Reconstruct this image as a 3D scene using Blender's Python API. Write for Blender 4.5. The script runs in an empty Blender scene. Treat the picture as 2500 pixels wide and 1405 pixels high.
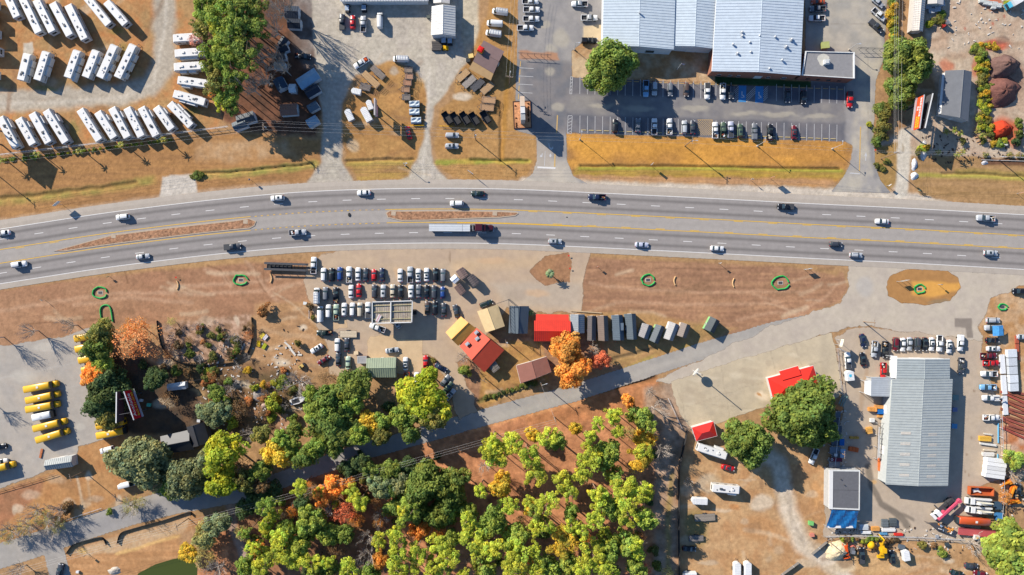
import bpy, math, random
import numpy as np
from mathutils import Vector, Matrix
random.seed(7); rng = np.random.default_rng(11)
SC = 0.146                      # metres per photo pixel on the ground
HC = 1250 * SC / 0.75           # drone height for a 24 mm lens
D2R = math.pi / 180
scene = bpy.context.scene
COL = scene.collection
# ---------------------------------------------------------------- camera, sky, sun, exposure
cam_d = bpy.data.cameras.new("camera"); cam = bpy.data.objects.new("camera", cam_d); COL.objects.link(cam)
cam.location = (0, 0, HC); cam_d.lens = 24; cam_d.sensor_width = 36; cam_d.clip_start = 1; cam_d.clip_end = 6000
scene.camera = cam
SUN_EL, SUN_DX, SUN_DY = 27.5, 0.775, -0.632      # light travels towards (+x, -y)
wd = bpy.data.worlds.new("World"); scene.world = wd; wd.use_nodes = True
nt = wd.node_tree; nt.nodes.clear()
sky = nt.nodes.new("ShaderNodeTexSky"); sky.sky_type = 'NISHITA'; sky.sun_disc = False
sky.ozone_density = 6; sky.dust_density = 0.2; sky.sun_elevation = SUN_EL * D2R
sky.sun_rotation = math.atan2(-SUN_DX, -SUN_DY)
bg = nt.nodes.new("ShaderNodeBackground"); bg.inputs[1].default_value = 0.1
out = nt.nodes.new("ShaderNodeOutputWorld")
nt.links.new(sky.outputs[0], bg.inputs[0]); nt.links.new(bg.outputs[0], out.inputs[0])
sl = bpy.data.lights.new("sun", 'SUN'); sl.energy = 5.0; sl.angle = 0.5 * D2R; sl.color = (1, 0.92, 0.8)
so = bpy.data.objects.new("sun", sl); COL.objects.link(so)
so.rotation_euler = Vector((SUN_DX * math.cos(SUN_EL * D2R), SUN_DY * math.cos(SUN_EL * D2R), -math.sin(SUN_EL * D2R))).to_track_quat('-Z', 'Y').to_euler()
vs = scene.view_settings; vs.view_transform = 'Standard'; vs.look = 'None'; vs.gamma = 1; vs.use_curve_mapping = False
vs.exposure = 0.95
scene.cycles.max_bounces = 5; scene.cycles.transparent_max_bounces = 8
# ---------------------------------------------------------------- helpers
LIT = 1.55
def lin(c):
    c = c / 255.0
    return c / 12.92 if c <= 0.04045 else ((c + 0.055) / 1.055) ** 2.4
def RGB(r, g, b, k=1.0):
    """a sunlit picture colour -> an albedo"""
    return tuple(min(0.86, lin(v) / LIT * k) for v in (r, g, b))
def W(px, py, h=0.0):
    f = (HC - h) / HC
    return Vector(((px - 1250) * SC * f, (702.5 - py) * SC * f, 0))
MATS = {}
def mat(name, col=None, rough=0.75, metal=0.0, ns=0.0, na=0.0, ns2=0.0, na2=0.0, attr=None, objcol=False, alpha=False, trans=0.0,
        spec=0.3, wave=None, bump=0.0, objrand=0.0, emit=None):
    """a node material: base colour (fixed, attribute or object colour) varied by two noises"""
    if name in MATS: return MATS[name]
    m = bpy.data.materials.new(name); MATS[name] = m; m.use_nodes = True
    t = m.node_tree; N = t.nodes; L = t.links; b = N["Principled BSDF"]
    b.inputs["Roughness"].default_value = rough; b.inputs["Metallic"].default_value = metal
    b.inputs["Specular IOR Level"].default_value = spec
    if attr:
        a = N.new("ShaderNodeAttribute"); a.attribute_name = attr; cur = a.outputs["Color"]
    elif objcol:
        a = N.new("ShaderNodeObjectInfo"); cur = a.outputs["Color"]
    else:
        a = N.new("ShaderNodeRGB"); a.outputs[0].default_value = (*col, 1); cur = a.outputs[0]
    tc = N.new("ShaderNodeTexCoord"); geo = N.new("ShaderNodeNewGeometry")
    def mul(cur, val, lo, hi):
        mr = N.new("ShaderNodeMapRange"); mr.inputs[1].default_value = 0.25; mr.inputs[2].default_value = 0.75
        mr.inputs[3].default_value = lo; mr.inputs[4].default_value = hi; L.new(val, mr.inputs[0])
        mx = N.new("ShaderNodeVectorMath"); mx.operation = 'SCALE'; L.new(cur, mx.inputs[0]); L.new(mr.outputs[0], mx.inputs["Scale"])
        return mx.outputs[0]
    def noise(s, det=4):
        n = N.new("ShaderNodeTexNoise"); n.inputs["Scale"].default_value = s; n.inputs["Detail"].default_value = det
        L.new(geo.outputs["Position"], n.inputs["Vector"]); return n.outputs[0]
    if na: cur = mul(cur, noise(ns), 1 - na, 1 + na)
    if na2: cur = mul(cur, noise(ns2), 1 - na2, 1 + na2)
    if objrand:
        oi = N.new("ShaderNodeObjectInfo"); mr = N.new("ShaderNodeMapRange"); mr.inputs[3].default_value = 1 - objrand; mr.inputs[4].default_value = 1 + objrand
        L.new(oi.outputs["Random"], mr.inputs[0]); mx = N.new("ShaderNodeVectorMath"); mx.operation = 'SCALE'
        L.new(cur, mx.inputs[0]); L.new(mr.outputs[0], mx.inputs["Scale"]); cur = mx.outputs[0]
    L.new(cur, b.inputs["Base Color"])
    if bump:
        bn = N.new("ShaderNodeBump"); bn.inputs["Strength"].default_value = bump; bn.inputs["Distance"].default_value = 0.15
        L.new(noise(1.6, 6), bn.inputs["Height"]); L.new(bn.outputs[0], b.inputs["Normal"])
    if emit: b.inputs["Emission Color"].default_value = (*emit, 1); b.inputs["Emission Strength"].default_value = 1
    o = N["Material Output"]
    if alpha:
        a2 = N.new("ShaderNodeAttribute"); a2.attribute_name = "Alpha"
        n = noise(0.9, 5); ad = N.new("ShaderNodeMath"); ad.operation = 'MULTIPLY_ADD'; ad.inputs[1].default_value = 0.9; ad.inputs[2].default_value = -0.45
        L.new(n, ad.inputs[0]); su = N.new("ShaderNodeMath"); su.operation = 'ADD'; L.new(ad.outputs[0], su.inputs[0]); L.new(a2.outputs["Fac"], su.inputs[1])
        mr = N.new("ShaderNodeMapRange"); mr.inputs[1].default_value = 0.35; mr.inputs[2].default_value = 0.65; L.new(su.outputs[0], mr.inputs[0])
        tr = N.new("ShaderNodeBsdfTransparent"); mi = N.new("ShaderNodeMixShader")
        L.new(mr.outputs[0], mi.inputs[0]); L.new(tr.outputs[0], mi.inputs[1]); L.new(b.outputs[0], mi.inputs[2]); L.new(mi.outputs[0], o.inputs[0])
    elif trans:
        tl = N.new("ShaderNodeBsdfTranslucent"); L.new(cur, tl.inputs[0]); mi = N.new("ShaderNodeMixShader"); mi.inputs[0].default_value = trans
        L.new(b.outputs[0], mi.inputs[1]); L.new(tl.outputs[0], mi.inputs[2]); L.new(mi.outputs[0], o.inputs[0])
    return m
class MB:
    def __init__(s): s.v = []; s.f = []
    def add(s, vs, fs):
        k = len(s.v); s.v += [tuple(p) for p in vs]; s.f += [tuple(i + k for i in f) for f in fs]; return s
    def face(s, pts): return s.add(pts, [tuple(range(len(pts)))])
    def box(s, x0, x1, y0, y1, z0, z1):
        return s.add([(x0, y0, z0), (x1, y0, z0), (x1, y1, z0), (x0, y1, z0), (x0, y0, z1), (x1, y0, z1), (x1, y1, z1), (x0, y1, z1)],
                     [(3, 2, 1, 0), (4, 5, 6, 7), (0, 1, 5, 4), (1, 2, 6, 5), (2, 3, 7, 6), (3, 0, 4, 7)])
    def rbox(s, cx, cy, cz, sx, sy, sz, rz=0.0):
        c, q = math.cos(rz), math.sin(rz); k = len(s.v); s.box(-sx / 2, sx / 2, -sy / 2, sy / 2, -sz / 2, sz / 2)
        for i in range(k, len(s.v)):
            x, y, z = s.v[i]; s.v[i] = (cx + x * c - y * q, cy + x * q + y * c, cz + z)
        return s
    def prism(s, pts, z0, z1):
        n = len(pts)
        s.add([(p[0], p[1], z0) for p in pts] + [(p[0], p[1], z1) for p in pts],
              [tuple(range(n - 1, -1, -1)), tuple(range(n, 2 * n))] + [(i, (i + 1) % n, n + (i + 1) % n, n + i) for i in range(n)]); return s
    def loft(s, secs, caps=True, closed=True):
        n = len(secs[0]); vs = [p for q in secs for p in q]; fs = []
        for a in range(len(secs) - 1):
            for i in range(n if closed else n - 1):
                j = (i + 1) % n; fs.append((a * n + i, a * n + j, (a + 1) * n + j, (a + 1) * n + i))
        if caps: fs += [tuple(range(n - 1, -1, -1)), tuple(range((len(secs) - 1) * n, len(secs) * n))]
        return s.add(vs, fs)
    def cyl(s, p0, p1, r0, r1=None, n=8, caps=True):
        r1 = r0 if r1 is None else r1; p0 = Vector(p0); p1 = Vector(p1); d = (p1 - p0)
        if d.length < 1e-6: return s
        q = d.to_track_quat('Z', 'Y'); secs = []
        for p, r in ((p0, r0), (p1, r1)):
            secs.append([tuple(p + q @ Vector((r * math.cos(2 * math.pi * i / n), r * math.sin(2 * math.pi * i / n), 0))) for i in range(n)])
        return s.loft(secs, caps)
    def tube(s, pts, r, n=5):
        for a, b in zip(pts[:-1], pts[1:]): s.cyl(a, b, r, r, n)
        return s
    def ball(s, cx, cy, cz, rx, ry, rz, nu=10, nv=6, z0=-1.0):
        secs = []
        a0 = math.asin(max(-1, z0))
        for j in range(nv + 1):
            t = a0 + (math.pi / 2 - a0) * j / nv; c = max(0.02, math.cos(t))
            secs.append([(cx + rx * c * math.cos(2 * math.pi * i / nu), cy + ry * c * math.sin(2 * math.pi * i / nu), cz + rz * math.sin(t)) for i in range(nu)])
        return s.loft(secs)
    def mesh(s, name, smooth=False):
        m = bpy.data.meshes.new(name); m.from_pydata(s.v, [], s.f)
        if smooth: m.polygons.foreach_set("use_smooth", [True] * len(m.polygons))
        m.update(); return m
def obj(name, data, material, parent=None, loc=(0, 0, 0), rz=0.0, color=None, kind=None, smooth=False):
    if isinstance(data, MB): data = data.mesh(name, smooth)
    if material is not None and not data.materials: data.materials.append(material)
    o = bpy.data.objects.new(name, data); COL.objects.link(o); o.location = loc; o.rotation_euler = (0, 0, rz)
    if parent is not None: o.parent = parent
    if color is not None: o.color = (*color, 1)
    if kind: o["kind"] = kind
    return o
def tag(o, label, cat, group=None):
    o["label"] = label; o["category"] = cat; o["kind"] = "thing"
    if group: o["group"] = group
    return o
def thing(name, label, cat, loc=(0, 0, 0), rz=0.0, group=None):
    o = bpy.data.objects.new(name, None); COL.objects.link(o); o.location = loc; o.rotation_euler = (0, 0, rz)
    o.empty_display_size = 0.5
    return tag(o, label, cat, group)
def text_part(name, body, size, material, parent, loc, rot, sx=1.0):
    if body[0] == '#':                                   # lettering too blurred to read: a row of letter-sized blocks
        n = int(body[1:]); b = MB(); r = random.Random(n)
        for k in range(n):
            x = (k - (n - 1) / 2) * size * .62; b.rbox(x - size * .17, 0, 0, size * .14, size * .7, .04); b.rbox(x + size * .12, 0, 0, size * .14, size * .7, .04); b.rbox(x, r.uniform(-.25, .25) * size, .004, size * .4, size * .14, .04)
        o = obj(name, b, material, parent, loc); o.rotation_euler = rot; o.scale = (sx, 1, 1); return o
    cu = bpy.data.curves.new(name, 'FONT'); cu.body = body; cu.size = size; cu.align_x = 'CENTER'; cu.align_y = 'CENTER'; cu.extrude = 0.02
    tmp = bpy.data.objects.new(name, cu); COL.objects.link(tmp); bpy.context.view_layer.update()
    me = bpy.data.meshes.new_from_object(tmp.evaluated_get(bpy.context.evaluated_depsgraph_get())); bpy.data.objects.remove(tmp)
    o = obj(name, me, material, parent, loc); o.rotation_euler = rot; o.scale = (sx, 1, 1); return o
ORD = "first second third fourth fifth sixth seventh eighth ninth tenth eleventh twelfth thirteenth fourteenth fifteenth sixteenth".split()
# ---------------------------------------------------------------- painted ground grid (photo-pixel coordinates on the ground plane)
GS = 3.0
gx = np.arange(-170, 2671, GS); gy = np.arange(-130, 1537, GS)
PX, PY = np.meshgrid(gx, gy)
SH = PX.shape
def vn(sx, sy=None, seed=0, oct=1):
    """value noise in 0..1, cell size in photo pixels"""
    r = np.random.default_rng(seed + 100); tot = np.zeros(SH); am = 1.0; ta = 0
    sy = sy or sx
    for k in range(oct):
        w = int((gx[-1] - gx[0]) / sx) + 3; h = int((gy[-1] - gy[0]) / sy) + 3
        g = r.random((h, w)); u = (PX - gx[0]) / sx; v = (PY - gy[0]) / sy
        i = u.astype(int); j = v.astype(int); u = u - i; v = v - j; u = u * u * (3 - 2 * u); v = v * v * (3 - 2 * v)
        tot += am * ((g[j, i] * (1 - u) + g[j, i + 1] * u) * (1 - v) + (g[j + 1, i] * (1 - u) + g[j + 1, i + 1] * u) * v)
        ta += am; am *= 0.5; sx /= 2; sy /= 2
    return tot / ta
WX = vn(28, seed=1, oct=3) - 0.5; WY = vn(28, seed=2, oct=3) - 0.5
NB = vn(90, seed=3, oct=4); NM = vn(24, seed=4, oct=3); NF = vn(7, seed=5, oct=2)
NSX = vn(70, 5, seed=6, oct=2); NSY = vn(5, 60, seed=7, oct=2)
def sdist(poly, X, Y):
    d = np.full(X.shape, 1e9); ins = np.zeros(X.shape, bool); n = len(poly)
    for i in range(n):
        x0, y0 = poly[i]; x1, y1 = poly[(i + 1) % n]; dx, dy = x1 - x0, y1 - y0
        t = np.clip(((X - x0) * dx + (Y - y0) * dy) / (dx * dx + dy * dy + 1e-9), 0, 1)
        d = np.minimum(d, (X - x0 - t * dx) ** 2 + (Y - y0 - t * dy) ** 2)
        c = ((y0 > Y) != (y1 > Y)); ins ^= c & (X < (x1 - x0) * (Y - y0) / (y1 - y0 + 1e-12) + x0)
    d = np.sqrt(d); return np.where(ins, d, -d)
def ldist(pts, X, Y):
    d = np.full(X.shape, 1e9)
    for (x0, y0), (x1, y1) in zip(pts[:-1], pts[1:]):
        dx, dy = x1 - x0, y1 - y0
        t = np.clip(((X - x0) * dx + (Y - y0) * dy) / (dx * dx + dy * dy + 1e-9), 0, 1)
        d = np.minimum(d, (X - x0 - t * dx) ** 2 + (Y - y0 - t * dy) ** 2)
    return np.sqrt(d)
class Layer:
    def __init__(s, col, alpha=0.0):
        s.c = np.empty(SH + (3,)); s.c[:] = RGB(*col); s.a = np.full(SH, alpha); s.z = np.zeros(SH)
    def _win(s, pts, m):
        xs = [p[0] for p in pts]; ys = [p[1] for p in pts]
        i0 = max(0, int((min(xs) - m - gx[0]) / GS)); i1 = min(SH[1], int((max(xs) + m - gx[0]) / GS) + 2)
        j0 = max(0, int((min(ys) - m - gy[0]) / GS)); j1 = min(SH[0], int((max(ys) + m - gy[0]) / GS) + 2)
        return (slice(j0, j1), slice(i0, i1))
    def _mix(s, w, k, col, col2, n):
        c = np.array(RGB(*col))
        if col2 is not None:
            t = np.clip((n[w] - 0.5) * 2.4 + 0.5, 0, 1)[..., None]; c = c * (1 - t) + np.array(RGB(*col2)) * t
        k = k[..., None]; s.c[w] = s.c[w] * (1 - k) + c * k
    def fill(s, poly, col, col2=None, f=4.0, warp=6.0, op=1.0, n=None, mask=False):
        w = s._win(poly, f + warp + 4)
        d = sdist(poly, PX[w] + WX[w] * warp * 2, PY[w] + WY[w] * warp * 2)
        k = np.clip(d / (2 * f) + 0.5, 0, 1); k = k * k * (3 - 2 * k) * op
        if mask: s.a[w] = np.maximum(s.a[w], k)
        else: s._mix(w, k, col, col2, NM if n is None else n)
        return s
    def cut(s, poly, f=3.0, warp=4.0):
        w = s._win(poly, f + warp + 4)
        d = sdist(poly, PX[w] + WX[w] * warp * 2, PY[w] + WY[w] * warp * 2); s.a[w] = np.minimum(s.a[w], 1 - np.clip(d / (2 * f) + 0.5, 0, 1)); return s
    def line(s, pts, width, col=None, col2=None, f=3.0, warp=4.0, op=1.0, n=None, mask=False, dz=0.0):
        w = s._win(pts, width + f + warp + 6)
        d = ldist(pts, PX[w] + WX[w] * warp * 2, PY[w] + WY[w] * warp * 2)
        k = np.clip((width / 2 - d) / (2 * f) + 0.5, 0, 1); k = k * k * (3 - 2 * k) * op
        if mask: s.a[w] = np.maximum(s.a[w], k)
        elif col is not None: s._mix(w, k, col, col2, NM if n is None else n)
        if dz: s.z[w] += dz * np.clip(1 - d / (width / 2 + 2), 0, 1)
        return s
    def blob(s, x, y, rx, ry, col, op=1.0, f=0.5, warp=8.0):
        m = max(rx, ry) + warp + 6; w = s._win([(x - m, y - m), (x + m, y + m)], 0)
        d = np.sqrt(((PX[w] + WX[w] * warp * 2 - x) / rx) ** 2 + ((PY[w] + WY[w] * warp * 2 - y) / ry) ** 2)
        k = np.clip((1 - d) / f, 0, 1); s._mix(w, k * k * (3 - 2 * k) * op, col, None, None); return s
    def vary(s, n, amt):
        s.c *= (1 + (n - 0.5)[..., None] * 2 * amt); return s
    def build(s, name, z, material, full=False):
        keep = np.ones(SH, bool) if full else s.a > 0.01
        cell = keep[:-1, :-1] | keep[1:, :-1] | keep[:-1, 1:] | keep[1:, 1:]
        J, I = np.nonzero(cell); nx = SH[1]
        a = J * nx + I; quads = np.stack([a, a + nx, a + nx + 1, a + 1], 1)
        used, inv = np.unique(quads, return_inverse=True); inv = inv.reshape(quads.shape)
        X = ((PX.ravel()[used] - 1250) * SC); Y = ((702.5 - PY.ravel()[used]) * SC)
        co = np.stack([X, Y, s.z.ravel()[used] + z], 1)
        me = bpy.data.meshes.new(name); me.vertices.add(len(used)); me.vertices.foreach_set("co", co.ravel())
        nq = len(quads); me.loops.add(nq * 4); me.loops.foreach_set("vertex_index", inv.ravel().astype(np.int32))
        me.polygons.add(nq); me.polygons.foreach_set("loop_start", np.arange(nq, dtype=np.int32) * 4)
        me.polygons.foreach_set("use_smooth", np.ones(nq, bool))
        me.update(calc_edges=True)
        at = me.attributes.new("Col", 'FLOAT_COLOR', 'POINT')
        c4 = np.ones((len(used), 4)); c4[:, :3] = np.clip(s.c.reshape(-1, 3)[used], 0.004, 0.86); at.data.foreach_set("color", c4.ravel())
        if not full:
            at = me.attributes.new("Alpha", 'FLOAT', 'POINT'); at.data.foreach_set("value", s.a.ravel()[used])
        o = obj(name, me, material); o["kind"] = "structure"; return o
M_GROUND = mat("soil_and_grass", attr="Col", rough=0.95, spec=0.1, ns=0.9, na=0.16, ns2=5.0, na2=0.14, bump=0.5)
M_PAVE = mat("worn_pavement", attr="Col", rough=0.9, spec=0.15, ns=0.5, na=0.07, ns2=4.0, na2=0.07, alpha=True)
M_ROAD = mat("highway_asphalt", attr="Col", rough=0.9, spec=0.2, ns=0.35, na=0.05, ns2=3.0, na2=0.06)
# the highway's top edge line, in photo pixels
EX = np.array([-400, 0, 250, 500, 700, 839, 1000, 1134, 1262, 1490, 1736, 1990, 2210, 2500, 2900]); EYv = np.array([622, 560, 521, 490, 471, 464, 460.3, 460, 462.5, 473, 485, 498.5, 508.5, 525, 547])
_xs = np.arange(-400, 2901, 10.0); _ys = np.interp(_xs, EX, EYv)
_k = np.ones(13) / 13
for _ in range(2): _ys = np.convolve(np.pad(_ys, 6, mode='reflect', reflect_type='odd'), _k, mode='valid')
def ET(x): return float(np.interp(x, _xs, _ys))
g = Layer((182, 140, 94), 1.0)
ORG = (188, 138, 76); BRN = (172, 126, 82); GRV = (196, 182, 162); LIT_ = (214, 144, 94); SAND = (222, 204, 178)
# north-west caravan yard
g.fill([(-170, -130), (480, -130), (470, 110), (540, 300), (520, 325), (-170, 400)], (188, 146, 92), (196, 132, 74), f=10, n=NM)
g.line([(-170, 246), (60, 246), (200, 238), (300, 232), (365, 212), (398, 165), (402, 60), (396, -130)], 52, GRV, (184, 170, 150), f=10, warp=8)
g.line([(-170, 252), (100, 252), (300, 240), (375, 200), (405, 60), (400, -130)], 8, (212, 200, 182), f=5, op=.7)
for x, y, rx, ry in ((110, 215, 40, 8), (300, 130, 20, 30), (180, 320, 16, 36), (260, 345, 30, 8), (120, 25, 30, 18), (470, 275, 30, 12), (285, 75, 25, 10)): g.blob(x, y, rx, ry, (150, 140, 70), .55)
g.fill([(60, 105), (80, 105), (82, 135), (58, 135)], (205, 192, 172), f=2)
# woods of the north west
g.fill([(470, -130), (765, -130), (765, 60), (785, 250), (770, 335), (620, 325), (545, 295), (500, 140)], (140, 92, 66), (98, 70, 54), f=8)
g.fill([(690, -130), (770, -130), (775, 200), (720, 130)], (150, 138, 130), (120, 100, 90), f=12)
# verge between yard and highway
g.fill([(-170, 405), (300, 352), (560, 322), (785, 345), (786, 395), (760, 440), (500, 474), (250, 508), (0, 548), (-170, 575)], (186, 134, 76), (170, 122, 72), f=5, n=NSX)
g.fill([(480, 345), (700, 345), (720, 380), (560, 395), (480, 390)], (206, 168, 124), (188, 140, 88), f=12, op=.8)
g.line([(-170, 508), (100, 482), (250, 462), (370, 440)], 22, (166, 148, 68), (184, 142, 72), f=8)
g.line([(-170, 500), (100, 476), (330, 446)], 9, (112, 84, 44), f=3, op=.6, dz=-.45)
g.line([(478, 428), (600, 421), (690, 413), (768, 402)], 20, (166, 156, 70), (188, 150, 76), f=6)
g.line([(478, 423), (560, 421), (690, 408), (765, 400)], 4, (96, 72, 40), f=2, warp=1.5, op=.7, dz=-.7)
g.line([(-170, 570), (0, 543), (250, 503), (500, 468), (700, 449)], 12, (204, 172, 140), f=6, op=.7)
g.fill([(396, 432), (476, 422), (482, 474), (385, 490)], (206, 194, 178), f=3)
# trailer dealer
g.fill([(755, -130), (1135, -130), (1130, 90), (1165, 150), (1105, 200), (1062, 262), (1048, 330), (1058, 400), (1095, 445), (968, 450), (1010, 400), (1030, 300), (1020, 200), (870, 180), (835, 250), (834, 390), (865, 450), (745, 452), (783, 400), (788, 300), (765, 100)], (200, 188, 168), (188, 176, 160), f=4, warp=4)
g.line([(1050, 170), (1045, 280), (1030, 440)], 7, (218, 206, 188), f=4, op=.6)
g.line([(1138, -130), (1148, 40), (1152, 130)], 42, (204, 188, 160), f=6)
g.fill([(872, 218), (885, 190), (905, 158), (960, 150), (1008, 166), (1032, 195), (1045, 235), (1036, 322), (1018, 385), (994, 430), (955, 443), (872, 440), (848, 405), (836, 345), (833, 255), (848, 236)], (196, 146, 80), (178, 128, 70), f=4, n=NM)
for x, y, rx, ry, c in ((905, 275, 28, 22, (142, 138, 52)), (960, 175, 16, 14, GRV), (960, 245, 36, 24, (206, 150, 82)), (862, 352, 22, 22, (214, 188, 152))): g.blob(x, y, rx, ry, c, .7)
g.fill([(846, 385), (1012, 388), (995, 430), (955, 442), (872, 440)], (176, 132, 76), (190, 150, 70), f=5, n=NSX)
g.line([(848, 392), (930, 391), (1010, 389)], 5, (110, 80, 40), f=2, op=.6, dz=-.6)
g.line([(850, 400), (1005, 398)], 10, (178, 156, 66), f=4, op=.6)
g.fill([(1140, 150), (1158, 108), (1192, 30), (1206, -130), (1264, -130), (1264, 100), (1256, 320), (1308, 332), (1310, 390), (1288, 432), (1210, 442), (1105, 437), (1070, 405), (1058, 350), (1075, 268), (1112, 240), (1106, 195)], (194, 146, 84), (180, 132, 72), f=4)
g.blob(1130, 235, 30, 14, (222, 206, 182), .8)
g.line([(1242, 130), (1236, 250), (1224, 395)], 12, (186, 132, 48), f=4, op=.8)
g.line([(1222, 250), (1222, 395)], 4, (120, 84, 40), f=2, op=.7, dz=-.4)
g.line([(1068, 398), (1150, 394), (1222, 396), (1292, 395)], 12, (160, 158, 54), (190, 160, 60), f=4)
g.line([(1150, 391), (1222, 393), (1290, 393)], 5, (92, 84, 30), f=2, op=.7, dz=-.6)
g.fill([(1262, -130), (1268, -130), (1268, 130), (1262, 130)], ORG, f=3)
# golden verge before the retail lot
g.fill([(1382, 326), (1700, 334), (2064, 346), (2080, 362), (2072, 402), (2048, 442), (1980, 458), (1420, 443), (1386, 402)], (212, 150, 58), (172, 122, 66), f=4, n=vn(60, 22, seed=21, oct=3))
g.fill([(1400, 338), (1600, 338), (1700, 352), (1640, 372), (1420, 378)], (222, 158, 46), f=14, op=.5)
g.line([(1412, 420), (1700, 420), (2060, 426)], 22, (196, 158, 48), (176, 140, 60), f=6, n=NSX)
g.line([(1416, 412), (1600, 411), (1800, 412), (2055, 418)], 8, (158, 158, 44), f=3, warp=1.5, op=.8)
g.line([(1418, 406), (1560, 406), (1660, 406), (1800, 409), (2050, 413)], 3, (74, 60, 26), f=2, warp=1, op=.7, dz=-.7)
g.line([(1400, 434), (1650, 440), (1900, 444), (2030, 446)], 14, (200, 150, 104), f=5, op=.8)
g.line([(1280, 446), (1430, 452), (1700, 462), (2000, 470), (2300, 488)], 22, (222, 206, 184), (206, 190, 170), f=7, warp=5)
g.fill([(1392, 334), (1700, 342), (2060, 352), (2066, 398), (1800, 402), (1400, 396)], (226, 156, 40), f=14, op=.45)
# front bed and lawn by the retail building
g.fill([(1390, 125), (1440, 90), (1475, 118), (1745, 125), (1745, 200), (1398, 192)], (186, 136, 84), (206, 176, 136), f=3)
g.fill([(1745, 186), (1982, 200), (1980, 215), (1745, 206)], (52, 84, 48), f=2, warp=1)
# nursery
g.fill([(2176, -130), (2670, -130), (2670, 420), (2410, 410), (2230, 400), (2196, 470), (2150, 450), (2136, 400), (2160, 200)], (206, 184, 158), (194, 164, 136), f=6)
g.fill([(2170, -130), (2215, -130), (2290, 240), (2200, 330), (2140, 340)], (164, 124, 84), (190, 146, 98), f=8)
g.fill([(2128, 355), (2200, 350), (2192, 445), (2168, 466), (2140, 440)], (180, 140, 80), (164, 128, 66), f=4)
g.fill([(2222, 380), (2670, 392), (2670, 520), (2330, 494), (2250, 480), (2228, 440)], (184, 142, 92), (172, 132, 80), f=4, n=NSX)
g.line([(2340, 420), (2670, 434)], 16, (168, 142, 66), f=6, op=.8); g.line([(2235, 428), (2400, 432), (2670, 444)], 10, (178, 166, 62), f=5, op=.9)
g.line([(2300, 424), (2450, 428), (2670, 438)], 4, (120, 92, 50), f=2, op=.6, dz=-.5)
g.line([(2208, 330), (2206, 400), (2200, 470)], 32, (216, 204, 184), f=4); g.blob(2206, 362, 5, 16, (170, 150, 120), .7)
g.blob(2450, 320, 50, 44, (214, 96, 52), .9); g.blob(2480, 330, 24, 46, (206, 108, 68), .8); g.blob(2425, 108, 52, 18, (206, 92, 58), .9); g.blob(2448, 100, 20, 12, (120, 90, 80), .7)
g.blob(2460, 190, 60, 70, (152, 112, 92), .8); g.blob(2312, 160, 22, 22, (206, 116, 80), .8); g.blob(2380, 170, 10, 34, (206, 120, 84), .8); g.blob(2425, 8, 34, 26, (206, 104, 70), .9)
for x, y, r in ((2452, 40, 4), (2437, 48, 3), (2424, 58, 4), (2356, 70, 4)): g.blob(x, y, r, r + 2, (180, 90, 66), .8, warp=1)
g.fill([(2395, 385), (2670, 396), (2670, 412), (2395, 402)], (120, 84, 60), f=3)
# south verge and lots
g.fill([(-170, 740), (0, 702), (300, 660), (640, 634), (762, 640), (762, 745), (640, 772), (390, 790), (225, 805), (100, 832), (-170, 880)], (184, 136, 98), (170, 122, 88), f=6, n=NB)
g.line([(-170, 722), (0, 702), (300, 662), (640, 634)], 14, (192, 148, 92), f=6, op=.8)
for pts in ([(420, 700), (600, 690), (760, 668)], [(440, 720), (620, 712), (756, 690)], [(0, 760), (250, 720), (420, 715)], [(500, 660), (545, 672), (562, 700)], [(600, 640), (640, 690), (680, 745)], [(180, 745), (320, 728), (470, 740)]):
    g.line(pts, 9, (206, 162, 126), f=5, op=.6)
for pts in ([(505, 650), (540, 660), (556, 690)], [(620, 655), (632, 690), (652, 715)], [(300, 650), (310, 690)], [(60, 790), (250, 780)], [(640, 645), (645, 690)]): g.line(pts, 4, (134, 94, 64), f=2, op=.6)
g.fill([(395, 790), (612, 770), (612, 850), (540, 885), (440, 885), (398, 850)], (160, 122, 92), (196, 158, 130), f=6, n=NF)
g.fill([(622, 745), (765, 735), (780, 900), (700, 930), (560, 900), (618, 850)], (200, 152, 104), (184, 138, 90), f=8)
for x, y, rx, ry in ((690, 888, 24, 10), (680, 913, 30, 10), (580, 905, 10, 20), (740, 800, 14, 10)): g.blob(x, y, rx, ry, (226, 206, 176), .85, warp=3)
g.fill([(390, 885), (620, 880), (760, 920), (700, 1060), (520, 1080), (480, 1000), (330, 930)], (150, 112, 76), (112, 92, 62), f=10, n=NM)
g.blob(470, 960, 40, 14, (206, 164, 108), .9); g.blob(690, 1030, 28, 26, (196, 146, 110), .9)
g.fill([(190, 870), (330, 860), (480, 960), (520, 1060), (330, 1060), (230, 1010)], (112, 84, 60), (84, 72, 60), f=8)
# around the bus lot and the lane in the south west
g.fill([(-170, 1240), (0, 1198), (140, 1150), (185, 1095), (300, 1045), (330, 1180), (250, 1245), (0, 1325), (-170, 1380)], (200, 146, 88), (186, 130, 76), f=4)
g.fill([(-170, 1245), (0, 1200), (105, 1170), (100, 1210), (0, 1290), (-170, 1330)], (158, 108, 78), (180, 120, 84), f=8, op=.8)
g.line([(190, 1165), (205, 1240)], 6, (222, 196, 160), f=3, op=.7); g.line([(212, 1165), (220, 1235)], 4, (212, 180, 140), f=3, op=.5)
g.fill([(160, 1350), (262, 1312), (300, 1300), (470, 1246), (520, 1300), (560, 1536), (160, 1536)], (204, 150, 96), (190, 136, 84), f=5, n=NSX)
g.fill([(170, 1348), (262, 1318), (300, 1306), (465, 1258), (450, 1300), (300, 1345), (200, 1360)], (214, 178, 134), (196, 156, 112), f=5, n=NF)
g.line([(285, 1352), (360, 1330), (440, 1308)], 7, (232, 184, 110), f=3, op=.9); g.blob(205, 1348, 14, 10, (232, 184, 100), .9)
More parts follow.
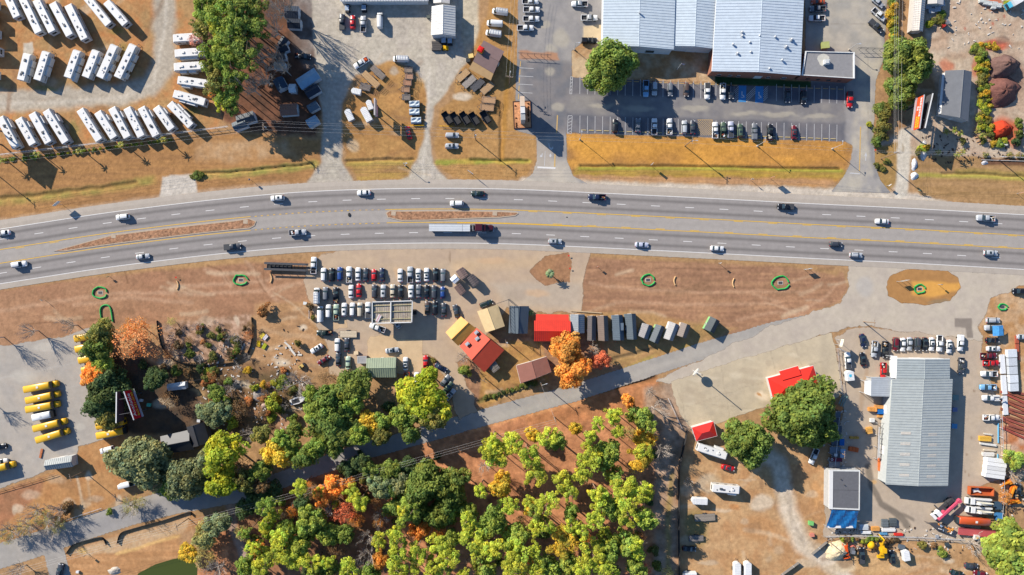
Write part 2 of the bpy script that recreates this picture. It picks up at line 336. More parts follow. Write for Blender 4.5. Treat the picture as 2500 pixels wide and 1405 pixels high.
g.fill([(440, 1300), (600, 1260), (620, 1536), (440, 1536)], (192, 150, 108), (164, 124, 86), f=12)
# dirt field between the highway and the side road
g.fill([(1440, 616), (1950, 640), (2025, 650), (2060, 668), (2070, 702), (2050, 738), (1950, 774), (1800, 820), (1690, 858), (1640, 880), (1560, 905), (1500, 905), (1300, 905), (1250, 960), (1160, 1000), (1120, 880), (1240, 820), (1420, 762), (1424, 664)], (184, 136, 98), (168, 122, 90), f=4, n=NSX)
g.line([(1440, 622), (1700, 634), (1950, 648), (2040, 664)], 14, (186, 144, 90), f=6, op=.8)
for pts in ([(1480, 700), (1700, 715), (1950, 712)], [(1500, 738), (1720, 745), (1900, 742)], [(1960, 760), (2010, 730), (2050, 690)], [(1440, 690), (1500, 705)], [(1800, 780), (1900, 760), (1960, 770)], [(1840, 720), (1900, 735), (1930, 765)]):
    g.line(pts, 7, (210, 164, 126), f=4, op=.55)
for pts in ([(1525, 680), (1560, 676)], [(1600, 655), (1740, 658), (1840, 655)], [(1500, 752), (1640, 756)], [(1690, 700), (1900, 704)], [(1870, 745), (1920, 742), (1945, 760)]): g.line(pts, 4, (136, 98, 72), f=2, op=.5)
g.fill([(1410, 765), (1560, 760), (1700, 790), (1800, 800), (1690, 856), (1560, 900), (1480, 890)], (196, 150, 92), (170, 136, 76), f=8, op=.8)
g.line([(1520, 905), (1600, 872), (1680, 846)], 14, (182, 164, 70), (196, 142, 84), f=5, op=.8)
g.line([(1488, 880), (1560, 862), (1600, 850)], 7, (110, 92, 66), f=3, op=.7, dz=-.4)
g.fill([(1165, 985), (1175, 900), (1240, 830), (1320, 840), (1345, 930), (1260, 965), (1180, 996)], (196, 148, 78), (178, 128, 70), f=4)
g.line([(1170, 978), (1240, 960), (1310, 935)], 12, (112, 108, 56), f=4, op=.8, dz=-.4)
g.fill([(1284, 662), (1330, 622), (1388, 614), (1394, 640), (1390, 690), (1330, 700)], (182, 132, 90), (166, 120, 84), f=4)
# woods of the south
g.fill([(1150, 1010), (1340, 985), (1600, 920), (1640, 1000), (1680, 1060), (1655, 1150), (1655, 1536), (560, 1536), (480, 1400), (560, 1240), (760, 1160), (1000, 1085)], LIT_, (182, 120, 78), f=6, n=NM)
g.fill([(1250, 985), (1600, 925), (1620, 1000), (1500, 1020), (1300, 1040)], (212, 136, 80), (180, 120, 72), f=10, op=.8)
g.line([(1120, 1045), (1250, 1005), (1400, 968), (1600, 925)], 12, (130, 90, 50), f=4, op=.7, dz=-.5)
g.line([(1160, 1046), (1300, 1010), (1440, 980)], 10, (222, 156, 96), f=4, op=.7)
g.fill([(1570, 950), (1640, 930), (1690, 1050), (1655, 1160), (1655, 1536), (1590, 1536), (1600, 1200)], (190, 158, 130), (166, 128, 96), f=10)
g.line([(1640, 1160), (1630, 1300), (1640, 1536)], 12, (176, 148, 76), f=6, op=.7)
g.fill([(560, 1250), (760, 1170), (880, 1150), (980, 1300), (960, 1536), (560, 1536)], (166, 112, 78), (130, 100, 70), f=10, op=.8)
g.line([(560, 1210), (570, 1290), (610, 1400), (640, 1536)], 22, (176, 152, 136), f=5, op=.8)
# yards in the south east
g.fill([(1672, 1060), (1780, 1020), (2020, 1080), (2030, 1310), (2500, 1330), (2670, 1330), (2670, 1536), (1660, 1536), (1660, 1150)], (208, 164, 112), (190, 140, 90), f=6)
g.line([(1800, 1060), (1900, 1130), (1925, 1250), (1960, 1330), (2060, 1400), (2100, 1536)], 40, (216, 194, 164), (226, 206, 180), f=12)
g.line([(1925, 1200), (1935, 1280), (1965, 1330)], 10, (186, 168, 146), f=4, op=.6)
for x, y, rx, ry, c in ((1860, 1230, 40, 24, (226, 206, 178)), (1850, 1290, 60, 40, (196, 140, 84)), (1990, 1210, 18, 40, (204, 150, 92)), (1730, 1180, 40, 30, (200, 180, 150)), (1700, 1290, 40, 60, (150, 132, 72)), (1790, 1240, 18, 10, (206, 138, 76)), (2140, 1375, 120, 40, (214, 170, 112)), (2060, 1385, 40, 18, (228, 204, 164)), (2330, 1370, 60, 30, (180, 138, 92))): g.blob(x, y, rx, ry, c, .75)
g.fill([(2440, 690), (2670, 690), (2670, 1240), (2440, 1240), (2420, 850), (2390, 800), (2410, 720)], (198, 146, 90), (206, 170, 130), f=8)
g.fill([(2446, 1040), (2670, 1040), (2670, 1110), (2446, 1100)], (214, 178, 150), (196, 120, 70), f=8)
for k in range(150):
    x0, x1, y0, y1 = [(0, 380, 0, 330), (0, 740, 650, 790), (1440, 2050, 640, 780), (1680, 2020, 1150, 1400), (2020, 2480, 1320, 1400), (2240, 2500, 20, 300), (850, 1020, 160, 430), (1170, 1340, 830, 960), (620, 780, 740, 900)][k % 9]
    x = random.uniform(x0, x1); y = random.uniform(y0, y1); a = random.gauss(0, .35) + (1.2 if k % 9 in (0, 3) and random.random() < .5 else 0); l = random.uniform(15, 70); c = random.random()
    g.line([(x - l * math.cos(a), y + l * math.sin(a)), (x, y + random.uniform(-4, 4)), (x + l * math.cos(a), y - l * math.sin(a))], random.uniform(2, 12), (222, 194, 156) if c < .55 else (148, 110, 78), f=4, op=random.uniform(.2, .5))
for k in range(90):
    x0, x1, y0, y1 = [(0, 380, 0, 330), (1680, 2020, 1150, 1400), (2020, 2480, 1320, 1400), (380, 760, 780, 1060), (0, 300, 1160, 1300), (600, 1640, 1000, 1400)][k % 6]
    g.blob(random.uniform(x0, x1), random.uniform(y0, y1), random.uniform(6, 34), random.uniform(4, 18), random.choice([(220, 200, 170), (206, 180, 146), (150, 112, 78), (226, 206, 176)]) if k % 6 < 5 else random.choice([(226, 160, 108), (150, 92, 60), (120, 80, 58), (206, 150, 110)]), random.uniform(.3, .65))
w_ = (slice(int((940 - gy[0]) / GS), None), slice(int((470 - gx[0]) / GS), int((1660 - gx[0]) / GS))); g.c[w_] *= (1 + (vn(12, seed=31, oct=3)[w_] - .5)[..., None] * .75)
lu = (g.c @ np.array([.3, .6, .1]))[..., None]; g.c = g.c * .9 + lu * np.array([1.02, 1.0, .92]) * .1 * 1.04
g.vary(NF, .17).vary(NM, .09).vary(NB, .10).vary(vn(12, seed=9, oct=2), .08)
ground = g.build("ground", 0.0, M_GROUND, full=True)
far = obj("far_ground", MB().face([(-2500, -2500, -1.2), (2500, -2500, -1.2), (2500, 2500, -1.2), (-2500, 2500, -1.2)]), mat("far_soil", RGB(176, 136, 92), .95, ns=.02, na=.25, ns2=.3, na2=.15)); far["kind"] = "structure"
# ---------------------------------------------------------------- paved layers
def pave(name, z, polys, col, col2, paint=None, f=2.0, warp=2.5, lines=(), cuts=()):
    l = Layer(col); t = np.clip((NM - .5) * 1.6 + .5, 0, 1)[..., None]; l.c = np.array(RGB(*col)) * (1 - t) + np.array(RGB(*col2)) * t
    for p in polys: l.fill(p, col, f=f, warp=warp, mask=True)
    for pts, w in lines: l.line(pts, w, f=f, warp=warp, mask=True)
    for p in cuts: l.cut(p)
    if paint: paint(l)
    l.vary(NF, .05); return l.build(name, z, M_PAVE)
def _p(l):
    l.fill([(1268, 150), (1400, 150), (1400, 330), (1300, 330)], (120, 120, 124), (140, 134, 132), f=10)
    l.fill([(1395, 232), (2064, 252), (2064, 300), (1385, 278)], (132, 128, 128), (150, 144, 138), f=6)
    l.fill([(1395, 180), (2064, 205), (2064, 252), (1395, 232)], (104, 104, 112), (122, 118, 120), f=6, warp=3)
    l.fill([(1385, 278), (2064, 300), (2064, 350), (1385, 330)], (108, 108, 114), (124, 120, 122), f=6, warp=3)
    for x, y, rx, ry in ((1370, 95, 26, 30), (1340, 175, 16, 12), (1365, 260, 22, 16), (1470, 258, 40, 8), (1560, 264, 50, 10), (1820, 278, 40, 9), (1900, 282, 60, 8), (2000, 284, 50, 8), (1700, 268, 46, 9), (1330, 62, 14, 12), (1346, 120, 16, 16)): l.blob(x, y, rx, ry, (192, 182, 162), .6)
    l.fill([(1968, -130), (2170, -130), (2155, 140), (2090, 130), (2000, 118), (1968, 120)], (190, 180, 164), (170, 164, 154), f=8)
    l.fill([(2096, 130), (2150, 140), (2140, 330), (2150, 470), (2040, 470), (2080, 340)], (196, 186, 168), (168, 162, 156), f=8)
    l.line([(2124, 320), (2128, 380), (2140, 430)], 14, (130, 130, 136), f=6, op=.7)
    l.line([(2118, 100), (2118, 340)], 1.5, (150, 140, 128), f=1.2, op=.6); l.line([(1960, 62), (2150, 60)], 1.5, (150, 140, 128), f=1.2, op=.6)
    l.fill([(1270, 430), (1310, 388), (1384, 392), (1420, 455), (1280, 455)], (204, 192, 174), (190, 180, 166), f=8)
    l.fill([(1310, 345), (1345, 345), (1345, 430), (1305, 430)], (186, 174, 160), f=8, op=.8)
    l.fill([(1270, 125), (1360, 130), (1362, 148), (1268, 146)], (186, 140, 110), f=3)
    l.fill([(1424, 65), (1468, 60), (1468, 112), (1424, 95)], (222, 198, 160), f=2, warp=1)
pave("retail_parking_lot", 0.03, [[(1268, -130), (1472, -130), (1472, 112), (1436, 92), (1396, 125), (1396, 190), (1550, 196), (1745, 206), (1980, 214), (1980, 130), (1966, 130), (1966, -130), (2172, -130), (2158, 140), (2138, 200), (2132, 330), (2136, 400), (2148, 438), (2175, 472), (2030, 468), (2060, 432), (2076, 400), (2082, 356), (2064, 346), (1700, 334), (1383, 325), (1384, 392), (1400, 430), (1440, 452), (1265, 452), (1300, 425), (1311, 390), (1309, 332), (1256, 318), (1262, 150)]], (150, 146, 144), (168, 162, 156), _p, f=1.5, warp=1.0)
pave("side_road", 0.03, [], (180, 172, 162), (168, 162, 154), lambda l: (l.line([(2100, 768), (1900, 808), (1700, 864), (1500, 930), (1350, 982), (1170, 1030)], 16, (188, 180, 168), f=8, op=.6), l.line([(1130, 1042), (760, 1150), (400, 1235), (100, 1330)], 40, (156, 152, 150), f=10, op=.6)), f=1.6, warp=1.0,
     lines=[([(2110, 762), (1900, 804), (1700, 862), (1500, 928), (1400, 961), (1260, 998), (1130, 1034), (1000, 1072), (880, 1104), (760, 1146), (600, 1204), (430, 1234), (320, 1262), (180, 1308), (60, 1350), (-170, 1420)], 41), ([(130, 1340), (150, 1420), (170, 1536)], 50), ([(-100, 1385), (60, 1338), (200, 1292), (420, 1222)], 56)])
pave("car_lot", 0.045, [[(758, 640), (780, 618), (1000, 596), (1150, 590), (1330, 600), (1450, 606), (1432, 650), (1424, 690), (1420, 762), (1305, 766), (1240, 748), (1216, 772), (1160, 860), (1118, 880), (1136, 930), (1150, 962), (1166, 1003), (1120, 1025), (1108, 990), (1092, 930), (1062, 880), (1036, 862), (1033, 912), (985, 915), (895, 900), (868, 925), (808, 915), (800, 850), (782, 815), (758, 745), (740, 690)]], (204, 178, 148), (190, 166, 142),
     lambda l: (l.line([(760, 672), (1000, 655), (1300, 640)], 24, (208, 178, 140), f=12, op=.6), l.fill([(760, 655), (1100, 640), (1100, 800), (770, 820)], (188, 168, 146), f=14, op=.6), l.fill([(1200, 690), (1420, 690), (1420, 760), (1240, 745)], (190, 176, 158), f=12, op=.6), [l.blob(x, y, rx, ry, (216, 178, 138), .6) for x, y, rx, ry in ((1200, 635, 50, 10), (1310, 715, 40, 14), (970, 668, 10, 26))], l.blob(1098, 628, 3, 18, (140, 116, 92), .6, warp=1), [l.blob(x, y, rx, ry, (176, 158, 140), .5) for x, y, rx, ry in ((1260, 720, 30, 20), (1100, 720, 40, 20), (870, 735, 60, 8))]), f=6, warp=8, cuts=[[(1288, 662), (1330, 626), (1388, 616), (1394, 640), (1390, 688), (1330, 698)]])
pave("concrete_pad", 0.06, [[(897, 832), (905, 822), (962, 818), (970, 828), (1032, 828), (1034, 906), (900, 906)]], (222, 192, 152), (208, 178, 140), None, f=1.2, warp=.6)
pave("fuel_island_slab", 0.062, [[(812, 782), (846, 780), (848, 800), (814, 804)]], (214, 184, 146), (206, 176, 140), None, f=1.0, warp=.6)
pave("frontage_apron", 0.04, [[(2066, 640), (2300, 652), (2670, 668), (2670, 700), (2490, 700), (2420, 730), (2392, 800), (2400, 840), (2360, 830), (2130, 800), (2090, 800), (2030, 812), (1640, 935), (1600, 930), (1900, 790), (2050, 742), (2074, 700)]], (204, 190, 170), (194, 180, 164),
     lambda l: (l.blob(2360, 790, 20, 16, (150, 138, 124), .7, warp=2), l.fill([(2331, 778), (2372, 778), (2376, 826), (2360, 826), (2358, 800), (2331, 800)], (148, 136, 124), f=1.2, warp=1), l.fill([(2364, 846), (2390, 846), (2390, 866), (2364, 866)], (158, 144, 130), f=1.2, warp=1), l.blob(2110, 700, 26, 30, (190, 184, 176), .6)), f=6, warp=7,
     cuts=[[(2164, 700), (2180, 668), (2230, 658), (2310, 662), (2340, 676), (2344, 705), (2320, 735), (2260, 746), (2200, 742), (2170, 722)]])
g2 = Layer((182, 134, 82)); g2.fill([(2164, 700), (2180, 668), (2230, 658), (2310, 662), (2340, 676), (2344, 705), (2320, 735), (2260, 746), (2200, 742), (2170, 722)], (0, 0, 0), f=3, mask=True)
g2.fill([(2225, 690), (2345, 690), (2340, 712), (2270, 726), (2225, 722)], (226, 166, 84), f=5); g2.blob(2300, 738, 40, 8, (150, 128, 98), .8); g2.vary(NF, .1); g2.build("verge_island", 0.05, M_PAVE)
pave("concrete_forecourt", 0.05, [[(1640, 932), (1760, 892), (1900, 850), (2030, 812), (2036, 840), (2058, 962), (1990, 1000), (1880, 990), (1740, 1038), (1682, 1044), (1650, 990)]], (210, 192, 162), (194, 178, 152),
     lambda l: ([l.line(p, 1.6, (176, 160, 136), f=1.2, op=.7) for p in ([(1760, 892), (1780, 1020)], [(1660, 995), (1860, 935), (2040, 870)], [(1880, 856), (1900, 930)], [(1655, 950), (1680, 1040)], [(1700, 985), (1840, 1000)], [(1940, 835), (1960, 900)])], l.blob(1862, 968, 20, 14, (236, 214, 184), .9), l.blob(1858, 966, 8, 5, (196, 140, 80), .9), [l.blob(random.uniform(1660, 2030), random.uniform(850, 1020), random.uniform(8, 40), random.uniform(4, 16), random.choice([(222, 206, 178), (186, 168, 142)]), .5) for _ in range(26)]), f=4, warp=4)
pave("bus_lot", 0.05, [[(-170, 900), (0, 846), (150, 822), (228, 800), (240, 850), (205, 900), (215, 960), (250, 1005), (305, 1040), (300, 1062), (190, 1090), (182, 1120), (110, 1152), (0, 1192), (-170, 1250)]], (190, 179, 165), (178, 170, 160),
     lambda l: ([l.line(p, 3, (196, 190, 180), f=2, op=.5) for p in ([(0, 925), (210, 880)], [(0, 1030), (70, 1015)], [(150, 950), (210, 940)])], [l.blob(x, y, rx, ry, (204, 196, 182), .6) for x, y, rx, ry in ((195, 1040, 14, 12), (60, 920, 40, 20), (120, 850, 60, 14))], l.blob(155, 1100, 34, 20, (150, 150, 152), .6)), f=5, warp=6)
pave("lumber_yard_lot", 0.055, [[(2040, 826), (2090, 802), (2240, 812), (2400, 836), (2396, 860), (2440, 990), (2446, 1170), (2380, 1190), (2400, 1330), (2150, 1316), (2010, 1312), (2022, 1140), (2060, 1000), (2052, 900)]], (200, 180, 156), (190, 172, 152),
     lambda l: (l.line([(2118, 1140), (2130, 1190), (2150, 1230), (2190, 1255), (2215, 1285)], 15, (134, 122, 108), f=3, op=.9), l.line([(2150, 1230), (2180, 1248), (2230, 1270)], 9, (134, 122, 108), f=3, op=.8), l.blob(2135, 1178, 8, 7, (214, 170, 112), .8, warp=2), [l.blob(x, y, 3, 5, (150, 124, 100), .7, warp=1) for x, y in ((2378, 955), (2372, 1070), (2360, 1110), (2356, 1152), (2365, 1160), (2352, 1230))], l.line([(2120, 850), (2112, 930), (2100, 1000)], 10, (180, 150, 120), f=4, op=.6)), f=5, warp=7)
# highway strip with worn lanes
OFF = np.concatenate([[-26, -22], np.arange(-20, 147, 1.5), [148, 153]])
hx = np.arange(-400, 2901, 8.0); vsn = np.interp(hx, _xs, _ys)
def roadcol(u, i):
    c = np.array(RGB(158, 151, 146))
    for lc in (12.5, 37.5, 95.5, 120.5):
        c = c * (1 - .33 * math.exp(-((u - lc) / 3.6) ** 2)) * (1 + .05 * math.exp(-((abs(u - lc) - 8) / 3) ** 2))
    if u < 0 or u > 134: c = np.array(RGB(186, 174, 160)) * (1 + .1 * (abs(u) > 10 and u < 0))
    if 52 < u < 81: c = np.array(RGB(176, 168, 160)) * (1 - .05 * math.exp(-((u - 66) / 5) ** 2))
    return c
rr = np.random.default_rng(3); streak = np.convolve(rr.random(len(hx) + 20), np.ones(21) / 21, mode='valid')
V = []; Cc = []
tt = rr.random((8, 30))
for i, x in enumerate(hx):
    for u in OFF:
        p = W(x, vsn[i] + u); V.append((p.x, p.y, 0.07)); c = roadcol(u, i) * (1 + .16 * (streak[i] - .5)); Cc.append((*c, 1))
nO = len(OFF); F = [(i * nO + j, (i + 1) * nO + j, (i + 1) * nO + j + 1, i * nO + j + 1) for i in range(len(hx) - 1) for j in range(nO - 1)]
me = bpy.data.meshes.new("highway"); me.from_pydata(V, [], F); at = me.attributes.new("Col", 'FLOAT_COLOR', 'POINT'); at.data.foreach_set("color", np.array(Cc).ravel())
al = me.attributes.new("Alpha", 'FLOAT', 'POINT'); al.data.foreach_set("value", np.array([0.0 if (u < -25 or u > 152) else (.35 if (u < -21 or u > 147) else 1.0) for _ in hx for u in OFF]))
road = obj("highway", me, M_PAVE); road["kind"] = "structure"
# painted markings
M_WHITE = mat("white_road_paint", RGB(236, 232, 226), .7, ns=2, na=.08); M_YEL = mat("yellow_road_paint", RGB(236, 186, 60), .7, ns=2, na=.12)
M_WORN = mat("worn_white_paint", RGB(206, 204, 202), .8, ns=3, na=.15); M_YWORN = mat("worn_yellow_paint", RGB(214, 176, 110), .8, ns=3, na=.15)
M_BLUE = mat("blue_bay_paint", RGB(70, 142, 200), .7, ns=1.5, na=.1); M_CUT = mat("wheel_stop_yellow", RGB(226, 196, 132), .8)
def strip(x0, x1, u, w, name, m, z=0.085, parent=road):
    b = MB(); xs = np.arange(x0, x1 + .1, min(12.0, x1 - x0))
    if xs[-1] < x1 - .5: xs = np.append(xs, x1)
    for a, c in zip(xs[:-1], xs[1:]):
        q = [W(a, ET(a) + u - w / 2), W(c, ET(c) + u - w / 2), W(c, ET(c) + u + w / 2), W(a, ET(a) + u + w / 2)]
        b.face([(p.x, p.y, z) for p in q][::-1])
    return obj(name, b, m, parent)
strip(-400, 2900, 0, 1.6, "edge_line", M_WHITE); strip(-400, 2900, 133.5, 1.6, "edge_line", M_WHITE)
for x in np.arange(-380, 2880, 83.6):
    strip(x + 130, x + 151.5, 25, 1.5, "lane_dash", M_WHITE); strip(x + 125, x + 146.5, 108, 1.5, "lane_dash", M_WHITE)
strip(-400, 612, 50, 1.7, "centre_line", M_YEL); strip(-400, 612, 83.5, 1.7, "centre_line", M_YEL)
strip(941, 2900, 50.5, 1.7, "centre_line", M_YEL); strip(944, 2900, 83, 1.7, "centre_line", M_YEL)
for x in np.arange(622, 930, 15.0): strip(x, x + 5, 50.5, 1.7, "turn_dot", M_YWORN if x > 850 else M_YEL); strip(x, x + 5, 83.5, 1.7, "turn_dot", M_YEL)
for x in np.arange(1290, 2850, 83.6): strip(x, x + 22, 53, 1.5, "turn_dash", M_YEL); strip(x + 60, x + 82, 80.5, 1.5, "turn_dash", M_YEL)
for x in np.arange(20, 600, 83.6): strip(x - 400, x - 378, 53, 1.5, "turn_dash", M_YEL)
strip(1116, 1420, 84.5, 1.5, "turn_dash", M_YEL)
def flat(name, pts, m, parent, z):
    q = [W(*p) for p in pts]; return obj(name, MB().face([(p.x, p.y, z) for p in q][::-1]), m, parent)
def pline(name, p0, p1, w, m, parent, z):
    a, b = Vector(p0), Vector(p1); d = (b - a).normalized(); n = Vector((-d.y, d.x)) * w / 2
    return flat(name, [a + n, b + n, b - n, a - n], m, parent, z)
lot = bpy.data.objects["retail_parking_lot"]; ZL = 0.046
for i in range(36):
    x = 1416 + 18.45 * i; y = 188 + (x - 1416) * .037
    if 1795 < x < 1880: continue
    pline("parking_line", (x, y), (x - .5, y + 42), 1.1, M_WORN, lot, ZL)
    if x < 2050: pline("wheel_stop_mark", (x + 2.5, y + 7), (x + 15, y + 7.4), 1.6, M_YWORN, lot, ZL)
for i in range(35):
    x = 1416 + 18.45 * i; y = 283 + (x - 1416) * .035
    if 1700 < x < 1742: continue
    pline("parking_line", (x, y), (x - .5, y + 42), 1.1, M_WORN, lot, ZL)
M_STOP = mat("concrete_wheel_stop", RGB(226, 202, 140), .85, ns=4, na=.1)
for i in range(34):
    x = 1416 + 18.45 * i + 9; y = 283 + (x - 1416) * .035 + 35
    if 1690 < x < 1750: continue
    p = W(x, y); obj("wheel_stop", MB().rbox(0, 0, .07, 1.8, .2, .14), M_STOP, lot, (p.x, p.y, ZL), -2 * D2R)
for x0, x1 in ((1803.5, 1822), (1844.5, 1864)):
    y = 209.5 + (x0 - 1803) * .035; flat("accessible_bay", [(x0, y), (x1, y + .6), (x1 - 1, y + 40.6), (x0 - 1, y + 40)], M_BLUE, lot, ZL)
    s = thing("wheelchair_symbol", "", "x"); del s["label"], s["category"]; s.parent = lot
    c = W((x0 + x1) / 2 - 1, y + 26); s.location = (c.x, c.y, ZL + .012); s.scale = (1.45, 1.45, 1)
    b = MB()
    pts = [(.42 * math.cos(t), .42 * math.sin(t)) for t in np.arange(-2.6, 1.3, .35)]
    for a, q in zip(pts[:-1], pts[1:]): b.face([(a[0], a[1], 0), (q[0], q[1], 0), (q[0] * .72, q[1] * .72, 0), (a[0] * .72, a[1] * .72, 0)])
    obj("wheel_ring", b, M_WHITE, s)
    obj("figure", MB().face([(-.15, .2, .003), (.05, .2, .003), (.05, .85, .003), (-.15, .85, .003)]).face([(.05, .2, .003), (.45, .2, .003), (.6, -.25, .003), (.45, -.3, .003), (.33, .05, .003), (.05, .05, .003)]), M_WHITE, s)
    obj("figure_head", MB().prism([(-.05 + .16 * math.cos(t), 1.02 + .16 * math.sin(t)) for t in np.arange(0, 6.28, .8)], 0, .004), M_WHITE, s)
for x0, x1 in ((1822, 1844.5), (1864, 1874), (1793, 1803)):
    for k in range(-2, 9):
        a = (x0, 212 + k * 5 + (x1 - x0)); b_ = (x1, 212 + k * 5)
        ya, yb = a[1], b_[1]
        if ya > 250 or yb < 209: continue
        pline("hatch_line", a, b_, 1.3, M_WORN, lot, ZL)
for k in range(-7, 8):
    a = max(1703, 1703 + k * 5.2); b2 = min(1739, 1703 + k * 5.2 + 38); 
    if b2 - a > 3: pline("hatch_line", (a, 293 + a - 1703 - k * 5.2), (b2, 293 + b2 - 1703 - k * 5.2), 1.0, M_YWORN, lot, ZL)
for q0, q1 in (((1703, 293), (1739, 293)), ((1739, 293), (1739, 331))): pline("hatch_line", q0, q1, 1.0, M_YWORN, lot, ZL)
for k in range(4): pline("parking_line", (1268 - k, 166 + 20 * k), (1303 - k, 168 + 20 * k), 1.1, M_WORN, lot, ZL)
for k in range(5): pline("kerb_mark", (1271 - k * 1.2, 150 + 20 * k), (1270 - k * 1.2, 163 + 20 * k), 2, M_YWORN, lot, ZL)
for (x0, x1, y0, y1) in ((1385, 1397, 283, 327), (1391, 1398, 188, 230)):
    for a, b_ in (((x0 + 2, y0), (x0, y1)), ((x1, y0), (x1 - 2, y1)), ((x0 + 2, y0), (x1, y0)), ((x0, y1), (x1 - 2, y1))): pline("island_outline", a, b_, 1.1, M_WORN, lot, ZL)
    for k in range(5): pline("hatch_line", (x0 + 1, y0 + 10 + k * 8), (x1 - 1, y0 + 5 + k * 8), 1.0, M_WORN, lot, ZL)
pline("stop_bar", (1312, 409), (1356, 411), 4.2, M_WHITE, lot, ZL); pline("driveway_line", (1331, 370), (1329, 406), 1.1, M_WORN, lot, ZL); pline("driveway_line", (1355, 376), (1354, 408), 3, M_YWORN, lot, ZL); pline("driveway_line", (1361, 282), (1359, 325), 2.6, M_YWORN, lot, ZL)
pline("stop_bar", (2075, 423), (2099, 425), 2.6, M_WORN, lot, ZL); pline("driveway_line", (2101, 310), (2098, 418), 2.6, M_YWORN, lot, ZL)
def arrow(pts, name="turn_arrow"): flat(name, pts, M_WORN, lot, ZL)
arrow([(2112, 393), (2113, 382), (2110, 382), (2114, 371), (2117, 382), (2115, 382), (2114, 393)]); arrow([(1318, 384), (1320, 378), (1322, 380), (1323, 375), (1325, 375), (1324, 384)])
arrow([(1342, 384), (1341, 380), (1344, 375), (1347, 381), (1345, 384)]); arrow([(1339, 350), (1341, 350), (1342, 359), (1346, 362), (1350, 358), (1351, 363), (1346, 367), (1340, 362)])
# tilted word marks on the entry lane are worn off; medians
M_KERB = mat("concrete_kerb", RGB(196, 176, 152), .9, ns=1.5, na=.12); M_MULCH = mat("median_mulch", RGB(172, 128, 96), .95, ns=1.1, na=.55, ns2=4, na2=.35, bump=1.0)
def median(pts, label):
    t = thing("traffic_median", label, "median", tuple(W(*pts[0])))
    o = W(*pts[0]); q = [W(*p) - o for p in pts]; c = sum(q, Vector()) / len(q)
    obj("kerb", MB().prism([(p.x, p.y) for p in q][::-1], 0, .2), M_KERB, t)
    inn = []
    n = len(q)
    for i in range(n):
        a, b_, d = q[i - 1], q[i], q[(i + 1) % n]; e1 = (b_ - a).normalized(); e2 = (d - b_).normalized(); nn = Vector((-(e1 + e2).y, (e1 + e2).x, 0))
        nn = nn.normalized() if nn.length > .01 else Vector((0, 0, 0)); inn.append(b_ - nn * .38)
    obj("mulch_bed", MB().prism([(p.x, p.y) for p in inn][::-1], .12, .23), M_MULCH, t); return t
_a = [(x, ET(x) + 55.5) for x in np.arange(272, 600, 30)]; _b = [(x, ET(x) + 79) for x in np.arange(610, 150, -30)]
median([(132, 614)] + _a + [(608, 533), (626, 541), (622, 552)] + _b, "long mulched traffic median with pale kerb on the curved stretch of highway")
median([(942, 520), (952, 514)] + [(x, ET(x) + 54) for x in np.arange(980, 1250, 30)] + [(1262, 518), (1266, 522), (1258, 528)] + [(x, ET(x) + 79 - max(0, (x - 1050) * .05)) for x in np.arange(1220, 960, -30)] + [(946, 532)], "mulched traffic median with rounded kerb opposite the flatbed lorry")
for x, y in ((600, 542), (278, 577), (961, 522), (1208, 522)):
    p = W(x, y); tag(obj("drain_slab", MB().rbox(0, 0, .13, 1.6, 1.4, .26), M_KERB, None, (p.x, p.y, 0), -.1), "square concrete drain slab set into a mulched median", "drain", "drain slabs in the medians")
# pond
pond = [(338, 1400), (380, 1378), (420, 1366), (462, 1358), (482, 1385), (480, 1440), (440, 1500), (360, 1480), (320, 1430)]
po = obj("pond", MB().prism([tuple(W(*p).xy) for p in pond][::-1], -.1, .03), mat("green_pond_water", RGB(76, 86, 34), .15, spec=.4)); po["kind"] = "structure"
# ---------------------------------------------------------------- materials for things
PAINT = mat("car_paint", objcol=True, rough=.35, spec=.5); GLASS = mat("tinted_glass", (.018, .03, .036), .08, spec=.6); TYRE = mat("tyre_rubber", (.02, .02, .02), .9)
LAMP = mat("headlamp_lens", (.6, .6, .6), .2); TAIL = mat("tail_lamp_lens", (.4, .02, .02), .3); LINER = mat("bed_liner", (.03, .03, .033), .85, ns=6, na=.2); CHROME = mat("bumper_chrome", (.45, .45, .47), .3, metal=.6)
OBJM = mat("coloured_surface", objcol=True, rough=.8, spec=.2, ns=1.2, na=.09, ns2=7, na2=.06); OBJS = mat("coloured_sheet_metal", objcol=True, rough=.5, spec=.35, ns=.6, na=.08, ns2=3, na2=.05)
WOODM = mat("weathered_wood", objcol=True, rough=.9, ns=3, na=.18, ns2=14, na2=.12); STEEL = mat("dark_steel", (.05, .05, .055), .6); GALV = mat("galvanised_steel", (.42, .43, .44), .5, metal=.3)
BLACK = mat("black_plastic", (.018, .018, .02), .6); WHITEM = mat("white_enamel", RGB(236, 234, 230), .45, ns=.8, na=.04); POLE = mat("pole_timber", RGB(150, 124, 100), .9, ns=6, na=.2); CONC = mat("plain_concrete", RGB(206, 196, 180), .9, ns=1.5, na=.12)
BRICK = mat("red_brick_wall", RGB(150, 92, 74), .9, ns=2, na=.2); VENT = mat("vent_plastic", (.06, .07, .08), .5); RUBBER_W = mat("white_roof_membrane", RGB(238, 236, 232), .6, ns=.7, na=.05, ns2=4, na2=.03)
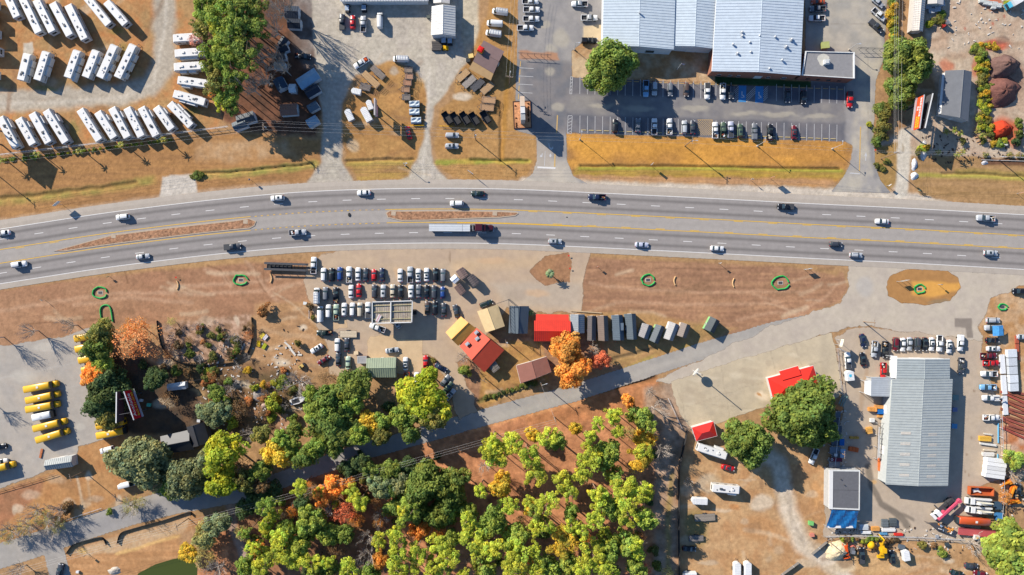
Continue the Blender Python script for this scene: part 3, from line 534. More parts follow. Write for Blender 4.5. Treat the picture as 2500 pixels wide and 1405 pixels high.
CC = dict(white=RGB(240, 240, 238), silver=RGB(190, 194, 198), grey=RGB(120, 124, 130), charcoal=RGB(66, 70, 78), black=RGB(26, 28, 34), navy=RGB(34, 44, 74), blue=RGB(38, 74, 140), red=RGB(206, 30, 34), maroon=RGB(112, 26, 38), green=RGB(84, 104, 84),
          darkgreen=RGB(30, 50, 44), beige=RGB(206, 194, 172), brown=RGB(92, 76, 68), orange=RGB(214, 92, 46), paleblue=RGB(130, 184, 224), mint=RGB(176, 196, 172), lavender=RGB(200, 204, 222), yellow=RGB(240, 184, 24), cream=RGB(232, 216, 180), tan=RGB(196, 160, 116), rust=RGB(150, 80, 56), pink=RGB(214, 84, 112))
PROTO = {}
def car_proto(kind):
    if kind in PROTO: return PROTO[kind]
    L, Wd, zh, zt, gb, rf, h = {'sedan': (4.85, 1.86, .86, .98, (-1.75, 1.05), (-1.0, .2), 1.45), 'hatch': (4.2, 1.78, .9, .98, (-1.75, 1.0), (-1.4, .2), 1.5), 'suv': (4.85, 1.95, 1.0, 1.08, (-2.2, 1.1), (-1.95, .35), 1.75),
                                'pickup': (5.8, 2.0, 1.1, 1.15, (-.75, 1.35), (-.55, .55), 1.88), 'van': (5.7, 2.05, 1.15, 1.2, (-2.75, 2.2), (-2.7, 1.35), 2.45), 'minivan': (5.1, 2.0, 1.0, 1.08, (-2.4, 1.5), (-2.2, .6), 1.78)}[kind]
    hw = Wd / 2; P = []
    def sec(x, w, t): w *= hw; return [(x, -w * .9, .25), (x, -w, .5), (x, -w * .98, t - .2), (x, -w * .86, t - .02), (x, 0, t + .03), (x, w * .86, t - .02), (x, w * .98, t - .2), (x, w, .5), (x, w * .9, .25)]
    e = L / 2; back = -e if kind != 'pickup' else -.8
    st = [(e, .66, .62), (e - .1, .84, zh - .14), (e - .35, .95, zh - .04), (e - .8, 1, zh), (gb[1], 1, zt), (0, 1, zt)]
    if kind == 'pickup': st += [(-.8, 1, zt)]
    else: st += [(-e + .7, 1, zt), (-e + .3, .97, zt - .03), (-e + .08, .88, zt - .15), (-e, .74, .66)]
    P.append(("body", MB().loft([sec(*q) for q in st]).mesh(kind + "_body", True), PAINT, (0, 0, 0)))
    yb, yt = hw * .9, hw * .72
    A = [(gb[0], yb), (gb[1], yb)]; z0 = zt - .04; r0, r1 = rf; zr = h - .03
    P.append(("windshield", MB().face([(gb[1], -yb * .93, z0), (gb[1] + .08, 0, z0), (gb[1], yb * .93, z0), (r1, yt * .97, zr), (r1 + .05, 0, zr + .01), (r1, -yt * .97, zr)]).mesh("windshield"), GLASS, (0, 0, 0)))
    if kind == 'van':
        P.append(("rear_door", MB().face([(gb[0], -yb, z0), (gb[0], yb, z0), (r0, yt, zr), (r0, -yt, zr)]).mesh("rear_door"), PAINT, (0, 0, 0)))
        for s in (1, -1):
            P.append(("side_panel", MB().face([(gb[0], s * yb, z0), (gb[1] - .9, s * yb, z0), (r1 - .3, s * yt, zr), (r0, s * yt, zr)]).mesh("side_panel"), PAINT, (0, 0, 0)))
            P.append(("side_window", MB().face([(gb[1] - .9, s * yb, z0), (gb[1], s * yb * .93, z0), (r1, s * yt * .97, zr), (r1 - .3, s * yt, zr)]).mesh("side_window"), GLASS, (0, 0, 0)))
    else:
        P.append(("rear_window", MB().face([(gb[0], -yb * .9, z0), (gb[0], yb * .9, z0), (r0, yt * .96, zr), (r0, -yt * .96, zr)]).mesh("rear_window"), GLASS, (0, 0, 0)))
        for s in (1, -1): P.append(("side_window", MB().face([(gb[0], s * yb * .95, z0), (gb[1], s * yb * .95, z0), (r1, s * yt, zr), (r0, s * yt, zr)]).mesh("side_window"), GLASS, (0, 0, 0)))
    rl = r1 - r0
    P.append(("roof", MB().loft([[(x, -yt * w, zr - .03), (x, -yt * w * .9, zr + .03), (x, 0, zr + .06), (x, yt * w * .9, zr + .03), (x, yt * w, zr - .03)] for x, w in ((r0 - .06, .9), (r0 + .08, 1.03), (r0 + rl / 2, 1.03), (r1 - .08, 1.03), (r1 + .06, .9))]).mesh("roof", True), PAINT, (0, 0, 0)))
    wm = MB().cyl((0, -.12, 0), (0, .12, 0), .34, n=12).mesh("wheel")
    for sx in (e - .95, -e + 1.0):
        for s in (1, -1): P.append(("wheel", wm, TYRE, (sx, s * (hw - .1), .34)))
    hl = MB().rbox(0, 0, 0, .22, .36, .14).mesh("headlight"); tl = MB().rbox(0, 0, 0, .14, .3, .22).mesh("taillight")
    for s in (1, -1): P.append(("headlight", hl, LAMP, (e - .2, s * hw * .66, zh - .14)))
    for s in (1, -1): P.append(("taillight", tl, TAIL, (-e + .1, s * hw * .72, zt - .2)))
    mm = MB().rbox(0, 0, 0, .2, .2, .14).mesh("mirror")
    for s in (1, -1): P.append(("mirror", mm, BLACK, (gb[1] - .25, s * (hw + .06), zt + .06)))
    if kind == 'pickup':
        b = MB()
        b.box(-e, -.82, hw - .14, hw, .4, zt); b.box(-e, -.82, -hw, -hw + .14, .4, zt); b.box(-.9, -.8, -hw + .14, hw - .14, .4, zt); b.box(-e + .1, -.82, -hw + .02, hw - .02, .4, .62)
        P.append(("bed", b.mesh("bed"), PAINT, (0, 0, 0))); P.append(("tailgate", MB().box(-e - .02, -e + .08, -hw + .14, hw - .14, .4, zt - .01).mesh("tailgate"), PAINT, (0, 0, 0)))
        P.append(("bed_floor", MB().box(-e + .1, -.92, -hw + .15, hw - .15, .62, .7).mesh("bed_floor"), LINER, (0, 0, 0)))
        P.append(("rear_bumper", MB().box(-e - .14, -e - .02, -hw * .95, hw * .95, .45, .65).mesh("rear_bumper"), CHROME, (0, 0, 0)))
    PROTO[kind] = (P, L, Wd, h, rf, zt); return PROTO[kind]
CAT = dict(sedan='car', hatch='car', suv='suv', pickup='pickup truck', van='van', minivan='minivan')
NM_ = dict(sedan='sedan_car', hatch='hatchback_car', suv='sport_utility_vehicle', pickup='pickup_truck', van='cargo_van', minivan='minivan')
def place(kind, colr, px, py, head, label, group=None, opts="", sc=1.0, z=0.0):
    P, L, Wd, h, rf, zt = car_proto(kind); p = W(px, py, .9)
    t = thing(NM_[kind], label, CAT[kind], (p.x, p.y, z + .06), head * D2R, group); t.scale = (sc, sc, sc)
    for n, me, m, loc in P: obj(n, me, m, t, loc, color=CC[colr])
    xm = (rf[0] + rf[1]) / 2
    if 'sun' in opts: obj("sunroof", MB().rbox(0, 0, 0, .75, .85, .03), GLASS, t, (xm + .15, 0, h + .05))
    if 'rails' in opts:
        for s in (1, -1): obj("roof_rail", MB().rbox(0, 0, 0, rf[1] - rf[0] - .3, .06, .06), CHROME, t, (xm, s * Wd * .3, h + .08))
    if 'rack' in opts:
        b = MB()
        for k in range(5): b.rbox(rf[0] + .2 + k * (rf[1] - rf[0] - .4) / 4, 0, h + .16, .07, Wd * .85, .07)
        for s in (1, -1): b.rbox(xm, s * Wd * .38, h + .2, rf[1] - rf[0], .07, .07)
        obj("ladder_rack", b, GALV, t)
    if 'ladder' in opts:
        b = MB()
        for y in (-.2, .2): b.rbox(-.2, y, h + .3, 4.6, .06, .08)
        for k in range(14): b.rbox(-2.4 + k * .34, 0, h + .3, .05, .4, .05)
        obj("ladder", b, GALV, t)
    if 'cover' in opts: obj("bed_cover", MB().rbox(0, 0, 0, 1.98, 1.8, .06), mat("tonneau_grey", RGB(70, 72, 76), .7), t, (-1.87, 0, zt + .02))
    if 'cap' in opts: obj("bed_cap", MB().loft([[(x, -.9, zt), (x, -.72, zt + y), (x, .72, zt + y), (x, .9, zt)] for x, y in ((-2.9, .5), (-2.75, .6), (-.9, .6), (-.85, .5))]), PAINT, t, color=CC[colr])
    if 'load' in opts:
        r = random.Random(int(px * 7 + py)); 
        for k in range(4): obj("load_box", MB().rbox(0, 0, 0, r.uniform(.3, .8), r.uniform(.25, .6), r.uniform(.2, .5)), OBJM, t, (r.uniform(-2.5, -1.2), r.uniform(-.6, .6), .9), r.uniform(0, 3), color=r.choice([CC['tan'], CC['grey'], CC['white'], CC['rust'], CC['beige']]))
    if 'tool' in opts:
        obj("tool_chest", MB().rbox(0, 0, 0, .5, 1.7, .4), GALV, t, (-1.15, 0, zt + .1))
        obj("orange_machine", MB().rbox(0, 0, .3, 1.0, 1.1, .7).rbox(.2, .1, .8, .3, .3, .4), OBJM, t, (-2.0, 0, .7), color=CC['orange'])
    if 'boom' in opts: obj("utility_bed", MB().rbox(-1.9, .75, 1.2, 2.2, .4, .9).rbox(-1.9, -.75, 1.2, 2.2, .4, .9).rbox(-1.9, 0, 1.0, 2.2, 1.2, .1), WHITEM, t); obj("boom_arm", MB().cyl((-.9, .2, 1.9), (-3.4, -.3, 2.2), .14).rbox(-3.3, -.3, 2.3, .5, .5, .5), GALV, t) if 'boom' in opts else None
    if 'sticker' in opts: obj("price_sticker", MB().face([(.5, -.35, h - .35), (.62, -.35, h - .45), (.62, .35, h - .45), (.5, .35, h - .35)]), mat("lime_sticker", RGB(190, 240, 60), .7), t)
    return t
def row(where, anchor, items, y=None, head=90, group=None):
    for i, it in enumerate(items):
        kind, c, x, yy = it[:4]; o = it[4] if len(it) > 4 else ""; hd = it[5] if len(it) > 5 else head
        nm = {'suv': 'sport utility', 'pickup': 'pickup', 'van': 'cargo van', 'hatch': 'hatchback', 'sedan': 'sedan', 'minivan': 'minivan'}[kind]; ex = ' with sunroof' if 'sun' in o else (' with covered bed' if 'cover' in o else '')
        place(kind, c, x, yy, hd, f"{CN.get(c, c)} {nm}{ex}, {where}, {ORD[i]} from {anchor}", group, o)
CN = dict(paleblue='pale blue', darkgreen='dark green', navy='navy blue', mint='faded green', lavender='pale silver')
# ---------------------------------------------------------------- trailers, caravans, buses
def caravan(A, B, label, group=None, slides=1, seed=0, h=3.45, wd=2.75, front=0):
    r = random.Random(seed + int(A[0] * 3 + A[1])); a = W(*A, h); b = W(*B, h); d = b - a; L = d.length; c = (a + b) / 2
    t = thing("travel_trailer", label, "camper trailer", (c.x, c.y, .05), math.atan2(d.y, d.x), group); e = L / 2; w = wd / 2
    wallc = r.choice([RGB(226, 224, 218), RGB(214, 214, 212), RGB(198, 200, 202)])
    def sec(x, z1, k=1.0): return [(x, -w * k, .55), (x, -w * k, z1 - .12), (x, -w * .93 * k, z1 - .02), (x, w * .93 * k, z1 - .02), (x, w * k, z1 - .12), (x, w * k, .55)]
    obj("body", MB().loft([sec(-e, h - .7, .9), sec(-e + .35, h - .15), sec(-e + .9, h), sec(e - .15, h), sec(e, h - .1)]), OBJS, t, color=wallc)
    obj("roof", MB().prism([(-e + .55, -w * .9), (e - .1, -w * .9), (e - .1, w * .9), (-e + .55, w * .9)], h - .02, h + .03), RUBBER_W, t)
    n = 2 if L > 9.5 else 1
    for k in range(n): obj("air_conditioner", MB().loft([[(x, -.36 * s, h + .02), (x, -.3 * s, h + z), (x, .3 * s, h + z), (x, .36 * s, h + .02)] for x, z, s in ((-.55, .1, .9), (-.4, .32, 1), (.4, .32, 1), (.52, .12, .9))]), VENT if r.random() < .25 else WHITEM, t, ((-.22 + .42 * k) * L + r.uniform(-.5, .5), r.uniform(-.1, .1), 0))
    for k in range(r.randint(2, 4)): obj("roof_vent", MB().rbox(0, 0, h + .09, .36, .36, .16), VENT if r.random() < .6 else WHITEM, t, (r.uniform(-.38, .42) * L, r.choice([-.5, .45, .6, -.3]), 0))
    if r.random() < .7: obj("skylight", MB().rbox(0, 0, h + .07, .85, .6, .1), mat("smoked_skylight", (.05, .055, .07), .3), t, (r.uniform(-.1, .3) * L, r.choice([-.3, .3]), 0))
    for k in range(slides):
        s = 1 if (k + seed) % 2 == 0 else -1
        if front: s = front
        ll = r.uniform(1.8, 3.6); x = (-.25 + .36 * k) * L * .8 + r.uniform(-.4, .4)
        so_ = obj("slide_out", MB().box(-ll / 2, ll / 2, min(s * w * .9, s * (w + .75)), max(s * w * .9, s * (w + .75)), .8, h - .75), OBJS, t, (x, 0, 0), color=wallc)
        obj("slide_awning", MB().box(-ll / 2 + .1, ll / 2 - .1, min(s * w, s * (w + .7)), max(s * w, s * (w + .7)), h - .74, h - .7), RUBBER_W, so_)
    s = -1
    for k in range(3): obj("window", MB().box(-.5, .5, s * w - .02, s * w + .02, 1.7, 2.4), GLASS, t, ((-.3 + .3 * k) * L, 0, 0)); 
    for k in range(2): obj("window", MB().box(-.45, .45, w - .02, w + .02, 1.7, 2.4), GLASS, t, ((-.18 + .42 * k) * L, 0, 0))
    obj("rear_window", MB().box(e - .02, e + .025, -.8, .8, 1.6, 2.5), GLASS, t)
    obj("stripe", MB().box(-e + 1, e - .2, -w - .012, -w, 1.2, 1.5), mat("grey_stripe", RGB(120, 110, 104), .6), t); obj("stripe", MB().box(-e + 1, e - .2, w, w + .012, 1.2, 1.5), mat("grey_stripe", None), t)
    wm = PROTO.setdefault('tw', MB().cyl((0, -.11, 0), (0, .11, 0), .36, n=12).mesh("wheel"))
    for x in (.05 * L + .5, .05 * L - .42):
        for q in (1, -1): obj("wheel", wm, TYRE, t, (x, q * (w - .2), .36))
    obj("hitch", MB().cyl((-e, -.7, .5), (-e - 1.1, 0, .5), .06).cyl((-e, .7, .5), (-e - 1.1, 0, .5), .06).cyl((-e - 1.0, 0, .05), (-e - 1.0, 0, .9), .05), STEEL, t)
    obj("awning_roller", MB().cyl((-e + 1.4, w + .1, h - .4), (e - 1.4, w + .1, h - .4), .08), WHITEM, t)
    return t
def box_trailer(px, py, L, wd, h, ang, label, col='white', group=None, vee=.5):
    p = W(px, py, h); t = thing("enclosed_trailer", label, "trailer", (p.x, p.y, .05), ang * D2R, group); e = L / 2; w = wd / 2
    obj("body", MB().loft([[(x, -w * k, .5), (x, -w * k, h - .08), (x, -w * k * .92, h), (x, w * k * .92, h), (x, w * k, h - .08), (x, w * k, .5)] for x, k in ((-e, 1), (e - vee, 1), (e, .35 if vee > .1 else 1))]), OBJS, t, color=CC[col])
    b = MB()
    for k in range(int(L / .6)): b.rbox(-e + .4 + k * .6, 0, h + .01, .04, wd * .9, .03)
    o = obj("roof_seams", b, GALV, t, kind="stuff")
    obj("rear_door", MB().box(-e - .03, -e, -w * .9, w * .9, .55, h - .15), GALV, t)
    for q in (1, -1):
        obj("fender", MB().box(-.6, .6, q * w - .08, q * w + .16, .62, .7), STEEL, t)
        for x in (-.35, .35) if L > 3.6 else (0,): obj("wheel", PROTO.setdefault('tw', MB().cyl((0, -.11, 0), (0, .11, 0), .36, n=12).mesh("wheel")), TYRE, t, (x, q * (w + .03), .36))
    obj("tongue", MB().cyl((e - .3, -.5, .48), (e + 1.1, 0, .48), .05).cyl((e - .3, .5, .48), (e + 1.1, 0, .48), .05), STEEL, t)
    return t
def flat_trailer(px, py, L, wd, ang, label, deck=(196, 160, 116), group=None, sides=0.0, gate=True, dump=False, cover=None, planks=True):
    zd = .65; p = W(px, py, zd); t = thing("utility_trailer" if not dump else "dump_trailer", label, "trailer", (p.x, p.y, .04), ang * D2R, group); e = L / 2; w = wd / 2
    n = max(4, int(wd / .28)); pm = MB().rbox(0, 0, 0, L - .1, wd / n * .93, .05).mesh("deck_plank"); dr = random.Random(int(px + py))
    if not dump:
        for k in range(n): v = dr.uniform(.88, 1.1); obj("deck_plank", pm, WOODM, t, (0, -w + (k + .5) * wd / n, zd), color=tuple(x * v for x in RGB(*deck)))
    b = MB()
    for q in (1, -1): b.rbox(0, q * (w + .03), zd - .08, L, .09, .16); 
    for x in (-e, e): b.rbox(x, 0, zd - .08, .09, wd + .1, .16)
    for q in (1, -1): b.cyl((e, q * w * .7, zd - .12), (e + 1.2, 0, zd - .12), .055)
    b.cyl((e + 1.0, 0, .05), (e + 1.0, 0, .85), .045)
    obj("frame", b, STEEL, t)
    if sides or dump:
        hs = 1.0 if dump else sides; b = MB()
        if dump:
            b.box(-e, e, w - .05, w + .02, zd, zd + hs); b.box(-e, e, -w - .02, -w + .05, zd, zd + hs); b.box(e - .06, e, -w, w, zd, zd + hs); b.box(-e, -e + .06, -w, w, zd, zd + hs); obj("dump_body", b, BLACK, t)
            obj("dump_floor", MB().box(-e + .06, e - .06, -w + .05, w - .05, zd, zd + .06), LINER, t)
            if cover: obj("tarp_roller", MB().cyl((e - .1, -w, zd + hs + .1), (e - .1, w, zd + hs + .1), .12), BLACK, t)
        else:
            for q in (1, -1):
                b.rbox(0, q * w, zd + hs, L, .06, .06)
                for k in range(4): b.rbox(-e + k * L / 3, q * w, zd + hs / 2, .06, .06, hs)
            b.rbox(e, 0, zd + hs, .06, wd, .06); obj("side_rail", b, STEEL, t)
    if gate and not dump:
        b = MB()
        for k in range(5): b.rbox(-e - .05, -w + k * wd / 4, zd + .6, .05, .05, 1.2)
        for k in range(4): b.rbox(-e - .05, 0, zd + .12 + k * .36, .05, wd, .05)
        obj("ramp_gate", b, STEEL, t)
    for q in (1, -1):
        obj("fender", MB().loft([[(x, q * (w + .08), z), (x, q * (w + .34), z)] for x, z in ((-.55, .6), (-.4, .8), (.4, .8), (.55, .6))], caps=False, closed=False), STEEL, t)
        for x in ((-.42, .42) if L > 4.2 else (0,)): obj("wheel", PROTO.setdefault('tw', MB().cyl((0, -.11, 0), (0, .11, 0), .36, n=12).mesh("wheel")), TYRE, t, (x, q * (w + .2), .36))
    if cover and not dump: obj("tarpaulin", MB().loft([[(x, -w, zd + .3), (x, -w * .6, zd + .7 + y), (x, 0, zd + .55 - y), (x, w * .7, zd + .75 + y), (x, w, zd + .3)] for x, y in ((-e, .0), (-e * .4, .16), (e * .2, -.05), (e * .6, .18), (e, 0))]), OBJM, t, color=RGB(*cover))
    return t
def school_bus(A, B, label, group=None, kind='hood', col='yellow'):
    h = 3.05; a = W(*A, h); b_ = W(*B, h); d = b_ - a; L = d.length; c = (a + b_) / 2
    t = thing("school_bus" if col == 'yellow' else "shuttle_bus", label, "bus", (c.x, c.y, .06), math.atan2(d.y, d.x), group); e = L / 2; w = 1.22; nose = 1.9 if kind == 'hood' else .1; xb = e - nose
    def sec(x, z1, k=1.0): return [(x, -w * k, .5), (x, -w * k, z1 - .35), (x, -w * .8 * k, z1 - .06), (x, 0, z1), (x, w * .8 * k, z1 - .06), (x, w * k, z1 - .35), (x, w * k, .5)]
    obj("body", MB().loft([sec(-e, h - .25, .95), sec(-e + .25, h), sec(xb - .55, h), sec(xb - .3, h - .1, .97)]), PAINT, t, color=CC[col], smooth=True)
    obj("windshield", MB().face([(xb - .28, -w * .9, h - .3), (xb - .28, w * .9, h - .3), (xb + .12, w * .92, 1.55), (xb + .12, -w * .92, 1.55)]), GLASS, t)
    obj("cowl", MB().box(xb - .32, xb + .15, -w * .97, w * .97, .5, 1.56), BLACK, t)
    if kind == 'hood': obj("hood", MB().loft([[(x, -k, .55), (x, -k, z - .2), (x, -k * .7, z), (x, k * .7, z), (x, k, z - .2), (x, k, .55)] for x, k, z in ((xb + .1, 1.12, 1.6), (xb + .9, 1.08, 1.52), (e - .25, 1.0, 1.38), (e, .8, 1.1))]), PAINT, t, color=CC[col], smooth=True)
    obj("roof_hatch", MB().rbox(0, 0, h + .02, .75, .75, .1), WHITEM, t, (-.05 * L, 0, 0))
    for q in (1, -1):
        for k in range(9): obj("window", MB().box(-.36, .36, q * w * .985 - .012, q * w * .985 + .02, 1.75, 2.4), GLASS, t, (-e + .7 + k * (xb + e - 1.6) / 8.6, 0, 0))
        for z in (1.2, 1.55): obj("rub_rail", MB().box(-e + .1, xb - .4, q * w - .01, q * w + .035, z, z + .09), BLACK, t)
    obj("rear_door", MB().box(-e - .02, -e + .01, -.5, .5, .8, 2.5), GLASS, t)
    for x in (e - 1.1, -e + 2.6):
        for q in (1, -1): obj("wheel", PROTO.setdefault('bw', MB().cyl((0, -.15, 0), (0, .15, 0), .5, n=14).mesh("wheel")), TYRE, t, (x, q * (w - .12), .5))
    for q in (1, -1): obj("mirror", MB().rbox(0, 0, 0, .12, .3, .3), BLACK, t, (e - .4, q * 1.35, 1.7))
    return t
# ---------------------------------------------------------------- traffic on the highway
place('sedan', 'white', 8, 569, 187, "white sedan leading the westbound traffic past the tapered median tip")
place('suv', 'white', 299, 530, 187, "white sport utility beside the start of the long mulched median")
place('suv', 'white', 677, 484, 184, "white sport utility with sunroof passing the gravel driveways", opts="sun")
place('sedan', 'white', 888, 471, 182, "white sedan in the outer lane opposite the trailer dealer's red car")
place('suv', 'white', 1115, 497, 180, "white sport utility in the inner lane alongside the rounded median")
place('sedan', 'darkgreen', 1166, 473, 179, "dark green sedan in the outer lane just ahead of the retail driveway")
place('pickup', 'navy', 1457, 482, 178, "dark pickup loaded with white boxes in front of the golden verge", opts="load", sc=1.08)
place('pickup', 'black', 1918, 505, 177, "black pickup with grey bed cover in the outer westbound lane", opts="cover")
place('sedan', 'white', 2154, 541, 177, "white sedan in the inner westbound lane by the nursery driveway")
place('pickup', 'silver', 2406, 533, 177, "silver pickup in the outer westbound lane near the orange work sign", opts="load", sc=1.1)
place('suv', 'white', 47, 646, 8, "white sport utility driving east before the tapered median tip", sc=1.1)
place('sedan', 'silver', 348, 627, 7, "silver sedan in the outer eastbound lane by the long median")
place('pickup', 'charcoal', 568, 603, 5, "charcoal pickup in the outer eastbound lane before the car hauler", opts="cover", sc=1.05)
place('pickup', 'silver', 727, 568, 3, "silver pickup with open bed in the inner eastbound lane", opts="load", sc=1.05)
place('suv', 'silver', 1355, 590, -2, "silver sport utility with roof rails following the flatbed lorry eastwards", opts="rails sun")
place('sedan', 'lavender', 1567, 598, -3, "pale silver sedan in the outer eastbound lane by the dirt field")
place('sedan', 'white', 1751, 607, -3, "white sedan in the outer eastbound lane above the straw wattles")
place('suv', 'charcoal', 2041, 597, -3, "charcoal sport utility in the inner eastbound lane by the side road mouth", sc=.93)
place('suv', 'silver', 2090, 623, -3, "silver sport utility in the outer eastbound lane at the side road mouth", opts="rails", sc=.93)
place('suv', 'silver', 2419, 618, -3, "silver sport utility with sunroof eastbound past the grass island", opts="sun")
# articulated flatbed lorry
p = W(1127, 557, 1); t = thing("flatbed_lorry", "maroon tractor pulling a long bare silver flatbed trailer along the highway", "lorry", (p.x, p.y, .07), -.3 * D2R)
LT = 158 * SC; e = LT / 2
deck = obj("flatbed_deck", MB().box(-e, 3.0, -1.27, 1.27, 1.25, 1.42), mat("aluminium_deck", RGB(226, 230, 232), .45, metal=.2, ns=1, na=.06), t)
b = MB()
for y in (-1.22, -.42, .42, 1.22): b.box(-e, 3.0, y - .03, y + .03, 1.42, 1.46)
obj("deck_rail", b, GALV, deck); obj("deck_joint", MB().box(.3, .36, -1.27, 1.27, 1.425, 1.45), STEEL, deck)
obj("trailer_beam", MB().box(-e + .5, 3.2, -.5, .5, .8, 1.25), STEEL, t)
obj("tractor_frame", MB().box(2.2, e - 1, -.5, .5, .7, 1.0), STEEL, t); obj("headache_rack", MB().rbox(4.1, 0, 1.9, .12, 2.3, 1.6), GALV, t)
obj("exhaust_stack", MB().cyl((4.5, 1.05, 1), (4.5, 1.05, 3.7), .09), CHROME, t); obj("exhaust_stack", MB().cyl((4.5, -1.05, 1), (4.5, -1.05, 3.7), .09), CHROME, t)
obj("sleeper", MB().loft([[(x, -1.2, .8), (x, -1.2, z - .1), (x, -1.05, z), (x, 1.05, z), (x, 1.2, z - .1), (x, 1.2, .8)] for x, z in ((4.9, 3.5), (5.1, 3.75), (7.3, 3.75), (7.5, 3.6))]), PAINT, t, color=RGB(76, 20, 34))
obj("cab", MB().loft([[(x, -1.15, .8), (x, -1.12, z), (x, 1.12, z), (x, 1.15, .8)] for x, z in ((7.5, 3.2), (8.5, 3.1), (8.9, 2.2))]), PAINT, t, color=RGB(76, 20, 34))
obj("windshield", MB().face([(8.55, -1.05, 3.05), (8.55, 1.05, 3.05), (8.96, 1.1, 2.2), (8.96, -1.1, 2.2)]), GLASS, t)
obj("hood", MB().loft([[(x, -k, .8), (x, -k, z - .3), (x, -k * .6, z), (x, k * .6, z), (x, k, z - .3), (x, k, .8)] for x, k, z in ((8.8, 1.1, 2.2), (10, 1.0, 2.1), (11.1, .9, 1.95), (11.3, .8, 1.6))]), PAINT, t, color=RGB(76, 20, 34))
obj("bumper", MB().box(11.2, 11.5, -1.2, 1.2, .5, .9), CHROME, t)
for x in (-e + 1.2, -e + 2.5, 2.6, 3.9, 10.2):
    for q in (1, -1): obj("wheel", PROTO.setdefault('bw', MB().cyl((0, -.15, 0), (0, .15, 0), .5, n=14).mesh("wheel")), TYRE, t, (x, q * 1.05, .5))
for q in (1, -1): obj("fuel_tank", MB().cyl((5.2, q * 1.0, .75), (7.2, q * 1.0, .75), .33, n=12), CHROME, t); obj("mirror", MB().rbox(8.6, q * 1.4, 2.4, .1, .3, .6), CHROME, t)
# ---------------------------------------------------------------- used car lot
G = "cars for sale on the used car lot"
row("front used car row", "the car hauler", [('suv', 'white', 790, 671), ('suv', 'black', 810, 671), ('suv', 'blue', 830, 669), ('pickup', 'white', 852.5, 671, 'load'), ('sedan', 'white', 874, 670), ('sedan', 'charcoal', 893, 671), ('hatch', 'red', 913, 672, 'sticker'), ('sedan', 'navy', 932.6, 671), ('sedan', 'white', 977, 673), ('pickup', 'silver', 1001.4, 671, 'sticker'), ('sedan', 'white', 1021, 673, 'sun'), ('sedan', 'white', 1041.5, 671, 'sun sticker'), ('suv', 'black', 1063, 671), ('suv', 'grey', 1082, 673)], group=G)
row("second used car row", "the brown shrub", [('van', 'white', 773.8, 722.6, 'rack'), ('suv', 'grey', 794.7, 717.6, 'sticker'), ('pickup', 'black', 820, 721.6, 'load'), ('sedan', 'white', 857, 712.6), ('sedan', 'red', 876, 709.7), ('suv', 'charcoal', 914, 711.6), ('suv', 'silver', 936, 712, 'sun'), ('sedan', 'beige', 958.6, 711, 'sticker'), ('suv', 'black', 978, 712.6), ('suv', 'white', 1003.4, 712.6, 'sun'), ('sedan', 'grey', 1022, 711.6), ('sedan', 'black', 1041.5, 712.6, 'sticker'), ('suv', 'charcoal', 1060, 713.6), ('hatch', 'blue', 1081, 714.6)], group=G)
row("third used car row", "the white bench", [('van', 'white', 782.4, 767.4), ('suv', 'white', 801.7, 760.5), ('pickup', 'mint', 821, 762.5, 'load'), ('suv', 'white', 840.6, 756.5, 'sun'), ('suv', 'white', 860.5, 756), ('minivan', 'beige', 878.8, 756.5), ('pickup', 'white', 898.8, 757.5, 'cover'), ('sedan', 'brown', 1042.9, 752.5, 'sun'), ('suv', 'black', 1061.8, 752.5), ('sedan', 'charcoal', 1083.7, 756.5), ('sedan', 'charcoal', 1113.6, 760.5, '', 103)], group=G)
for it in (('pickup', 'white', 921.3, 800.3, 160, "white pickup with black spare wheel in its bed beside the canopy", 'load'), ('hatch', 'silver', 969, 790, 118, "pale car standing half under the open roofed canopy", 'sun'),
           ('pickup', 'darkgreen', 792.7, 813.3, 180, "dark green pickup with a white pipe in its bed behind the third row", 'load'), ('suv', 'white', 823.6, 843.2, 90, "white sport utility beside the flat deck trailer", ''), ('sedan', 'charcoal', 846.6, 842, 90, "charcoal sedan parked between the white utility and the beam", ''),
           ('sedan', 'white', 772.8, 851.8, 212, "white sedan with black sunroof on the dirt beside the fallen planks", 'sun'), ('sedan', 'maroon', 789.8, 880, 212, "wrecked maroon sedan at the dirt edge above the trees", 'load'), ('sedan', 'charcoal', 825.6, 878, 90, "dark grey sedan parked before the faded green car", ''),
           ('sedan', 'mint', 850, 887, 90, "faded green old sedan with a yellow patched roof", ''), ('sedan', 'silver', 957, 856, 8, "silver sedan alone on the concrete pad before the green roof", 'sun'), ('sedan', 'white', 990, 889, 90, "white sedan with dark roof beside the green roofed workshop", 'sun'),
           ('sedan', 'red', 1039, 885, 90, "deep red sedan parked by the round flower bed", ''), ('sedan', 'navy', 1076, 898, -30, "dark sedan parked slantwise below the round flower bed", ''), ('pickup', 'orange', 993, 929, 270, "rusty orange pickup in the shade behind the workshop", 'load'), ('sedan', 'white', 1017, 926, 90, "white sedan tucked beside the yellow green tree", ''),
           ('sedan', 'grey', 1087, 930, 52, "grey sedan parked by the driveway, first of three under the tree", ''), ('sedan', 'green', 1093.5, 947, 52, "green sedan parked by the driveway, middle of three under the tree", ''), ('sedan', 'silver', 1099, 964.5, 50, "silver sedan parked by the driveway, last of three near the lane", 'sun'),
           ('suv', 'darkgreen', 1187, 742.5, 20, "dark green open top off-roader beside the cream roofed shop", 'rails')):
    place(*it[:6], group=None, opts=it[6])
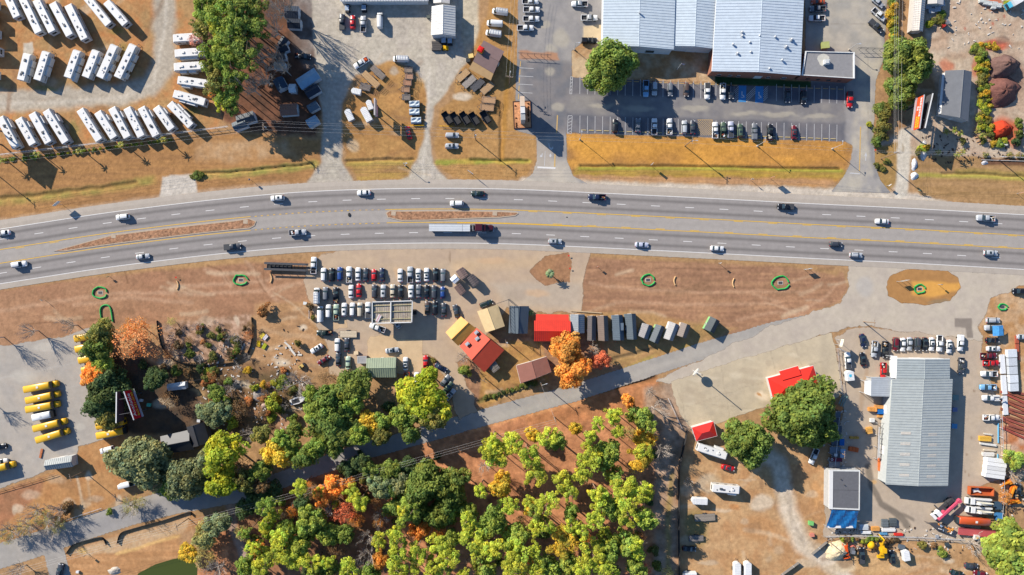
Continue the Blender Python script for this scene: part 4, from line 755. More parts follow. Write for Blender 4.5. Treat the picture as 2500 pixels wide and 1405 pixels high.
# ---------------------------------------------------------------- retail lot
row("retail building bays", "the big oak", [('pickup', 'paleblue', 1577, 217), ('suv', 'silver', 1598, 216.5), ('suv', 'grey', 1636.5, 219), ('suv', 'brown', 1676, 220), ('pickup', 'white', 1727, 223, 'cover'), ('pickup', 'white', 1764.6, 224, 'load'), ('suv', 'charcoal', 1785.6, 225.5, 'rails'), ('sedan', 'charcoal', 1923.5, 234.5), ('suv', 'black', 1962, 238), ('pickup', 'red', 2075, 243.5, 'cover')], head=-91)
row("golden verge bays", "the driveway", [('suv', 'black', 1502, 307.5), ('sedan', 'grey', 1557.5, 306), ('pickup', 'white', 1597.5, 309), ('pickup', 'white', 1634.4, 309, 'load'), ('suv', 'silver', 1671, 311), ('sedan', 'charcoal', 1691.6, 311), ('pickup', 'white', 1746, 318, 'load'), ('pickup', 'green', 1766, 318, 'load'), ('pickup', 'lavender', 1784, 316.5, 'cover'), ('suv', 'green', 1807, 319, 'sun'), ('pickup', 'grey', 1842, 321.6, 'cap'), ('pickup', 'black', 1880, 323, 'load'), ('sedan', 'maroon', 1939, 323, 'sun')], head=89)
for i, (x, y) in enumerate(((1295, 4), (1298, 24), (1297, 46.6), (1283, 68.7))): place('pickup', 'white', x, y, 0, f"white pickup with black bed liner by the yard fence, {ORD[3 - i]} from the empty bays")
place('pickup', 'white', 1415, 10, 180, "white utility pickup with ladder rack facing the drive beside the big metal building", opts="rack"); place('pickup', 'white', 1439, 44, 0, "white utility pickup with ladder rack facing the big metal building", opts="rack")
place('pickup', 'black', 1439, 99.5, 0, "black pickup with covered bed at the corner by the big oak", opts="cap")
for it in (('sedan', 'orange', 1998, 4, 180, "orange red car behind the flat roofed annex"), ('pickup', 'grey', 1996, 22, 180, "grey pickup between the orange car and the white pickup"), ('pickup', 'white', 1994, 45, 180, "white pickup parked against the shaded metal building wall"), ('sedan', 'silver', 2144, 6, -40, "silver car slanted against the overgrown hedge"), ('pickup', 'white', 2146, 36, -42, "white pickup slanted against the overgrown hedge"), ('pickup', 'charcoal', 2139, 64, -42, "charcoal pickup with covered bed slanted near the overgrown hedge")):
    place(*it, opts='cover' if 'charcoal' == it[1] else '')
# ---------------------------------------------------------------- trailer dealer
for it in (('pickup', 'charcoal', 835.4, 54, 90, "charcoal pickup in the first bay before the white office", 'cover'), ('sedan', 'red', 861, 54, 90, "small red sedan in the bays before the white office", ''), ('pickup', 'silver', 887, 59, 90, "silver pickup in the bays before the white office", ''), ('van', 'white', 927.6, 51, 90, "white van between hatched bays before the white office", ''),
           ('pickup', 'white', 881.5, 154, 212, "white pickup carrying an orange machine beside the trailers", 'tool'), ('van', 'white', 979, 145, 178, "white van with roof rack stopped on the gravel", 'rack'), ('van', 'white', 1221, 29.5, 172, "white van with ladders on the grass, first of three by the shed", 'rack ladder'), ('van', 'white', 1208, 58, 176, "plain white van on the grass, middle of three by the shed", ''), ('van', 'white', 1205, 82.5, 171, "white van with roof rack on the grass, closest to the brown shed", 'rack'),
           ('sedan', 'red', 997, 324, 103, "red sedan on the verge below the small trailers", 'sun'), ('suv', 'silver', 1104, 330.6, 0, "silver sport utility on the verge below the dump trailers", ''), ('suv', 'silver', 1103, 357, 0, "silver sport utility with sunroof on the verge by the ditch", 'sun'), ('pickup', 'black', 740, 138, -4, "black pickup in the dappled shade beside the sheds", 'load')):
    place(*it[:6], opts=it[6])
FT = [(905.5, 195, 7.4, 2.3, 137, "long flat trailer with tan plank deck beside the white pickup", (196, 160, 116), {}), (923, 177.5, 6, 2.1, 137, "long flat trailer with grey deck beside the tan one", (140, 128, 118), {}), (892, 212.7, 4, 2.2, 163, "short flat trailer with grey deck near the white enclosed trailer", (128, 118, 112), dict(gate=True))]
for i, (x, y) in enumerate(((997.6, 171), (999, 187), (995, 202.5), (991, 219), (992, 238))): FT.append((x, y, 2.9, 2.0, 178, f"small plank utility trailer in the column on the grass, {ORD[i]} from the gravel drive", [(150, 132, 118), (186, 144, 118), (190, 142, 112), (178, 140, 112), (140, 130, 122)][i], dict(gate=True, sides=.35)))
for i, (x, y) in enumerate(((1012, 255), (1012, 274), (1016, 295))): FT.append((x, y, 3.6, 2.2, 2, f"small trailer under a pale grey tarpaulin, {ORD[2 - i]} above the yellow rail", (150, 150, 150), dict(cover=(206, 216, 222), gate=False)))
for i, (x, y, c) in enumerate(((1130, 184.5, (196, 160, 116)), (1145.5, 200, (166, 156, 146)), (1166, 207.6, (92, 92, 96)), (1190, 215, (190, 156, 118)))): FT.append((x, y, 5.2, 2.3, 222, f"slanted flat trailer with {['tan', 'pale grey', 'dark grey', 'narrow tan'][i]} deck below the brown shed", c, dict(gate=False)))
for i, (x, y) in enumerate(((1193, 245), (1189, 263))): FT.append((x, y, 4.9, 2.3, 175, f"plank trailer with raised gate standing {['above', 'below'][i]} its twin by the ditch", (188, 150, 114), dict(sides=.3)))
for i, (x, y) in enumerate(((1091.7, 289.6), (1112, 291), (1135, 289.6), (1158, 291), (1185, 287))): FT.append((x, y, 4.6, 2.2, 122, f"black dump trailer in the slanted row, {ORD[i]} from the gravel driveway", (0, 0, 0), dict(dump=True, cover=(i == 4))))
FT += [(850.5, 816.3, 6, 2.3, 180, "flat deck trailer with beige boards behind the used cars", (214, 196, 168), dict(gate=False)), (1721, 1264, 7.3, 2.4, 3, "weathered grey flat trailer by the black fence, below the small white trailer", (150, 140, 128), dict(gate=False)), (1699.7, 1315, 5.2, 2.0, 2, "weathered grey flat trailer by the black fence, above the black car", (128, 122, 118), dict(gate=False))]
for x, y, L, wd, a, lab, dk, kw in FT: flat_trailer(x, y, L, wd, a, lab, dk, **kw)
for x, y, L, wd, h, a, lab in ((869, 223, 3.4, 2.0, 2.2, 168, "small white enclosed trailer at the gravel edge"), (852, 280.6, 4.2, 2.2, 2.3, 115, "white enclosed trailer with pointed nose under the sign shadow"), (893.6, 279, 5.4, 2.4, 2.4, 118, "long white enclosed trailer beside the tall road sign"), (902, 256, 3.4, 2.0, 2.0, 110, "white enclosed trailer half hidden by the tall road sign"),
                        (1708.6, 1225, 5.4, 2.3, 2.4, 177, "small white trailer with two round roof vents by the black fence"), (1801, 1393, 5.2, 2.4, 2.5, 90, "white box trailer at the yard's end, beside its twin and the earth bank"), (1827, 1392, 5.2, 2.4, 2.5, 90, "grey topped box trailer beside its white twin"), (1685, 1408, 4.6, 2.4, 2.5, 180, "white trailer at the foot of the black fence"), (2076.5, 918, 3.5, 2.7, 2.4, 97, "white hexagonal trailer with a small blue mark behind a white pickup"), (2214, 1357, 3.8, 2.3, 2.2, 100, "white enclosed trailer below the yellow backhoe")):
    box_trailer(x, y, L, wd, h, a, lab)
# ---------------------------------------------------------------- caravans
RV = {"upper slanted rank": [((5, -35), (41, 42)), ((52, -8), (94, 80)), ((86, -3), (127, 78)), ((126, 5), (170, 87)), ((164, 10), (206, 96)), ((208, -10), (265, 60)), ((257, 2), (306, 59))],
      "middle gravel loop rank": [((66, 130), (50, 196)), ((112, 125), (90, 196)), ((188, 122), (164, 190)), ((234, 122), (208, 189)), ((279, 109), (243, 190)), ((325, 108), (286, 190))],
      "woodside column": [((420, 94), (486, 90)), ((424, 131), (499, 126)), ((422, 164), (497, 160)), ((431, 195), (510, 206)), ((421, 228), (500, 250))],
      "lower fence rank": [((-3, 285), (38, 360)), ((43, 288), (80, 353)), ((76, 275), (118, 349)), ((110, 268), (160, 348)), ((193, 266), (242, 343)), ((236, 272), (278, 337)), ((271, 262), (311, 336)), ((308, 262), (345, 334)), ((343, 261), (381, 332)), ((379, 260), (419, 316)), ((412, 251), (466, 308))],
      "rank cut off beyond the yard": [((-90, 6), (-12, 8)), ((-90, 42), (-16, 44)), ((-92, 80), (-10, 80)), ((-84, 122), (-4, 124)), ((-90, 178), (-12, 180))]}
k = 0
for rk, L_ in RV.items():
    for i, (A, B) in enumerate(L_):
        up = "the woods" if 'column' not in rk and 'cut' not in rk else "the highway"
        caravan(A, B, f"white travel trailer, {rk}, {ORD[len(L_) - 1 - i]} from {up}", "travel trailers in the storage yard", slides=[0, 0, 0, 0, 0, 0, 0, 2, 2, 3, 2, 3, 3, 0, 2, 2, 1, 2, 1, 1, 1, 1, 0, 1, 1, 1, 1, 1, 2, 0, 0, 0, 0, 0][k], seed=k, front={'middle gravel loop rank': 1, 'woodside column': -1, 'lower fence rank': 1}.get(rk, 0)); k += 1
caravan((1777, 1115), (1705, 1092), "white travel trailer half in shade below the small red roof", slides=1, seed=3); caravan((1808, 1198), (1740, 1192), "white travel trailer standing alone on the pale yard")
# ---------------------------------------------------------------- buses
BG = "yellow school buses in the bus lot"
for A, B, lab in (((55, 953), (134, 938), "yellow school bus at the head of the open row"), ((60, 980), (138, 963), "yellow school bus, second of the open row"), ((60, 1002), (138, 988), "yellow school bus just above the white shuttle"), ((78, 1049), (155, 1030), "yellow school bus just below the white shuttle"), ((85, 1077), (161, 1054), "yellow school bus at the shed end of the open row")): school_bus(A, B, lab, BG)
school_bus((76, 1022), (124, 1012), "white shuttle bus parked among the yellow school buses", None, 'flat', 'white')
for i, (A, B) in enumerate((((252, 814), (177, 829)), ((256, 839), (179, 855)), ((262, 867), (187, 882)), ((270, 892), (195, 907)))): school_bus(A, B, f"yellow school bus backed under the trees, {ORD[i]} from the green tube fence", BG, 'flat')
school_bus((290, 985), (215, 1000), "yellow school bus nearly hidden under the dark green tree", BG, 'flat'); school_bus((300, 1030), (230, 1043), "yellow school bus partly under the trees beside the billboard", BG, 'flat'); school_bus((233, 1066), (301, 1053), "yellow school bus at the brown grass edge, clear of the trees", BG, 'flat')
school_bus((-60, 1158), (28, 1136), "black and yellow bus cut off beside the parked cars", None, 'hood'); 
for it in (('pickup', 'black', -4, 1092, 10, "black pickup cut off at the bus lot's open side"), ('sedan', 'white', 2, 1128, 10, "white car cut off at the bus lot's open side"), ('minivan', 'white', 261, 1099, 195, "white minivan on the brown grass beside the big blue green tree"), ('van', 'white', 300, 1116, 14, "white van mostly hidden by the big blue green tree"), ('van', 'white', 312, 1183, 14, "white van peeking out below the big blue green tree"), ('pickup', 'charcoal', 146, 1396, 80, "pickup with a mixed load on the lane beside the pond bank")):
    place(*it, opts='load' if it[2] == 146 else '')
# ---------------------------------------------------------------- lumber yard and yards in the south east
row("lumber yard row", "the red pickup", [('suv', 'maroon', 2187, 841), ('sedan', 'white', 2205, 842), ('sedan', 'silver', 2221, 840), ('suv', 'charcoal', 2240, 841), ('sedan', 'black', 2258.6, 841), ('sedan', 'white', 2275, 841, 'sun'), ('pickup', 'white', 2294, 839), ('sedan', 'white', 2318, 846.6, 'sun'), ('pickup', 'white', 2344.6, 838, 'cap')], head=-92)
for it in (('sedan', 'navy', 2107, 832, -80, "navy sedan on the pale drive before the wood post", ''), ('sedan', 'black', 2107, 877.5, 97, "black sedan on the pale drive beside the silver pickup", ''), ('pickup', 'silver', 2135, 853, -95, "silver pickup with orange load in its bed", 'load'), ('pickup', 'black', 2161, 854, -93, "black pickup crossed by the pole shadow", 'load'), ('pickup', 'white', 2070, 880, 94, "white pickup with grey bed cover towing the hexagonal trailer", 'cover'), ('pickup', 'red', 2157, 906, -90, "red pickup with a white tank in its bed beside the metal building", 'load'), ('pickup', 'charcoal', 2347, 894, -92, "charcoal pickup by the shaded wall of the metal building", 'load'),
           ('suv', 'silver', 2425, 782.6, 0, "silver sport utility on the orange dirt near the green tube ring", ''), ('pickup', 'silver', 2424, 801, 180, "silver pickup half covered by a blue awning", 'rack'), ('sedan', 'black', 2424, 831, 0, "black sedan below the blue awning", ''), ('sedan', 'white', 2426, 852, 0, "white sedan above the dark red pickup", 'sun'), ('pickup', 'maroon', 2413.7, 869, 0, "dark red pickup with open bed above the bright red one", 'load'), ('pickup', 'red', 2419.7, 887, 0, "bright red pickup facing the pale sheeting", 'load'), ('pickup', 'white', 2415, 913, 180, "white work truck with ladder rack below the bright red pickup", 'rack'), ('pickup', 'paleblue', 2412, 946, 180, "pale blue old pickup near the rusty beams", 'load'), ('pickup', 'white', 2418, 972, 180, "white bucket truck with boom beside the rusty beams", 'boom'), ('pickup', 'white', 2420, 1020, 0, "white pickup with orange tools in its bed, alone in the lot", 'load'),
           ('suv', 'black', 2489, 711, 180, "black sport utility at the edge of the sandy verge", ''), ('sedan', 'silver', 2500, 823, 0, "silver car cut off beside the red steel beam", ''), ('sedan', 'red', 1778, 1143, -12, "red sedan beside the shaded travel trailer", 'sun'), ('sedan', 'black', 1683, 1341, -3, "black car under trees by the black fence", ''), ('pickup', 'white', 1986.7, 1115, -112, "white pickup in the shade of the big twin oaks", ''),
           ('pickup', 'black', 2104, 1357, 92, "black pickup with grey bed cover beside the orange tractor", 'cover'), ('suv', 'black', 2178, 1360, 93, "black sport utility with roof box beside the yellow backhoe", 'sun'), ('sedan', 'charcoal', 2372, 1382, -3, "charcoal sedan beneath the yellow green tree", ''), ('sedan', 'darkgreen', 2336, 1400, -15, "dark green sedan at the dirt edge near the charcoal one", ''), ('hatch', 'maroon', 2392, 1400, 175, "battered maroon car with a cluttered bonnet", 'load')):
    place(*it[:6], opts=it[6])
# ---------------------------------------------------------------- buildings
def V2(p): return Vector((p[0], p[1], 0))
def gable(name, label, cs, ridge, he, hr, roofc, wallc=(214, 208, 198), cat="building", rib=0.0, rf=.5, over=.3, openings=(), group=None, rm=None, fascia=None, ribh=1.0):
    """cs: eave corners TL TR BR BL in photo pixels at eave height; ridge 'v' joins mid top to mid bottom edge, 'h' joins mid left to mid right"""
    q = [W(x, y, he) for x, y in cs]; o = sum(q, Vector()) / 4
    t = thing(name, label, cat, (o.x, o.y, 0), 0, group); q = [p - o for p in q]
    if ridge == 'h': q = [q[3], q[0], q[1], q[2]]           # rotate so that the ridge joins edge 0-1 to edge 3-2
    A, B, C, D = q; R0 = A.lerp(B, rf); R1 = D.lerp(C, rf)
    rmat = rm or OBJS; th = .12
    def slab(a, b, c, d, za, zb):
        up = [(a.x, a.y, za), (b.x, b.y, zb), (c.x, c.y, zb), (d.x, d.y, za)]; m = MB()
        m.add(up + [(x, y, z - th) for x, y, z in up], [(0, 3, 2, 1), (4, 5, 6, 7), (0, 1, 5, 4), (1, 2, 6, 5), (2, 3, 7, 6), (3, 0, 4, 7)]); return m
    s1 = obj("roof_slope", slab(A, R0, R1, D, he, hr), rmat, t, color=RGB(*roofc)); s2 = obj("roof_slope", slab(B, R0, R1, C, he, hr), rmat, t, color=RGB(*roofc))
    if rib:
        for (e0, e1), par in (((A, D), s1), ((B, C), s2)):
            n = int((e1 - e0).length / rib); b = MB()
            for k in range(n + 1):
                f = (k + .5) / (n + 1); p0 = e0.lerp(e1, f); p1 = R0.lerp(R1, f); d = (e1 - e0).normalized() * .05 * ribh
                v = [(p0 - d), (p0 + d), (p1 + d), (p1 - d)]; zz = [he, he, hr, hr]
                b.add([(v[i].x, v[i].y, zz[i] + .001) for i in range(4)] + [(v[i].x, v[i].y, zz[i] + .08 * ribh) for i in range(4)], [(4, 5, 6, 7), (0, 1, 5, 4), (1, 2, 6, 5), (2, 3, 7, 6), (3, 0, 4, 7)])
            obj("roof_ribs", b, rmat, par, color=RGB(*roofc), kind="stuff")
    obj("ridge_cap", MB().cyl((R0.x, R0.y, hr - .02), (R1.x, R1.y, hr - .02), .11, n=6), rmat, t, color=RGB(*roofc))
    c = (A + B + C + D) / 4
    ins = lambda p: p + (c - p).normalized() * over * 1.4
    a, b_, c_, d_ = map(ins, (A, B, C, D)); r0 = R0 + (R1 - R0).normalized() * over; r1 = R1 - (R1 - R0).normalized() * over
    m = MB(); P3 = lambda p, z: (p.x, p.y, z)
    zi = he - .1; zt_ = hr - .2
    m.face([P3(a, 0), P3(b_, 0), P3(b_, zi), P3(r0, zt_), P3(a, zi)]); m.face([P3(c_, 0), P3(d_, 0), P3(d_, zi), P3(r1, zt_), P3(c_, zi)])
    m.face([P3(b_, 0), P3(c_, 0), P3(c_, zi), P3(b_, zi)]); m.face([P3(d_, 0), P3(a, 0), P3(a, zi), P3(d_, zi)])
    obj("wall", m, OBJM, t, color=RGB(*wallc))
    walls = [(a, b_), (b_, c_), (c_, d_), (d_, a)]
    for wi, f, w, h, kind in openings:
        p, r = walls[wi]; dr = (r - p).normalized(); mid = p.lerp(r, f); nrm = Vector((dr.y, -dr.x, 0))
        if nrm.dot(mid - c) < 0: nrm = -nrm
        z0 = 0 if kind == 'door' else 1.0
        x = obj(kind, MB().rbox(0, 0, z0 + h / 2, w, .1, h), GLASS if kind == 'window' else WHITEM, t, tuple(mid + nrm * .03), math.atan2(dr.y, dr.x))
        if kind == 'window': obj("frame", MB().rbox(0, 0, z0 + h + .06, w + .2, .14, .12).rbox(0, 0, z0 - .06, w + .2, .18, .12), WHITEM, x)
    if fascia:
        for e0, e1 in ((A, B), (D, C)):
            pass
        for p0, p1, z0, z1 in ((A, R0, he, hr), (R0, B, hr, he), (D, R1, he, hr), (R1, C, hr, he), (A, D, he, he), (B, C, he, he)): obj("fascia", MB().cyl((p0.x, p0.y, z0 - .1), (p1.x, p1.y, z1 - .1), .1, n=4), OBJM, t, color=RGB(*fascia))
    return t, (A, B, C, D, R0, R1)
def flat_roof(name, label, cs, h, roofc, wallc, par=.35, parc=(236, 236, 232), wm=None, cat="building", rm=None):
    q = [W(x, y, h) for x, y in cs]; o = sum(q, Vector()) / len(q); t = thing(name, label, cat, (o.x, o.y, 0)); q = [p - o for p in q]; c = Vector()
    inn = [p + (c - p).normalized() * .55 for p in q]; n = len(q)
    obj("roof", MB().prism([(p.x, p.y) for p in inn][::-1], h - par - .1, h - par), rm or OBJM, t, color=RGB(*roofc))
    m = MB()
    for i in range(n):
        j = (i + 1) % n; a, b, c1, d = q[i], q[j], inn[j], inn[i]
        m.add([(a.x, a.y, h), (b.x, b.y, h), (c1.x, c1.y, h), (d.x, d.y, h), (c1.x, c1.y, h - par), (d.x, d.y, h - par), (a.x, a.y, h - .35), (b.x, b.y, h - .35)], [(0, 1, 2, 3), (3, 2, 4, 5), (0, 6, 7, 1)])
    obj("parapet", m, OBJM, t, color=RGB(*parc))
    w = [p + (c - p).normalized() * .08 for p in q]; m = MB()
    for i in range(n): a, b = w[i], w[(i + 1) % n]; m.face([(a.x, a.y, 0), (b.x, b.y, 0), (b.x, b.y, h - .34), (a.x, a.y, h - .34)])
    obj("wall", m, wm or OBJM, t, color=RGB(*wallc)); return t, q
def rect(c, L, wd, ang):
    """four corners in photo pixels, TL TR BR BL for a rectangle of L x wd pixels turned by ang (image degrees, counter-clockwise)"""
    r = ang * D2R; ux, uy = math.cos(r), -math.sin(r); vx, vy = math.sin(r), math.cos(r)
    return [(c[0] + sx * L / 2 * ux + sy * wd / 2 * vx, c[1] + sx * L / 2 * uy + sy * wd / 2 * vy) for sx, sy in ((-1, -1), (1, -1), (1, 1), (-1, 1))]
# big retail sheds
t, q = gable("metal_building", "long pale metal building with one pipe vent beside the big oak", [(1475, -120), (1652, -120), (1645, 121), (1471, 112)], 'v', 6.4, 7.6, (206, 218, 226), (222, 224, 224), rib=1.0, openings=((2, .3, 3, 2.4, 'window'), (2, .7, 1.2, 2.2, 'door')), fascia=(240, 240, 238))
o = t.location; p = W(1561, 33, 7.6) - o; obj("pipe_vent", MB().cyl((p.x, p.y, 6.8), (p.x, p.y, 8.6), .3, n=10), GALV, t)
t, q = gable("metal_building", "narrow pale metal building squeezed between two larger ones", [(1653, -120), (1753, -120), (1743, 119), (1646, 112)], 'v', 6.0, 7.0, (206, 218, 226), (226, 226, 224), rib=1.0, openings=((2, .5, 3.2, 2.6, 'door'),), fascia=(240, 240, 238))
t, q = gable("metal_building", "wide pale metal building dotted with turbine vents above the parking", [(1756, -120), (1968, -120), (1954, 184), (1738, 174)], 'v', 6.6, 8.0, (206, 218, 228), (164, 112, 92), rib=1.0, rf=.51, openings=((2, .12, 1.5, 1.3, 'window'), (2, .42, 2.6, 2.6, 'door'), (2, .3, 1.2, 1.2, 'window'), (2, .65, 1.2, 1.2, 'window'), (2, .75, 1.2, 1.2, 'window'), (2, .88, 1.5, 1.3, 'window')), fascia=(242, 242, 240))
o = t.location
for i, (x, y) in enumerate(((590, 310), (592, 345), (662, 408), (505, 425), (548, 512), (672, 500), (755, 348), (905, 355), (1063, 378), (1012, 447), (972, 575), (850, 658))):
    px, py = 1660 + x / 3.902, y / 3.902; hz = 7.45; p = W(px, py, hz) - o
    v = obj("turbine_vent", MB().cyl((0, 0, -.5), (0, 0, .25), .28, n=10).ball(0, 0, .45, .42, .42, .4, 12, 6, -.6), GALV, t, (p.x, p.y, hz))
    if i not in (3, 6, 10, 11): obj("curb", MB().rbox(0, 0, -.1, 1.1, 1.1, .2), GALV, v)
t2, q2 = flat_roof("flat_roofed_annex", "flat grey roofed brick annex with white parapet and one rooftop unit", [(1966, 125), (2087, 128), (2087, 192), (1957, 184)], 5.6, (150, 148, 148), (158, 104, 88))
p = W(2018, 152, 6) - t2.location; obj("rooftop_unit", MB().rbox(0, 0, 5.9, 1.9, 1.7, 1.2).rbox(0, 0, 6.6, 1.2, 1.2, .2), OBJS, t2, (p.x, p.y, 0), color=RGB(214, 216, 214)); obj("stained_patch", MB().prism([(p.x - 2.4 + 2.0 * math.cos(a) * (1 + .2 * math.sin(3 * a)) + 1.6, p.y + 1.0 + 2.2 * math.sin(a)) for a in np.arange(0, 6.28, .5)], 5.25, 5.262), OBJM, t2, color=RGB(206, 202, 190))
for f in (.2, .4, .6, .8): a = q2[3].lerp(q2[2], f); obj("window", MB().rbox(0, 0, 2.0, 1.3, .1, 1.2), GLASS, t2, (a.x, a.y + .02, 0))
gable("office_building", "white office building cut off above the trailer dealer's bays", [(828, -110), (1046, -110), (1046, 3), (830, 4)], 'h', 3.6, 5.2, (222, 222, 220), (230, 232, 232), rib=1.0, openings=((1, .2, 2.2, 1.2, 'window'), (1, .45, 1.1, 2.1, 'door'), (1, .7, 2.2, 1.2, 'window')))
gable("workshop", "white and grey metal workshop beside the dealer's concrete apron", [(1054, 16), (1112, 15), (1112, 88), (1052, 86)], 'v', 4.2, 5.6, (226, 224, 218), (214, 218, 222), rib=.9, openings=((2, .3, 3, 3, 'door'),))
gable("small_outbuilding", "small pale roofed outbuilding behind the metal workshop", [(1058, -40), (1098, -40), (1098, 9), (1058, 8)], 'v', 3, 3.8, (226, 220, 212))
t, q = gable("barn_shed", "brown roofed shop with a red topped cupola and tan porch", [(1181, 99), (1231, 126), (1205, 180), (1155, 150)], 'h', 3.6, 4.6, (134, 110, 106), (120, 96, 80), openings=((2, .5, 1.2, 2.0, 'door'),))
o = t.location; pr = [W(x, y, 3.2) - o for x, y in ((1155, 150.5), (1205, 180.5), (1198, 196), (1144, 167))]
obj("porch_roof", MB().add([(p.x, p.y, z) for p, z in zip(pr, (3.5, 3.5, 2.6, 2.6))] + [(p.x, p.y, z - .1) for p, z in zip(pr, (3.5, 3.5, 2.6, 2.6))], [(0, 1, 2, 3), (4, 7, 6, 5), (0, 4, 5, 1), (1, 5, 6, 2), (2, 6, 7, 3), (3, 7, 4, 0)]), OBJS, t, color=RGB(196, 160, 112))
for p in pr[2:]: obj("porch_post", MB().cyl((p.x, p.y + .2, 0), (p.x, p.y + .2, 2.6), .08), POLE, t)
p = W(1173.6, 121.7, 5.4) - o; cu = obj("cupola", MB().rbox(0, 0, 4.9, 1.9, 1.9, 1.6), OBJM, t, (p.x, p.y, 0), -.5, color=RGB(240, 206, 40)); obj("cupola_roof", MB().loft([[(-s, -s, z), (s, -s, z), (s, s, z), (-s, s, z)] for s, z in ((1.05, 5.7), (.75, 6.1), (.1, 6.2))]), OBJM, cu, color=RGB(226, 34, 30))
# sheds in the woods
def shed(c, L, wd, ang, col, lab, wall=(206, 210, 214), h=2.5, hr=3.4, rid='h', ramp=True, group="portable sheds", **kw):
    t, q = gable("portable_shed", lab, rect(c, L, wd, ang), rid, h, hr, col, wall, "shed", rib=kw.pop('rib', .9), over=.12, openings=kw.pop('openings', ((2, .5, 1.2, 1.9, 'door'), (1, .3, .7, .8, 'window'))), group=group, **kw); return t
SW = [((712, 30), 34, 30, -3, (40, 52, 70), "navy roofed white shed at the top of the wooded sale row"), ((718, 58), 32, 24, -3, (36, 44, 58), "black roofed white shed below the top one of the wooded row"), ((690, 103), 24, 18, 55, (50, 56, 66), "dark roofed white shed turned slantwise under the bare trees"), ((690, 118), 26, 20, 20, (40, 48, 60), "dark roofed white shed with a small door window under the bare trees"), ((684, 138), 26, 18, 8, (96, 90, 86), "grey brown roofed white shed under the bare trees"),
      ((683, 161), 27, 18, -4, (180, 176, 168), "pale roofed small shed with a ramp"), ((684, 205), 30, 26, -62, (40, 70, 96), "blue roofed shed in the wooded sale row"), ((714, 216), 17, 21, 0, (206, 220, 230), "tiny pale shed between two blue roofed ones"), ((752, 193), 54, 30, 33, (150, 184, 206), "long pale blue roofed shed in the wooded sale row"), ((763, 222), 36, 22, 30, (34, 44, 62), "navy flat roofed shed beside the long blue one"),
      ((764, 261), 26, 20, 30, (92, 108, 122), "slate roofed shed near the gravel drive"), ((763, 297), 28, 22, 30, (150, 176, 194), "pale blue roofed shed at the drive's edge below the wires"), ((705, 268), 42, 28, 4, (146, 106, 88), "brown roofed white shed under dappled shade"), ((600, 290), 44, 26, 18, (70, 78, 86), "charcoal roofed white shed beside the caravan fence"), ((585, 305), 34, 22, 22, (92, 104, 112), "slate roofed shed at the end of the caravan fence")]
for c, L, wd, a, col, lab in SW: shed(c, L, wd, a, col, lab, group=None)
# sheds by the used car lot
for c, L, wd, a, col, lab in (((1128, 668), 25, 21, -57, (124, 104, 96), "brown roofed portable shed at the top of the cluster"), ((1110, 682), 17, 17, 42, (232, 232, 232), "small white roofed portable shed in the cluster"), ((1155, 685), 27, 19, -53, (92, 84, 82), "dark brown portable shed at the cluster's open end"), ((1123, 707), 26, 18, -52, (112, 92, 84), "brown portable shed at the bottom of the cluster")): shed(c, L, wd, a, tuple(int(v * 1.15) for v in col), lab, group=None, h=2.6, hr=3.0)
gable("cream_roofed_shop", "cream roofed shop beside the dark green off-roader", [(1164.6, 760.7), (1215, 743.6), (1232.4, 797), (1185.8, 812.4)], 'v', 3.3, 4.6, (232, 202, 150), (196, 176, 150), openings=((0, .4, 1.2, 2.1, 'door'),))
gable("yellow_roofed_shop", "golden yellow roofed shop set slantwise by the red house", [(1125.4, 773), (1163, 802.8), (1118.6, 845), (1087.8, 812)], 'v', 3.4, 4.8, (236, 168, 72), (206, 170, 110), openings=((3, .4, 1.1, 2.1, 'door'),))
t, q = gable("red_roofed_house", "orange red roofed house with rooftop units beside the yellow shop", [(1163, 800.5), (1231.3, 855), (1182.3, 910), (1122, 846)], 'v', 3.4, 5.4, (214, 84, 54), (196, 120, 90), openings=((2, .5, 1.1, 2.1, 'door'),))
for i, (x, y) in enumerate(((1163, 812), (1165, 827), (1141, 840))): p = W(x, y, 4.4) - t.location; obj("rooftop_unit", MB().rbox(0, 0, 4.6, 1.4, 1.1, .8).cyl((0, 0, 5), (0, 0, 5.1), .4), GALV, t, (p.x, p.y, 0), .7)
shed((1205, 895), 26, 20, -52, (130, 122, 112), "grey weathered shed behind the orange red house", h=2.6, hr=2.9, group=None)
t, q = gable("black_roofed_shop", "black and slate roofed shop under the steel sign frame", [(1244.3, 747), (1291.6, 748), (1288, 815), (1241.5, 814)], 'v', 3.4, 4.9, (84, 96, 106), (120, 124, 126), openings=((0, .5, 1.4, 2.1, 'door'),))
t, q = gable("bright_red_shop", "bright red ribbed roof shop with a front porch", [(1304, 783), (1393, 784), (1393, 834), (1304, 833.5)], 'h', 3.4, 4.7, (226, 62, 42), (206, 190, 170), rib=.7, openings=((2, .3, 1.1, 2, 'door'),)); o = t.location
pr = [W(x, y, 3.1) - o for x, y in ((1308.7, 767.5), (1388.5, 768.7), (1389, 784), (1308, 783.5))]; obj("porch_roof", MB().add([(p.x, p.y, z) for p, z in zip(pr, (2.7, 2.7, 3.45, 3.45))] + [(p.x, p.y, z - .1) for p, z in zip(pr, (2.7, 2.7, 3.45, 3.45))], [(0, 1, 2, 3), (4, 7, 6, 5), (0, 4, 5, 1), (1, 5, 6, 2), (2, 6, 7, 3), (3, 7, 4, 0)]), OBJS, t, color=RGB(226, 62, 42))
for k in range(5): p = pr[0].lerp(pr[1], k / 4); obj("porch_post", MB().cyl((p.x, p.y - .15, 0), (p.x, p.y - .15, 2.65), .07), WHITEM, t)
